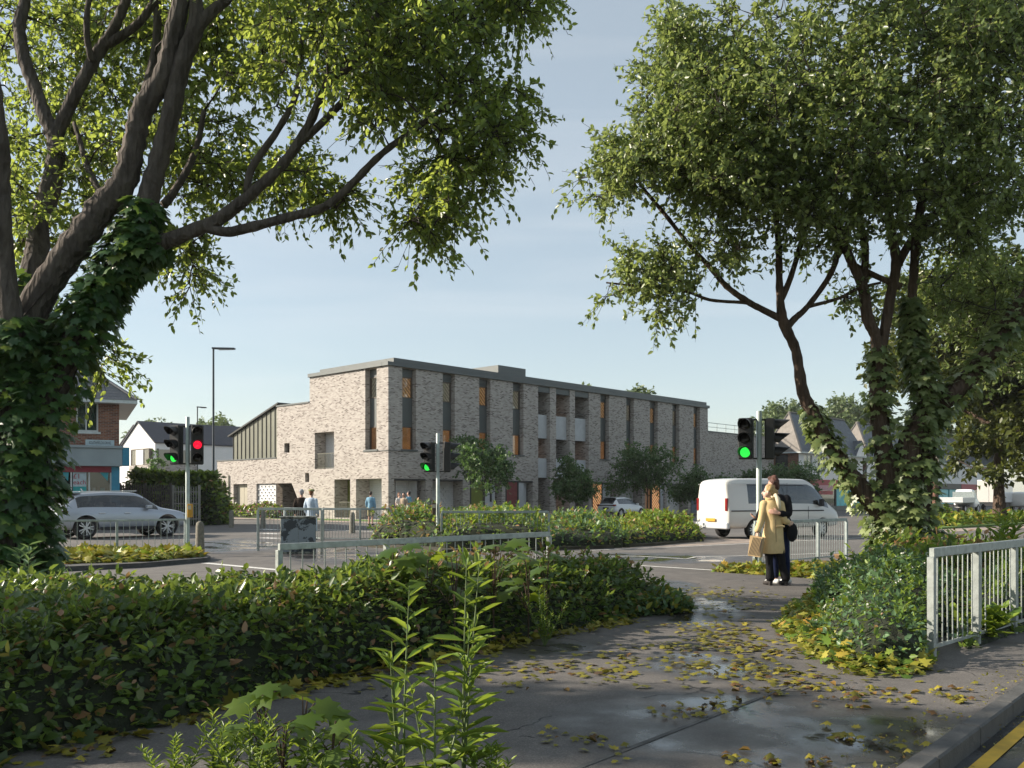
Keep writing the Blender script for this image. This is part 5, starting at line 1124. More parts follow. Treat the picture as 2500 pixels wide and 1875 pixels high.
def flat_text(name, s, size, loc, rot, mat, parent, ext=0.004, sx=1.0):
    c = bpy.data.curves.new(name, 'FONT'); c.body = s; c.size = size; c.extrude = ext; c.align_x = 'CENTER'; c.align_y = 'CENTER'
    o = bpy.data.objects.new(name, c); COL.objects.link(o); dg = bpy.context.evaluated_depsgraph_get(); me = bpy.data.meshes.new_from_object(o.evaluated_get(dg)); bpy.data.objects.remove(o); me.materials.clear(); o = link(name, me, mat); o.parent = parent; o.location = loc; o.rotation_euler = rot; o.scale = (sx,1,1); return o
M['poster'] = plain('poster_paper', (0.42,0.52,0.56), 0.6); M['teal_print'] = plain('teal_print', (0.02,0.30,0.30), 0.6); M['red_print'] = plain('red_print', (0.35,0.02,0.04), 0.6); M['ink'] = plain('dark_ink', (0.02,0.025,0.04), 0.6); M['stock'] = plain('stacked_goods', (0.16,0.17,0.18), 0.7, 0, 0.8, 5.0); M['cyan_print'] = plain('cyan_print', (0.04,0.32,0.38), 0.6)
a, b2 = fS(178)[0], fS(211)[0]; zt, zb = fS(195,1152)[1], fS(195,1208)[1]
po = MB().box(a,b2,0.032,0.042,zb,zt).build('poster', M['poster'], shop)
MB().box(a+0.003,b2-0.003,0.024,0.030,zb+0.10,zb+(zt-zb)*0.36).build('teal_band', M['teal_print'], po)
flat_text('price_text', '£1', (zt-zb)*0.30, ((a+b2)/2-0.12,0.026,zb+(zt-zb)*0.80), (R(90),0,0), M['red_print'], po)
flat_text('price_text', 'each', (zt-zb)*0.28, ((a+b2)/2,0.026,zb+(zt-zb)*0.54), (R(90),0,0), M['red_print'], po)
for (u0,u1,v0,v1) in ((146,168,1153,1174),(243,265,1153,1174)):
    x0,x1 = fS(u0)[0], fS(u1)[0]; z1_, z0_ = fS(u0,v0)[1], fS(u0,v1)[1]
    MB().add([(x0,0.035,z1_),(x1,0.035,z1_),((x0+x1)/2+0.15,0.035,z0_)],[(0,1,2)]).build('pennant', M['cyan_print'], shop)
sh = MB()
for z in (1.0,1.35,1.7): sh.box(-8.5,px0-0.1,0.45,0.75,z,z+0.03)
sh.build('shelf', M['upvc'], shop)
for z in (0.75,1.03,1.38,1.73):
    x = -8.3
    while x < px0-0.35:
        g = random.uniform(0.09,0.2); MB().box(x,x+g,0.48,0.7,z,z+random.uniform(0.12,0.28)).build('goods', random.choice((M['stock'],M['poster'],M['upvc'],M['cyan_print'],M['stock'])), shop); x += g+random.uniform(0.02,0.12)
# street name plate
s0, s1 = fS(208.5)[0], fS(279)[0]; zz = fS(244,1081.5)[1]
sp = MB().box(s0,s1,-0.03,-0.004,zz-0.14,zz+0.14).build('street_name_plate', M['poster'], shop, bevel=0.004)
flat_text('street_name', 'SOUTHFIELDS DRIVE', 0.19, ((s0+s1)/2,-0.034,zz), (R(90),0,0), M['ink'], sp, sx=(s1-s0)*0.92/2.12)
# hipped slate roof, slates laid one by one on the visible corner
ov = 0.75; rh = 3.6; run = 4.6; ex, ey = ov, -ov*0.8
er = MB(); er.add([(ex,ey,ze+0.1),(-9.6,ey,ze+0.1),(-9.6,ey+run,ze+0.1+rh),(ex-run,ey+run,ze+0.1+rh),(ex,SWd+ov,ze+0.1),(ex-run,SWd+ov-run,ze+0.1+rh),(-9.6,SWd+ov,ze+0.1),(-9.6,SWd+ov-run,ze+0.1+rh)],
    [(0,1,2,3),(4,0,3,5),(6,4,5,7),(3,2,7,5)]); rf = er.build('roof', M['slate'], shop)
MB().box(-9.6,ex,ey,SWd+ov,ze-0.06,ze+0.09).build('soffit', M['upvc'], shop)
sl = math.atan2(rh,run); sm = MB().box(-0.148,0.148,-0.02,0.30,0.004,0.016).mesh('slate')
for r_ in range(17):
    dl = 0.245*r_; n = 0; x = ex-0.18-dl*math.cos(sl)*1.0+(0.15 if r_%2 else 0)
    while x > -4.3:
        if x+0.15 < ex-dl*math.cos(sl)+0.03:
            o = link('slate', sm, M['slate'], rf); o.location = (x, ey+dl*math.cos(sl), ze+0.1+dl*math.sin(sl)+0.004); o.rotation_euler = (sl-0.03,random.uniform(-.012,.012),random.uniform(-.01,.01))
        x -= 0.302
MB().bar((ex,ey,ze+0.15),(ex-run,ey+run,ze+0.15+rh),0.16,0.07).build('hip_ridge', M['slate'], rf)
# dark metal palisade with gate next to the shop
M['old_metal'] = plain('dark_weathered_metal', (0.075,0.07,0.06), 0.7, 0.2, 0.3, 5.0); M['old_light'] = plain('light_weathered_metal', (0.30,0.29,0.26), 0.6, 0.3, 0.2, 5.0)
def palisade(label, a, b, h, n, mat, post=(0.0,1.0), wv=0.05):
    t = thing('metal_fence', label, 'fence', a, math.atan2((b-a).y,(b-a).x)); L = (b-a).length
    pm = MB().prism([(-wv/2,-0.012),(wv/2,-0.012),(wv/2,0.012),(-wv/2,0.012)],0.06,h-0.07).add([(-wv/2,-.012,h-.07),(wv/2,-.012,h-.07),(wv/2,.012,h-.07),(-wv/2,.012,h-.07),(0,0,h)],[(0,1,4),(1,2,4),(2,3,4),(3,0,4)]).mesh('pale')
    for k in range(n):
        o = link('pale', pm, mat, t); o.location = (L*(k+0.5)/n,0,random.uniform(-.02,.02))
    for z in (0.35,h*0.55,h-0.32): MB().box(0,L,0.014,0.05,z,z+0.05).build('rail', mat, t)
    for q in post: MB().box(L*q-0.06,L*q+0.06,0.052,0.16,-0.05,h+0.05).build('post', mat, t)
palisade('dark palisade fence between the shop and the climbers', on(288,45.5), on(418,46.0), 2.15, 24, M['old_metal'], (0.02,0.5,0.98), 0.06)
palisade('lighter metal gate overgrown with climbers', on(420,46.1), on(488,46.4), 2.05, 11, M['old_light'], (0.03,0.97), 0.04)

# ------------------------------------------------------------------ white gabled houses
def gable_house(label, C0, W, L, zeave, zr, wins=(), name='white_house'):
    """C0 = near right eave corner; gable face runs W along DL, ridge runs L along DR"""
    t = thing(name, label, 'house', C0, BRZ)
    mb = MB(); mb.add([(0,0,-.2),(0,W,-.2),(0,W,zeave),(0,W/2,zr),(0,0,zeave),(L,0,-.2),(L,W,-.2),(L,W,zeave),(L,W/2,zr),(L,0,zeave)], [(0,1,2,3,4),(5,6,7,8,9),(0,5,9,4),(1,6,7,2)]); mb.build('wall', M['white'], t)
    k = 0.12; sl_ = (zr-zeave)/(W/2)
    mb = MB(); mb.add([(-.15,-.15,zeave-.15*sl_+k),(L+.15,-.15,zeave-.15*sl_+k),(L+.15,W/2,zr+k),(-.15,W/2,zr+k),(-.15,W+.15,zeave-.15*sl_+k),(L+.15,W+.15,zeave-.15*sl_+k),
        (-.15,-.15,zeave-.15*sl_+.01),(L+.15,-.15,zeave-.15*sl_+.01),(L+.15,W/2,zr+.01),(-.15,W/2,zr+.01),(-.15,W+.15,zeave-.15*sl_+.01),(L+.15,W+.15,zeave-.15*sl_+.01)],
        [(0,1,2,3),(3,2,5,4),(0,6,7,1),(4,5,11,10),(0,3,9,6),(3,4,10,9),(1,7,8,2),(2,8,11,5)]); mb.build('roof', M['slate_dark'], t)
    return t
C1 = on(378.6,92.0)
zev, zri = ph(1080,92), ph(1030,94.5)
wh = gable_house('white rendered gable house with dark roof behind the left signal', C1, 7.6, 9.5, zev, zri)
wb = 0.03
for (y0,y1,z0,z1) in ((0.6,4.6,ph(1134,93),ph(1098,93)),):
    w = MB().box(-0.35,-0.02,y0,y1,z0,z1).build('bay_window', M['glass_dark'], wh); MB().box(-0.42,-0.36,y0+1.2,y0+2.9,z0,z1).build('shutter', M['white'], w)
    fr = MB().box(-0.40,0.0,y0-0.1,y0,z0-0.1,z1+0.1).box(-0.40,0.0,y1,y1+0.1,z0-0.1,z1+0.1).box(-0.40,0.0,y0,y1,z1,z1+0.12); fr.build('frame', M['frame'], w)
w = MB().box(0.3,4.2,-0.1,-0.02,ph(1134,93),ph(1098,93)).build('side_window', M['beige_door'], wh); MB().box(0.2,0.32,-0.14,-0.01,ph(1136,93),ph(1096,93)).box(4.2,4.3,-0.14,-0.01,ph(1136,93),ph(1096,93)).build('frame', M['frame'], w)
uvbox('brick_base', -0.45,4.4,-0.2,5.0,-0.1,ph(1135,93), M['brick'], wh)
gable_house('second white gable house with dark roof behind the first', C1+DL*7.7+DR*3.0, 7.6, 9.5, zev+0.3, zri+0.2)
gable_house('white gable house with dark roof left of the metal gable', C1+DR*9.8+DL*0.6, 7.6, 6.5, zev+0.25, zri+0.1)

# ------------------------------------------------------------------ parade of shops at the right
def parade(label, O, L, D, ze_, zr_, wins, fronts, dormers, brick_end=True, hip=True):
    t = thing('shop_terrace', label, 'building', O, BRZ); zf = 3.3
    ops_ = [(a,b,c,d,0.14) for a,b,c,d in wins]
    wall('front_wall', 'x', 0, L, zf, ze_, ops_, M['white'], t)
    (uvbox('end_wall', 0.0,0.3,0.01,D,-0.1,ze_, M['brick_red'], t)); uvbox('end_wall', L-0.3,L,0.01,D,-0.1,ze_, M['brick_red'], t)
    MB().box(0.3,L-0.3,1.0,1.1,0,ze_).build('room_back', M['dim'], t)
    for a,b,c,d in wins:
        w = MB().box(a+0.06,b-0.06,0.1,0.11,c+0.06,d-0.06).build('window', M['glass_dark'], t); fr = MB()
        for q in ((a,a+0.08,c,d),(b-0.08,b,c,d),(a+.08,b-.08,c,c+.08),(a+.08,b-.08,d-.08,d),((a+b)/2-.04,(a+b)/2+.04,c+.08,d-.08)): fr.box(q[0],q[1],0.06,0.15,q[2],q[3])
        fr.build('frame', M['upvc'], w); MB().box(a-.05,b+.05,-.06,.05,c-.1,c-.004).build('sill', M['upvc'], w)
    for (a,b,fm,gm,txt,tm) in fronts:
        MB().box(a,b,-0.3,-0.004,2.55,zf+0.05).build('sign_board', M[fm], t, bevel=0.01)
        MB().box(a+0.1,b-0.1,0.05,0.06,0.5,2.54).build('shop_window', M[gm], t); MB().box(a,b,-0.02,0.2,-0.05,0.49).build('stall_riser', M['brick_red' if False else 'fascia'], t)
        fr = MB()
        for x in (a, (a+b)/2-0.05, b-0.1): fr.box(x,x+0.1,-0.02,0.14,0.49,2.54)
        fr.build('mullion', M['black'], t)
        if txt: flat_text('sign_text', txt, 0.62, ((a+b)/2,-0.31,2.92), (R(90),0,0), M[tm], t, 0.01)
    o2 = 0.5; m = D/2
    if hip: rv_ = [(-o2,-o2,ze_),(L+o2,-o2,ze_),(L+o2,D+o2,ze_),(-o2,D+o2,ze_),(m*0.75,m,zr_),(L-m*0.75,m,zr_)]
    rm = MB().add(rv_, [(0,1,5,4),(2,3,4,5)]).build('roof', M['slate'], t)
    MB().add([rv_[3],rv_[0],rv_[4]], [(0,1,2)]).build('roof_end', M['tile_brown'], t); MB().add([rv_[1],rv_[2],rv_[5]], [(0,1,2)]).build('roof_end', M['tile_brown'], t)
    MB().bar(rv_[0],rv_[4],0.2,0.1).bar(rv_[3],rv_[4],0.2,0.1).bar(rv_[4],rv_[5],0.25,0.12).build('ridge', M['tile_brown'], rm)
    MB().box(-o2,L+o2,-o2,D+o2,ze_-0.12,ze_-0.003).build('soffit', M['upvc'], t)
    for x in dormers:
        d_ = MB().add([(x-1.5,-o2-.05,ze_),(x+1.5,-o2-.05,ze_),(x,-o2-.05,ze_+1.7),(x,2.2,ze_+1.7)], [(0,1,2)]).build('gablet', M['white'], t)
        MB().add([(x-1.6,-o2-.1,ze_+.02),(x,-o2-.1,ze_+1.82),(x,2.4,ze_+1.82),(x+1.6,-o2-.1,ze_+.02)], [(0,1,2),(1,3,2)]).build('gablet_roof', M['slate'], d_)
    return t
M['teal_glow'] = plain('teal_window_display', (0.02,0.14,0.17), 0.3, 0, 0.7, 1.2, emit=(0.03,0.30,0.36), es=0.18); M['shop_red'] = plain('red_signboard', (0.35,0.03,0.04), 0.5); M['sign_pink'] = plain('pale_pink_sign', (0.5,0.25,0.28), 0.5); M['sign_white'] = plain('white_letters', (0.7,0.7,0.7), 0.5)
O1 = on(1950,94.0); ln = lambda u, O: onplane(O, DR, u, 1213)[0]
L1 = ln(2106,O1); D1 = onplane(O1, DL, 1876, 1213)[0]; e1 = ph(1103,94); r1 = ph(1012,99)
q = [ln(x,O1) for x in (1963,1983,2002,2014,2021,2036)]; zw0, zw1 = ph(1147,97), ph(1112,97)
pr = parade('white fronted shop terrace with slate hip roof and red brick end behind the right signal', O1, L1, D1, e1, r1, [(q[0],q[1],zw0,zw1),(q[2],q[3],zw0,zw1),(q[4],q[5],zw0,zw1)],
  [(0.2,ln(2040,O1),'shop_red','glass_dark','TAKEAWAY' if False else None,'sign_white'),(ln(2041,O1),L1-0.2,'black','teal_glow','EURO','sign_white')], [ln(1992,O1),ln(2092,O1)])
MB().box(0.35,ln(2020,O1),-0.62,-0.58,2.2,2.75).build('projecting_sign', M['sign_pink'], pr); MB().box(0.35,ln(2020,O1),-0.62,-0.58,1.75,2.15).build('projecting_sign', M['shop_red'], pr)
MB().box(ln(1997,O1),ln(1998.5,O1),-0.12,-0.03,2.9,e1).build('downpipe', M['dark_rail'], pr)
w = MB().box(-0.05,-0.003,1.2,2.6,zw0-0.6,zw1).build('end_window', M['glass_dark'], pr)
O2 = O1+DR*(L1+1.2); L2 = ln(2212,O2)
q = [ln(x,O2) for x in (2118,2128,2140,2152,2165,2180)]
parade('second shop terrace with hip roof behind the ivied stems', O2, 22, D1, e1+0.1, r1, [(2,3.6,zw0,zw1),(6,7.6,zw0,zw1),(11,12.6,zw0,zw1),(16,17.6,zw0,zw1)], [(0.2,7,'black','teal_glow',None,'sign_white'),(7.1,14,'black','teal_glow','ODEX SO' if False else None,'sign_white'),(14.1,21.8,'shop_red','glass_dark',None,'sign_white')], [4.0,13.0])
O3 = O2+DR*24.5
parade('third shop terrace at the far right behind the parked trucks', O3, 30, D1, e1, r1-0.4, [(2,3.6,zw0,zw1),(7,8.6,zw0,zw1),(13,14.6,zw0,zw1),(20,21.6,zw0,zw1)], [(0.2,9,'black','teal_glow',None,'sign_white'),(9.1,18,'shop_red','glass_dark',None,'sign_white'),(18.1,29.8,'fascia_blue','glass_dark',None,'sign_white')], [5.0,16.0])
# ------------------------------------------------------------------ vehicles
def paint(name, c, metal=0.0, rough=0.28): 
    m = plain(name, c, rough, metal, 0.03, 0.8, coat=0.6); return m
M['car_silver'] = paint('silver_paint', (0.38,0.41,0.46), 0.35, 0.3); M['car_white'] = paint('white_paint', (0.74,0.75,0.76)); M['van_white'] = paint('cream_white_paint', (0.60,0.585,0.555)); M['tyre'] = plain('tyre_rubber', (0.015,0.015,0.016), 0.85); M['alloy'] = plain('alloy', (0.70,0.71,0.73), 0.3, 0.35, 0.05)
M['car_glass'] = glassmat('car_glass', (0.012,0.016,0.02), refl=0.3, clear=0.35); M['tail_red'] = plain('tail_lamp', (0.20,0.01,0.012), 0.2); M['head_clear'] = plain('head_lamp', (0.5,0.52,0.55), 0.1, 0.3); M['cabin'] = plain('cabin_trim', (0.03,0.03,0.034), 0.8)
def applied(o, mods):
    for ty, kw in mods:
        md = o.modifiers.new(ty, ty)
        for k, v in kw.items(): setattr(md, k, v)
    dg = bpy.context.evaluated_depsgraph_get(); me = bpy.data.meshes.new_from_object(o.evaluated_get(dg)); old = o.data; o.modifiers.clear(); o.data = me; bpy.data.meshes.remove(old); return o
def car_body(t, secs, glass, mat, wheels, rw, sub=2):
    """secs: (x, z0, w, zb, wb, zr, wr): sill z, half width, belt z and half width there, roof z and half width. glass: {(i, strip)}; strip 0 = side window, 1 = roof/screen"""
    rings = []
    for (x,z0,w,zb,wb,zr,wr) in secs:
        zm = z0+(zb-z0)*0.55
        half = [(w*0.80,z0),(w*0.985,z0+0.06),(w,zm),(wb,zb),(wr,zr-0.03),(wr*0.86,zr),(0,zr+0.015)]
        ring = [(x,y,z) for y,z in half]+[(x,-y,z) for y,z in half[-2::-1]]; rings.append(ring)
    n = len(rings[0]); mb = MB(); vs = [p for r in rings for p in r]; fs, ms = [], []
    for i in range(len(rings)-1):
        for k in range(n):
            k2 = (k+1)%n; fs.append((i*n+k,i*n+k2,(i+1)*n+k2,(i+1)*n+k))
            st = 0 if k in (3,8) else (1 if k in (4,5,6,7) else 2); ms.append(1 if (i,st) in glass else 0)
    fs += [tuple(range(n)), tuple(range((len(rings)-1)*n,len(rings)*n))]; ms += [0,0]
    mb.add(vs, fs); mb.m = ms; o = mb.build('body', [mat, M['car_glass']], t, smooth=True)
    applied(o, [('SUBSURF', dict(levels=sub, render_levels=sub))])
    for (x, zc, r) in wheels:
        c = MB().lathe([(r,-1.6),(r,1.6)], 28, c=(x,0,zc), axis='y').build('cut', M['tyre'], t); bpy.context.view_layer.update()
        applied(o, [('BOOLEAN', dict(operation='DIFFERENCE', object=c, solver='EXACT'))]); bpy.data.objects.remove(c)
    try: o.data.set_sharp_from_angle(angle=R(32))
    except Exception: pass
    return o
def wheel(t, x, y, r, w, sgn, spokes=5):
    g = thing('wheel', None, None, (x,y,r)); g.parent = t
    MB().lathe([(r*0.70,-w/2),(r*0.93,-w/2),(r,-w*0.3),(r,w*0.3),(r*0.93,w/2),(r*0.70,w/2)], 28, axis='y', cap=False).build('tyre', M['tyre'], g, smooth='auto')
    rm = MB(); rr = r*0.715; yo = sgn*w*0.34
    rm.lathe([(rr,-w*0.42),(rr,w*0.42),(rr*0.92,w*0.40),(rr*0.92,-w*0.40)], 28, axis='y', cap=False)
    for k in range(spokes):
        for dlt in (-0.13,0.13):
            a = 2*math.pi*k/spokes+dlt; rm.bar((math.cos(a)*r*0.08,yo,math.sin(a)*r*0.08),(math.cos(a+dlt*0.6)*rr*0.95,yo,math.sin(a+dlt*0.6)*rr*0.95),0.035 if r > .32 else .03,0.055,up=Vector((0,1,0)))
    rm.lathe([(0.0,-0.02),(r*0.16,-0.02),(r*0.16,0.02),(0.0,0.02)], 12, c=(0,yo,0), axis='y'); rm.build('rim', M['alloy'], g)
    MB().lathe([(0,-0.01),(rr*0.9,-0.01),(rr*0.9,0.01),(0,0.01)], 20, c=(0,sgn*w*0.05,0), axis='y').build('brake_disc', M['cabin'], g)
def interior(t, x0, x1, w, z0, z1):
    mb = MB()
    for x in (x0+0.2, (x0+x1)/2-0.1):
        for y in (-w*0.45, w*0.45): mb.box(x-0.1,x+0.08,y-0.22,y+0.22,z0,z1)
    mb.box(x0,x1,-w,w,z0-0.25,z0-0.1); mb.build('seats', M['cabin'], t, bevel=0.03)
# silver coupe-like estate at the left
sa = Vector((-15.15,32.1,0)); hd = R(46.5); sdir = Vector((math.cos(hd),math.sin(hd),0)); snrm = Vector((sdir.y,-sdir.x,0))
WB = 2.99; ctr = sa + sdir*WB/2 - snrm*0.83
suv = thing('silver_car', 'silver sport utility car with tinted windows before the corner shop', 'car', ctr, hd)
S = [(-2.46,0.55,0.72,0.92,0.70,0.98,0.55),(-2.40,0.42,0.88,0.98,0.86,1.06,0.66),(-2.18,0.33,0.95,1.05,0.93,1.22,0.66),(-1.72,0.30,0.985,1.10,0.95,1.60,0.62),(-1.60,0.30,0.99,1.11,0.95,1.63,0.63),(-0.75,0.29,0.985,1.10,0.95,1.685,0.66),(-0.68,0.29,0.985,1.10,0.95,1.686,0.66),(0.25,0.29,0.985,1.08,0.95,1.665,0.66),(0.32,0.29,0.985,1.08,0.95,1.66,0.66),(0.62,0.29,0.985,1.07,0.95,1.60,0.64),(1.18,0.30,0.985,1.05,0.94,1.16,0.74),(1.45,0.30,0.985,1.03,0.93,1.075,0.76),(2.05,0.33,0.965,0.96,0.90,1.00,0.74),(2.36,0.38,0.90,0.86,0.80,0.88,0.66),(2.48,0.48,0.72,0.74,0.62,0.76,0.5)]
gl = {(2,1),(3,0),(4,0),(5,0),(6,0),(7,0),(8,0),(9,0),(9,1)}; gl |= {(2,0)} if False else set()
car_body(suv, S, gl, M['car_silver'], [(-WB/2,0.40,0.455),(WB/2,0.40,0.455)], 0.40)
for x in (-WB/2, WB/2):
    for s in (-1,1): wheel(suv, x, s*0.83, 0.395, 0.28, s)
interior(suv, -1.4, 0.9, 0.75, 0.85, 1.3)
for s in (-1,1):
    MB().box(0.62,0.82,s*0.95-0.0 if s > 0 else -1.16,(1.16 if s > 0 else -0.95),1.06,1.20).build('mirror', M['car_silver'], suv, bevel=0.03)
    for x in (-1.05,-0.15): MB().box(x,x+0.22,s*0.985-0.02,s*0.985+0.02,0.90,0.93).build('door_handle', M['alloy'], suv, bevel=0.006)
    MB().bar((-1.62,s*0.66,1.69),(0.42,s*0.66,1.72),0.03,0.03).build('roof_rail', M['alloy'], suv)
    MB().box(-2.42,-2.08,s*0.80-0.12,s*0.80+0.125,0.93,1.01).build('tail_lamp', M['tail_red'], suv, bevel=0.02)
    MB().box(2.10,2.40,s*0.78-0.12,s*0.78+0.12,0.74,0.86).build('head_lamp', M['head_clear'], suv, bevel=0.03)
    MB().box(-1.0,1.0,s*0.96-0.03,s*0.96+0.03,0.30,0.42).build('sill_trim', M['cabin'], suv, bevel=0.01)
MB().box(-1.9,-1.55,-0.6,0.6,1.62,1.655).build('spoiler', M['car_silver'], suv, bevel=0.01)
MB().box(-2.48,-2.36,-0.75,0.75,0.40,0.56).build('bumper', M['cabin'], suv, bevel=0.02)
for yy in (-0.45,): MB().bar((-1.25,0,1.70),(-1.32,0,1.80),0.05,0.02).build('roof_fin', M['car_silver'], suv)
# white hatchback parked before the block
ht = on(1502,66.5); hc = thing('white_hatchback', 'small white hatchback with black tailgate parked behind the island', 'car', ht + DR*1.1 + DL*0.2, BRZ)
S = [(-1.98,0.45,0.74,0.82,0.70,0.88,0.52),(-1.92,0.34,0.84,0.88,0.80,0.96,0.60),(-1.72,0.28,0.87,0.93,0.80,1.26,0.56),(-1.40,0.27,0.885,0.95,0.80,1.43,0.55),(-1.30,0.27,0.885,0.95,0.80,1.45,0.56),(-0.45,0.26,0.875,0.94,0.80,1.49,0.58),(-0.38,0.26,0.875,0.94,0.80,1.49,0.58),(0.35,0.26,0.875,0.92,0.80,1.42,0.56),(0.95,0.27,0.875,0.91,0.79,1.02,0.62),(1.15,0.27,0.875,0.88,0.78,0.95,0.62),(1.65,0.30,0.84,0.78,0.72,0.83,0.55),(1.92,0.38,0.66,0.66,0.55,0.70,0.40)]
car_body(hc, S, {(1,1),(2,1),(4,0),(5,0),(6,0),(7,0),(7,1),(3,0)}, M['car_white'], [(-1.22,0.32,0.37),(1.30,0.32,0.37)], 0.32)
for x in (-1.22,1.30):
    for s in (-1,1): wheel(hc, x, s*0.74, 0.315, 0.22, s)
MB().box(-1.98,-1.86,-0.78,0.78,0.84,0.93).build('tail_bar', M['cabin'], hc, bevel=0.02)
for s in (-1,1):
    MB().box(-1.99,-1.78,s*0.72-0.10,s*0.72+0.10,0.82,0.95).build('tail_lamp', M['tail_red'], hc, bevel=0.02)
    MB().box(0.62,0.75,s*0.93-0.09,s*0.93+0.09,0.92,1.03).build('mirror', M['car_white'], hc, bevel=0.02)
MB().box(-1.80,-1.45,-0.56,0.56,1.40,1.44).build('spoiler', M['cabin'], hc, bevel=0.01); MB().box(-2.0,-1.97,-0.26,0.26,0.62,0.73).build('number_plate', M['cabin'], hc); MB().box(-1.97,-1.9,-0.5,0.5,0.30,0.42).build('diffuser', M['cabin'], hc, bevel=0.01)
# white van passing behind the couple
vdir = Vector((0.90,0.435,0)).normalized(); van0 = on(1762,31.6); van = thing('white_van', 'white passenger van passing behind the couple on the road', 'van', van0 + vdir*3.02 + Vector((-vdir.y,vdir.x,0))*0.95, math.atan2(vdir.y,vdir.x))
S = [(-3.02,0.50,0.84,1.05,0.82,1.95,0.70),(-2.97,0.40,0.94,1.10,0.92,2.06,0.76),(-2.75,0.36,0.97,1.16,0.95,2.13,0.80),(-2.45,0.35,0.98,1.16,0.955,2.15,0.82),(-2.38,0.35,0.98,1.16,0.955,2.16,0.82),(-0.15,0.35,0.98,1.16,0.955,2.17,0.82),(-0.05,0.35,0.98,1.16,0.955,2.17,0.82),(1.00,0.35,0.98,1.15,0.955,2.16,0.82),(1.10,0.35,0.98,1.15,0.955,2.15,0.82),(1.55,0.35,0.98,1.14,0.95,2.02,0.80),(2.25,0.36,0.97,1.10,0.93,1.30,0.80),(2.75,0.38,0.93,1.02,0.88,1.08,0.74),(3.0,0.46,0.80,0.82,0.72,0.86,0.60)]
car_body(van, S, {(4,0),(5,0),(6,0),(7,0),(8,0),(9,0),(9,1)}, M['van_white'], [(-1.72,0.34,0.40),(1.85,0.34,0.40)], 0.34)
for x in (-1.72,1.85):
    for s in (-1,1): wheel(van, x, s*0.82, 0.335, 0.22, s, 6)
interior(van, -1.4, 1.6, 0.75, 0.95, 1.5)
for s in (-1,1):
    MB().box(-2.9,1.9,s*0.975-0.012,s*0.975+0.016,0.98,1.02).build('side_moulding', M['cabin'], van, bevel=0.004)
    MB().box(-2.9,1.0,s*0.90-0.01,s*0.90+0.012,1.95,1.97).build('panel_groove', M['balcony'], van)
    MB().box(1.62,1.78,s*1.05-0.09,s*1.05+0.09,1.15,1.42).build('mirror', M['cabin'], van, bevel=0.03)
    MB().box(-3.02,-2.95,s*0.80-0.06,s*0.80+0.06,1.0,1.45).build('tail_lamp', M['tail_red'], van, bevel=0.01)
MB().box(-3.06,-2.9,-0.9,0.9,0.36,0.58).build('bumper', M['balcony'], van, bevel=0.03)
van.scale = (0.90,1,1)
MB().box(-0.10,-0.085,-0.985,-0.979,0.5,2.0).build('door_gap', M['cabin'], van); MB().box(1.05,1.065,-0.985,-0.979,0.5,1.15).build('door_gap', M['cabin'], van); MB().box(-0.3,-0.14,-1.0,-0.975,1.02,1.06).build('door_handle', M['cabin'], van, bevel=0.005); MB().box(-3.075,-3.06,-0.26,0.26,0.62,0.73).build('number_plate', M['amber_box'], van)
# dropside truck on the far road
tp = on(2348,86.0); tk = thing('dropside_truck', 'white dropside truck parked at the right beyond the median', 'truck', tp + DR*1.6 + DL*0.5, BRZ)
for (x0,x1,y0,y1) in ((-3.0,-2.95,-1.02,1.02),(-2.95,0.55,-1.06,-1.02),(-2.95,0.55,1.02,1.06),(0.5,0.55,-1.02,1.02)):
    sd = MB().box(x0,x1,y0,y1,1.0,1.45).build('drop_side', M['car_white'], tk)
    for z in (1.12,1.24,1.36): MB().box(x0-0.012,x1+0.012,y0-0.012,y1+0.012,z-0.012,z+0.012).build('rib', M['steel'], sd)
MB().box(-2.95,0.5,-1.02,1.02,0.92,1.0).build('load_bed', M['steel'], tk); MB().box(0.56,0.62,-1.0,1.0,1.0,2.0).build('headboard', M['steel'], tk); MB().box(-2.7,2.3,-0.5,0.5,0.55,0.72).build('chassis', M['cabin'], tk)
S = [(0.70,0.45,0.90,1.15,0.88,2.15,0.74),(0.78,0.42,0.96,1.18,0.94,2.22,0.78),(0.95,0.42,0.97,1.18,0.95,2.24,0.80),(1.55,0.42,0.97,1.17,0.95,2.12,0.78),(2.15,0.42,0.96,1.12,0.92,1.36,0.78),(2.65,0.45,0.90,1.0,0.84,1.08,0.70),(2.8,0.52,0.76,0.85,0.7,0.9,0.6)]
car_body(tk, S, {(2,0),(3,0),(3,1)}, M['car_white'], [(1.95,0.36,0.43)], 0.36)
for x in (-1.9,1.95):
    for s in (-1,1): wheel(tk, x, s*0.83, 0.36, 0.24, s, 6)
# box truck and van further along
bt = thing('box_truck', 'white box body truck behind the median tree trunk', 'truck', on(2420,96.0)+DR*2, BRZ)
MB().box(-2.8,1.6,-1.15,1.15,0.9,3.3).build('box_body', M['car_white'], bt, bevel=0.04); MB().box(-2.84,-2.81,-1.1,-0.02,0.95,3.2).box(-2.84,-2.81,0.02,1.1,0.95,3.2).build('rear_door', M['van_white'], bt); MB().box(-2.7,3.2,-0.5,0.5,0.55,0.88).build('chassis', M['cabin'], bt)
S = [(1.62,0.45,0.90,1.15,0.88,2.15,0.74),(1.75,0.42,0.97,1.18,0.95,2.24,0.80),(2.3,0.42,0.97,1.17,0.95,2.15,0.78),(2.85,0.42,0.96,1.12,0.92,1.36,0.78),(3.3,0.45,0.88,1.0,0.8,1.06,0.66)]
car_body(bt, S, {(1,0),(2,0),(2,1)}, M['car_white'], [(2.7,0.36,0.43)], 0.36)
for x in (-1.7,2.7):
    for s in (-1,1): wheel(bt, x, s*0.85, 0.36, 0.24, s, 6)
pv = thing('parked_van', 'pale parked van at the right edge beyond the tree trunk', 'van', on(2490,98.0)+DR*1.5, BRZ)
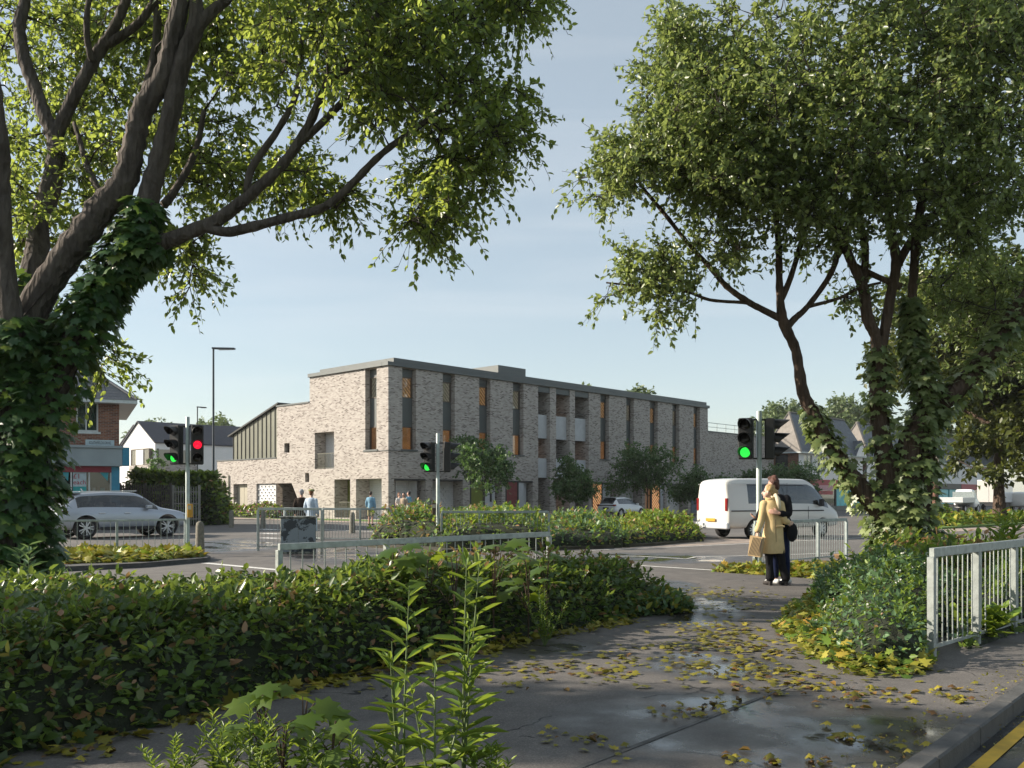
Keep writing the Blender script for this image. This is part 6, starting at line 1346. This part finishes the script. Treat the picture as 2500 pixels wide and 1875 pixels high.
S = [(-2.4,0.50,0.82,1.05,0.8,1.85,0.70),(-2.3,0.40,0.93,1.10,0.92,2.0,0.76),(-0.3,0.35,0.96,1.12,0.94,2.05,0.80),(-0.2,0.35,0.96,1.12,0.94,2.05,0.80),(0.7,0.35,0.96,1.10,0.94,2.0,0.80),(1.35,0.36,0.95,1.05,0.92,1.25,0.78),(2.1,0.38,0.9,0.95,0.84,1.0,0.7),(2.35,0.46,0.78,0.78,0.7,0.82,0.6)]
car_body(pv, S, {(3,0),(4,0),(4,1)}, M['van_white'], [(-1.4,0.33,0.40),(1.6,0.33,0.40)], 0.33)
for x in (-1.4,1.6):
    for s in (-1,1): wheel(pv, x, s*0.80, 0.33, 0.22, s, 6)
# ------------------------------------------------------------------ people
M['skin'] = plain('skin', (0.50,0.29,0.21), 0.55, 0, 0.06, 10.0); M['skin_pale'] = plain('pale_skin', (0.62,0.41,0.32), 0.55, 0, 0.06, 10.0)
def cloth(n, c, v=0.12): return plain(n, c, 0.9, 0, v, 14.0, bump=0.12, spec=0.15)
def ball(mb, c, rx, ry, rz, seg=14):
    n = 9; vs = []; fs = []
    for i in range(n+1):
        th = math.pi*i/n
        for k in range(seg):
            a = 2*math.pi*k/seg; vs.append((c[0]+rx*math.sin(th)*math.cos(a), c[1]+ry*math.sin(th)*math.sin(a), c[2]+rz*math.cos(th)))
    fs = [(i*seg+k,i*seg+(k+1)%seg,(i+1)*seg+(k+1)%seg,(i+1)*seg+k) for i in range(n) for k in range(seg)]
    return mb.add(vs, fs)
def limb(mb, pts, rad, seg=12):
    """rounded limb: smooth tube with ball ends"""
    q = catmull([tuple(p)+(r,) for p, r in zip(pts, rad)], 4); mb.tube([Vector(x[:3]) for x in q], [x[3] for x in q], seg)
    ball(mb, q[0][:3], q[0][3], q[0][3], q[0][3]); ball(mb, q[-1][:3], q[-1][3], q[-1][3], q[-1][3]); return mb
def torso(mb, rings, seg=20):
    """rings: (x,y,z,rx,ry)"""
    q = catmull(rings, 3); mb.loft([[(r[0]+r[3]*math.cos(2*math.pi*k/seg), r[1]+r[4]*math.sin(2*math.pi*k/seg), r[2]) for k in range(seg)] for r in q]); return mb
from mathutils import noise as mnoise
WR = {'coat':(0.010,9.0),'jumper':(0.008,11.0),'trousers':(0.008,11.0),'jeans':(0.007,11.0),'top':(0.010,9.0),'skirt':(0.012,8.0),'shorts':(0.008,10.0),'hair':(0.007,34.0)}
def skinned(mb, name, mat, parent, vox, smooth=4):
    o = mb.build(name, mat, parent, smooth=True)
    applied(o, [('REMESH', dict(mode='VOXEL', voxel_size=vox)), ('SMOOTH', dict(iterations=smooth, factor=0.5))])
    if name in WR:
        am, fq = WR[name]
        k_ = len(o.data.vertices); co_ = np.zeros(k_*3); o.data.vertices.foreach_get('co', co_); nn_ = np.zeros(k_*3); o.data.vertex_normals.foreach_get('vector', nn_); co_ = co_.reshape(-1,3); nn_ = nn_.reshape(-1,3); zf = 0.45 if name != 'hair' else 0.3
        dv_ = np.array([mnoise.noise(Vector((c_[0]*fq, c_[1]*fq, c_[2]*fq*zf))) for c_ in co_]); o.data.vertices.foreach_set('co', (co_+nn_*(am*dv_)[:,None]).reshape(-1)); o.data.update()
    o.data.polygons.foreach_set('use_smooth', [True]*len(o.data.polygons)); return o
def head(mb, c, fx, fy, s=1.0):
    """skull, jaw, nose, ears with the face towards (fx, fy)"""
    f = Vector((fx,fy,0)).normalized(); c = Vector(c); sd = Vector((-f.y,f.x,0))
    ball(mb, c+Vector((0,0,0.022*s))-f*0.012*s, 0.080*s, 0.080*s, 0.100*s); ball(mb, c+f*0.035*s-Vector((0,0,0.045*s)), 0.052*s, 0.052*s, 0.072*s); ball(mb, c+f*0.058*s-Vector((0,0,0.095*s)), 0.026*s,0.026*s,0.022*s)
    limb(mb, [c+f*0.078*s+Vector((0,0,0.012*s)), c+f*0.104*s-Vector((0,0,0.028*s))], [0.010*s,0.015*s], 8); ball(mb, c+f*0.082*s-Vector((0,0,0.062*s)), 0.016*s,0.016*s,0.010*s)
    for k in (-1,1): ball(mb, c+sd*k*0.080*s-Vector((0,0,0.012*s)), 0.014*s,0.018*s,0.030*s)
def face_bits(parent, c, fx, fy, s=1.0):
    f = Vector((fx,fy,0)).normalized(); c = Vector(c); sd = Vector((-f.y,f.x,0))
    for k in (-1,1):
        e = ball(MB(), c+f*0.072*s+sd*k*0.032*s+Vector((0,0,0.004*s)), 0.011*s,0.011*s,0.008*s).build('eye', M['cabin'], parent, smooth=True)
        MB().bar(c+f*0.079*s+sd*k*0.018*s+Vector((0,0,0.024*s)), c+f*0.068*s+sd*k*0.050*s+Vector((0,0,0.022*s)),0.008,0.007).build('eyebrow', M['twig'], parent)
    MB().bar(c+f*0.092*s+sd*0.018*s-Vector((0,0,0.062*s)), c+f*0.092*s-sd*0.018*s-Vector((0,0,0.062*s)),0.008,0.009).build('mouth', M['tail_red'] if False else M['lips'], parent)
M['lips'] = plain('lips', (0.42,0.16,0.14), 0.5)
def hand(mb, wrist, d, n, s=1.0, curl=0.5):
    """palm, four fingers, thumb; d along the hand, n out of the palm side towards which fingers curl"""
    w = Vector(wrist); d = Vector(d).normalized(); n = Vector(n); n = (n-d*n.dot(d)).normalized(); sd = d.cross(n)
    for q in (-0.024,0.0,0.024): limb(mb, [w+sd*q*0.6, w+d*0.05*s+sd*q, w+d*0.088*s+sd*q], [0.017*s,0.018*s,0.014*s], 8)
    for i, (q, L) in enumerate(((-0.031,0.062),(-0.011,0.074),(0.011,0.070),(0.030,0.052))):
        a = w+d*0.088*s+sd*q*s; b = a+d*L*0.5*s+n*curl*0.015*s; e = b+d*L*0.45*s+n*curl*0.040*s; limb(mb, [a,b,e], [0.0105*s,0.0095*s,0.008*s], 8)
    a = w+d*0.030*s-sd*0.030*s; limb(mb, [a, a+d*0.035*s-sd*0.028*s+n*0.012*s, a+d*0.062*s-sd*0.038*s+n*0.022*s], [0.014*s,0.012*s,0.009*s], 8)

# ---- the couple by the crossing: x to the right, y away, z up
wp = G(1888,1430); wm = thing('person', 'woman in a beige knee length coat holding a striped paper bag', 'person', wp)
c0 = Vector((-0.075,0.03,1.585)); ff = (-0.93,0.36)
bd = MB(); head(bd, c0, *ff); limb(bd, [(-0.045,0.05,1.36),(-0.05,0.045,1.44),(-0.062,0.04,1.50)],[0.062,0.052,0.050])
torso(bd, [(0,0.03,0.80,0.13,0.095),(0,0.03,0.92,0.14,0.10),(0,0.03,1.08,0.11,0.085),(0,0.03,1.25,0.135,0.095),(-0.01,0.04,1.38,0.14,0.075),(-0.03,0.045,1.43,0.06,0.05)])
for hx, kx, ax, ay, ky in ((-0.075,-0.065,-0.045,0.02,0.03),(0.075,0.12,0.20,-0.02,-0.02)): limb(bd, [(hx,0.03,0.86),(kx,ky,0.48),(ax,ay,0.09)], [0.085,0.056,0.036])
arm_l = [(-0.165,0.03,1.36),(-0.205,0.0,1.10),(-0.285,-0.07,0.915)]; arm_r = [(0.135,0.02,1.36),(0.165,-0.05,1.13),(0.245,0.0,1.07)]
limb(bd, arm_l, [0.045,0.038,0.026]); limb(bd, arm_r, [0.045,0.038,0.026]); hand(bd, (-0.288,-0.072,0.905), (-0.1,-0.1,-1), (1,0.3,0), 0.92, 1.2); hand(bd, (0.245,0.0,1.07), (1,0.35,-0.2), (0,1,0), 0.92, 0.8)
skinned(bd, 'body', M['skin_pale'], wm, 0.0085, 3); face_bits(wm, c0, *ff)
M['coat'] = cloth('beige_coat', (0.60,0.45,0.235), 0.07); M['scarf'] = cloth('cream_scarf', (0.66,0.58,0.42)); M['blk'] = cloth('black_cloth', (0.012,0.012,0.014)); M['boot'] = plain('dark_suede', (0.035,0.03,0.028), 0.8); M['blond'] = plain('blond_hair', (0.42,0.28,0.12), 0.6, 0, 0.4, 30.0, bump=0.4)
ct = MB(); torso(ct, [(-0.005,0.03,0.545,0.205,0.165),(-0.005,0.03,0.66,0.198,0.16),(0.0,0.03,0.85,0.178,0.145),(0.01,0.03,1.00,0.152,0.125),(0.012,0.03,1.10,0.143,0.118),(0.005,0.03,1.25,0.162,0.128),(-0.005,0.035,1.36,0.160,0.105),(-0.02,0.04,1.425,0.10,0.085),(-0.035,0.045,1.465,0.072,0.068)])
limb(ct, [(-0.15,0.03,1.375),(-0.205,0.0,1.10),(-0.283,-0.066,0.94)], [0.070,0.060,0.050]); limb(ct, [(0.125,0.02,1.375),(0.165,-0.05,1.13),(0.24,-0.01,1.075)], [0.070,0.060,0.050])
co = skinned(ct, 'coat', M['coat'], wm, 0.011, 3)
mb = MB(); mb.loft([[(-0.042+rr*math.cos(2*math.pi*k/20), 0.045+rr*0.92*math.sin(2*math.pi*k/20), z+0.02*math.sin(2*math.pi*k/20)) for k in range(20)] for rr, z in ((0.078,1.43),(0.088,1.475),(0.098,1.50),(0.090,1.50),(0.070,1.46))], cap=False); mb.build('collar', M['coat'], co, smooth=True)
MB().bar((0.012,-0.128,0.56),(0.010,-0.108,1.12),0.006,0.006).build('seam', M['bark_warm'], co); MB().box(0.02,0.16,-0.115,-0.10,0.99,1.02).build('half_belt', M['coat'], co, bevel=0.006)
sc = MB(); sc.tube([(-0.03,-0.01,1.50),(0.02,-0.06,1.53),(0.045,-0.10,1.47),(0.055,-0.125,1.38),(0.075,-0.13,1.29)], [0.028,0.034,0.040,0.036,0.022], 8); sc.build('scarf', M['scarf'], wm, smooth=True)
tr = MB()
for hx, kx, ax, ay, ky in ((-0.075,-0.065,-0.045,0.02,0.03),(0.075,0.12,0.20,-0.02,-0.02)): limb(tr, [(hx,0.03,0.84),(kx,ky,0.50),((kx+ax)/2,(ky+ay)/2,0.28),(ax,ay,0.14)], [0.095,0.070,0.066,0.078])
torso(tr, [(0,0.03,0.74,0.15,0.11),(0,0.03,0.90,0.15,0.11)]); skinned(tr, 'trousers', M['blk'], wm, 0.012, 2)
for ax, ay in ((-0.045,0.02),(0.20,-0.02)):
    bt_ = MB(); limb(bt_, [(ax,ay,0.16),(ax,ay,0.07)], [0.050,0.045]); limb(bt_, [(ax,ay,0.065),(ax-0.03,ay+0.07,0.05),(ax-0.06,ay+0.15,0.035)], [0.042,0.042,0.030]); bt_.box(ax-0.028,ax+0.028,ay-0.045,ay+0.012,0,0.06); skinned(bt_, 'boot', M['boot'], wm, 0.009, 2)
hr = MB(); f3 = Vector((ff[0],ff[1],0)).normalized(); ball(hr, c0+Vector((0,0,0.038))-f3*0.028, 0.087,0.087,0.096); ball(hr, c0-f3*0.075-Vector((0,0,0.02)), 0.058,0.058,0.075); limb(hr, [c0-f3*0.125+Vector((0,0,0.01)), c0-f3*0.13-Vector((0,0,0.05))],[0.034,0.022]); skinned(hr, 'hair', M['blond'], wm, 0.010, 2)
# paper bag in her left hand
bg_ = thing('paper_bag', 'paper carrier bag with dark diagonal stripes in the woman\'s hand', 'bag', wp+Vector((-0.335,-0.10,0.50)), R(-35))
ts = Matrix.Rotation(R(7),4,'Y')
def bagbox(x0,x1,y0,y1,z0,z1):
    m_ = MB().box(x0,x1,y0,y1,z0,z1); m_.v = [tuple(ts @ Vector(v)) for v in m_.v]; return m_
M['kraft'] = plain('kraft_paper', (0.45,0.32,0.17), 0.8, 0, 0.08, 4.0, bump=0.1); M['stripe'] = plain('dark_stripe', (0.04,0.03,0.02), 0.8)
bagbox(-0.11,0.11,-0.05,0.05,0.0,0.34).build('bag_body', M['kraft'], bg_, bevel=0.004)
for k in range(9):
    x = -0.10+k*0.0235; z0_ = 0.02; st_ = MB().add([(x,-0.0525,z0_),(x+0.010,-0.0525,z0_),(min(x+0.06,0.109),-0.0525,0.32),(min(x+0.05,0.099),-0.0525,0.32)],[(0,1,2,3)]); st_.v = [tuple(ts @ Vector(v)) for v in st_.v]; st_.build('stripe', M['stripe'], bg_)
hm = MB()
for y in (-0.03,0.03): hm.tube([ts @ Vector(p) for p in ((-0.05,y,0.34),(-0.045,y*0.6,0.40),(0.0,y*0.3,0.425),(0.045,y*0.6,0.40),(0.05,y,0.34))], 0.004, 6)
hm.build('handle', M['stripe'], bg_)
# ---- the man
mp = wp+Vector((0.0,0.20,0)); mn = thing('person', 'man in black jumper and white shoes with his arm round the woman', 'person', mp)
c1 = Vector((0.055,0.05,1.70)); fm = (-0.90,0.42)
bd = MB(); head(bd, c1, *fm, 1.04); limb(bd, [(0.12,0.04,1.48),(0.10,0.04,1.55),(0.08,0.04,1.62)],[0.075,0.060,0.056])
mt = [(0.155,0.02,0.90,0.15,0.11),(0.16,0.02,1.05,0.14,0.105),(0.165,0.02,1.25,0.165,0.115),(0.16,0.02,1.42,0.175,0.105),(0.14,0.03,1.51,0.11,0.08),(0.115,0.04,1.55,0.065,0.06)]; torso(bd, mt)
mlegs = (((0.08,0.02,0.92),(0.085,0.0,0.50),(0.10,0.0,0.09)),((0.23,0.02,0.92),(0.27,0.03,0.50),(0.31,0.05,0.09)))
for l in mlegs: limb(bd, l, [0.095,0.062,0.040])
marm = [(0.285,0.0,1.46),(0.27,-0.16,1.215),(0.06,-0.345,1.225)]; limb(bd, marm, [0.055,0.046,0.031]); hand(bd, (0.045,-0.35,1.23), (-1,0.12,0.22), (0,1,-0.1), 1.05, 0.5)
marm2 = [(0.02,0.06,1.45),(-0.10,0.22,1.22),(-0.12,0.30,1.12)]; limb(bd, marm2, [0.055,0.046,0.031]); hand(bd, (-0.12,0.30,1.12), (-0.6,0.4,0.3), (0,0,1), 1.0, 0.6)
skinned(bd, 'body', M['skin'], mn, 0.0085, 3); face_bits(mn, c1, *fm, 1.04)
jm = MB(); torso(jm, [(a,b,c,d+0.016,e+0.018) for a,b,c,d,e in mt]); limb(jm, marm[:2]+[(0.085,-0.322,1.225)], [0.078,0.066,0.050]); limb(jm, marm2, [0.078,0.064,0.046]); jo = skinned(jm, 'jumper', M['blk'], mn, 0.011, 3)
M['navy'] = cloth('navy_denim', (0.015,0.022,0.06)); M['brown_hair'] = plain('brown_hair', (0.085,0.03,0.018), 0.55, 0, 0.4, 30.0, bump=0.5); M['shoe_white'] = plain('white_leather', (0.68,0.69,0.68), 0.5)
tr = MB()
for l in mlegs: limb(tr, [l[0],l[1],Vector(l[1]).lerp(Vector(l[2]),0.55),Vector(l[1]).lerp(Vector(l[2]),0.86)], [0.108,0.078,0.064,0.056])
torso(tr, [(0.155,0.02,0.80,0.16,0.12),(0.155,0.02,0.98,0.155,0.118)]); skinned(tr, 'jeans', M['navy'], mn, 0.012, 2)
for l, tx in zip(mlegs, (-0.10,-0.06)):
    a = l[2]; s_ = MB(); limb(s_, [(a[0]+0.02,a[1]-0.045,0.055),(a[0]+tx*0.5,a[1]+0.03,0.055),(a[0]+tx*1.2,a[1]+0.13,0.04)], [0.048,0.048,0.038]); sh_ = skinned(s_, 'shoe', M['shoe_white'], mn, 0.010, 2)
hr = MB(); f3 = Vector((fm[0],fm[1],0)).normalized(); ball(hr, c1+Vector((0,0,0.050))-f3*0.030, 0.090,0.090,0.088); ball(hr, c1-f3*0.066-Vector((0,0,0.01)), 0.058,0.058,0.085); limb(hr, [c1+f3*0.05+Vector((0,0,0.120)), c1-f3*0.04+Vector((0,0,0.135))],[0.030,0.045]); skinned(hr, 'hair', M['brown_hair'], mn, 0.010, 1)
sb = thing('shoulder_bag', 'round black bag hanging at the man\'s hip', 'bag', mp+Vector((0.335,-0.14,0.74)))
q = MB(); ball(q, (0,0,0.16), 0.095,0.055,0.165); q.build('bag_body', M['blk'], sb, smooth=True); MB().tube([(0,0,0.30),(-0.06,0.03,0.46),(-0.10,0.08,0.66)], 0.011, 6).build('strap', M['blk'], sb)

# ---- people in the background
def walker(label, base, h, face, top, bottom, hair, shorts=False, skirt=None, sleeves='long', stance=0.09, hat=None, skin='skin', arms=None, hairlen=0.0, shoe='boot'):
    """simple standing figure of height h, face = heading direction"""
    t = thing('person', label, 'person', base, math.atan2(face[1],face[0])-math.pi/2, None); k = h/1.75   # local +y is forward
    c = Vector((0,0.02,1.62)); b = MB(); head(b, c, 0, 1); limb(b, [(0,0,1.40),(0,0.01,1.52)],[0.055,0.05])
    tr_ = [(0,0,0.86,0.14,0.10),(0,0,1.0,0.135,0.10),(0,0,1.12,0.125,0.09),(0,0,1.28,0.155,0.105),(0,0,1.40,0.16,0.085),(0,0,1.455,0.06,0.05)]; torso(b, tr_)
    legs = [[(s*0.085,0,0.88),(s*stance,0.015,0.48),(s*(stance+0.01),-0.01,0.08)] for s in (-1,1)]
    for l in legs: limb(b, l, [0.085,0.056,0.036])
    for s in (-1,1): limb(b, [(s*stance,-0.03,0.04),(s*(stance+0.02),0.12,0.03)], [0.035,0.028])
    ar = arms or [[(s*0.175,0,1.38),(s*0.235,-0.02,1.12),(s*0.225,0.06,0.90)] for s in (-1,1)]
    for a_ in ar: limb(b, a_, [0.045,0.037,0.027]); hand(b, a_[2], Vector(a_[2])-Vector(a_[1]), (-a_[2][0],0.2,0), 0.95, 0.7)
    parts = [(b,'body',M[skin],0.018)]
    s_ = MB(); torso(s_, [(x,y,z,a+0.022,c_+0.022) for x,y,z,a,c_ in tr_])
    for a_ in ar:
        a_ = [Vector(p) for p in a_]; limb(s_, a_ if sleeves == 'long' else [a_[0],a_[0].lerp(a_[1],0.45),a_[0].lerp(a_[1],0.8)], [0.064,0.056,0.044])
    parts.append((s_,'top',M[top],0.02))
    if skirt: sk = MB(); torso(sk, [(0,0,skirt,0.25,0.20),(0,0,skirt+0.3,0.215,0.17),(0,0,0.85,0.175,0.135),(0,0,1.06,0.14,0.11)]); parts.append((sk,'skirt',M[bottom],0.02))
    else:
        p_ = MB(); torso(p_, [(0,0,0.80,0.155,0.12),(0,0,1.0,0.150,0.115)])
        for l in legs:
            l = [Vector(q) for q in l]; limb(p_, [l[0],l[1]+Vector((0,0,0.05))] if shorts else [l[0],l[1],l[1].lerp(l[2],0.95)], [0.105,0.09] if shorts else [0.10,0.075,0.062])
        parts.append((p_,'shorts' if shorts else 'trousers',M[bottom],0.02))
    for s in (-1,1):
        q = MB(); limb(q, [(s*stance,-0.04,0.045),(s*(stance+0.015),0.06,0.045),(s*(stance+0.025),0.15,0.035)],[0.045,0.045,0.034]); parts.append((q,'shoe',M[shoe],0.014))
    h_ = MB(); ball(h_, c+Vector((0,-0.028,0.040)), 0.087,0.087,0.092); ball(h_, c+Vector((0,-0.06,-0.01)), 0.062,0.05,0.08)
    if hairlen: limb(h_, [c+Vector((0,-0.085,-0.02)), c+Vector((0,-0.09,-hairlen))],[0.055,0.04])
    parts.append((h_,'hair',M[hair],0.014))
    if hat: q = MB(); ball(q, c+Vector((0,-0.01,0.085)), 0.115,0.115,0.055); parts.append((q,'hat',M[hat],0.014))
    for m_, nm, mt_, vx in parts:
        m_.v = [(x*k,y*k,z*k) for x,y,z in m_.v]; skinned(m_, nm, mt_, t, vx, 2)
    return t
M['grey_hair'] = plain('grey_hair', (0.30,0.30,0.32), 0.7); M['dark_hair'] = plain('dark_hair', (0.03,0.018,0.014), 0.6); M['auburn'] = plain('auburn_hair', (0.20,0.08,0.03), 0.6)
M['suit'] = cloth('dark_brown_suit', (0.03,0.022,0.018)); M['pale_blue'] = cloth('pale_blue_cloth', (0.46,0.55,0.66)); M['sky_shirt'] = cloth('sky_blue_shirt', (0.20,0.36,0.48)); M['khaki'] = cloth('khaki_shorts', (0.30,0.27,0.16)); M['white_cloth'] = cloth('white_dress', (0.62,0.60,0.57)); M['sand'] = cloth('sand_dress', (0.36,0.29,0.22)); M['aqua'] = cloth('aqua_shirt', (0.16,0.34,0.46)); M['mint'] = cloth('pale_mint_shorts', (0.50,0.60,0.58)); M['green_hat'] = cloth('olive_hat', (0.30,0.30,0.15))
walker('elderly grey haired man in a dark suit behind the cabinet', on(736,31.9), 1.78, (-0.1,1), 'suit', 'suit', 'grey_hair')
walker('woman in pale blue with an olive hat beside the elderly man', on(760,31.6), 1.77, (0.35,1), 'pale_blue', 'pale_blue', 'auburn', skirt=0.30, hat='green_hat', skin='skin_pale')
walker('man in light blue shirt and khaki shorts standing alone before the brick corner', on(905,47.5), 1.80, (0.3,1), 'sky_shirt', 'khaki', 'dark_hair', shorts=True, shoe='boot')
gx = on(984,49.5)
walker('woman in a white dress, left of the group of three', gx+Vector((-0.24,0.25,0)), 1.74, (0.75,-0.6), 'white_cloth', 'white_cloth', 'auburn', skirt=0.42, sleeves='short', skin='skin_pale', hairlen=0.12)
walker('woman in a belted sand coloured dress in the middle of the group of three', gx+Vector((0.06,-0.15,0)), 1.73, (-0.5,-0.85), 'sand', 'sand', 'dark_hair', skirt=0.36, hairlen=0.1)
walker('man in aqua shirt and pale shorts, right of the group of three', gx+Vector((0.30,0.2,0)), 1.82, (-0.9,0.3), 'aqua', 'mint', 'dark_hair', shorts=True, sleeves='short')
# ------------------------------------------------------------------ thin haze over the whole place
m, nd, lk = newmat('thin_haze'); nd.remove(nd['Principled BSDF'])
pv_ = nd.new('ShaderNodeVolumePrincipled'); pv_.inputs['Color'].default_value = (0.90,0.93,0.97,1); pv_.inputs['Density'].default_value = 0.0002; pv_.inputs['Anisotropy'].default_value = 0.2
lk.new(pv_.outputs[0], nd['Material Output'].inputs['Volume'])
hz_ = MB().box(-880,880,-280,900,-1.3,40).build('haze', m); tag(hz_, 'thin pale haze over the whole street', None, kind='stuff')
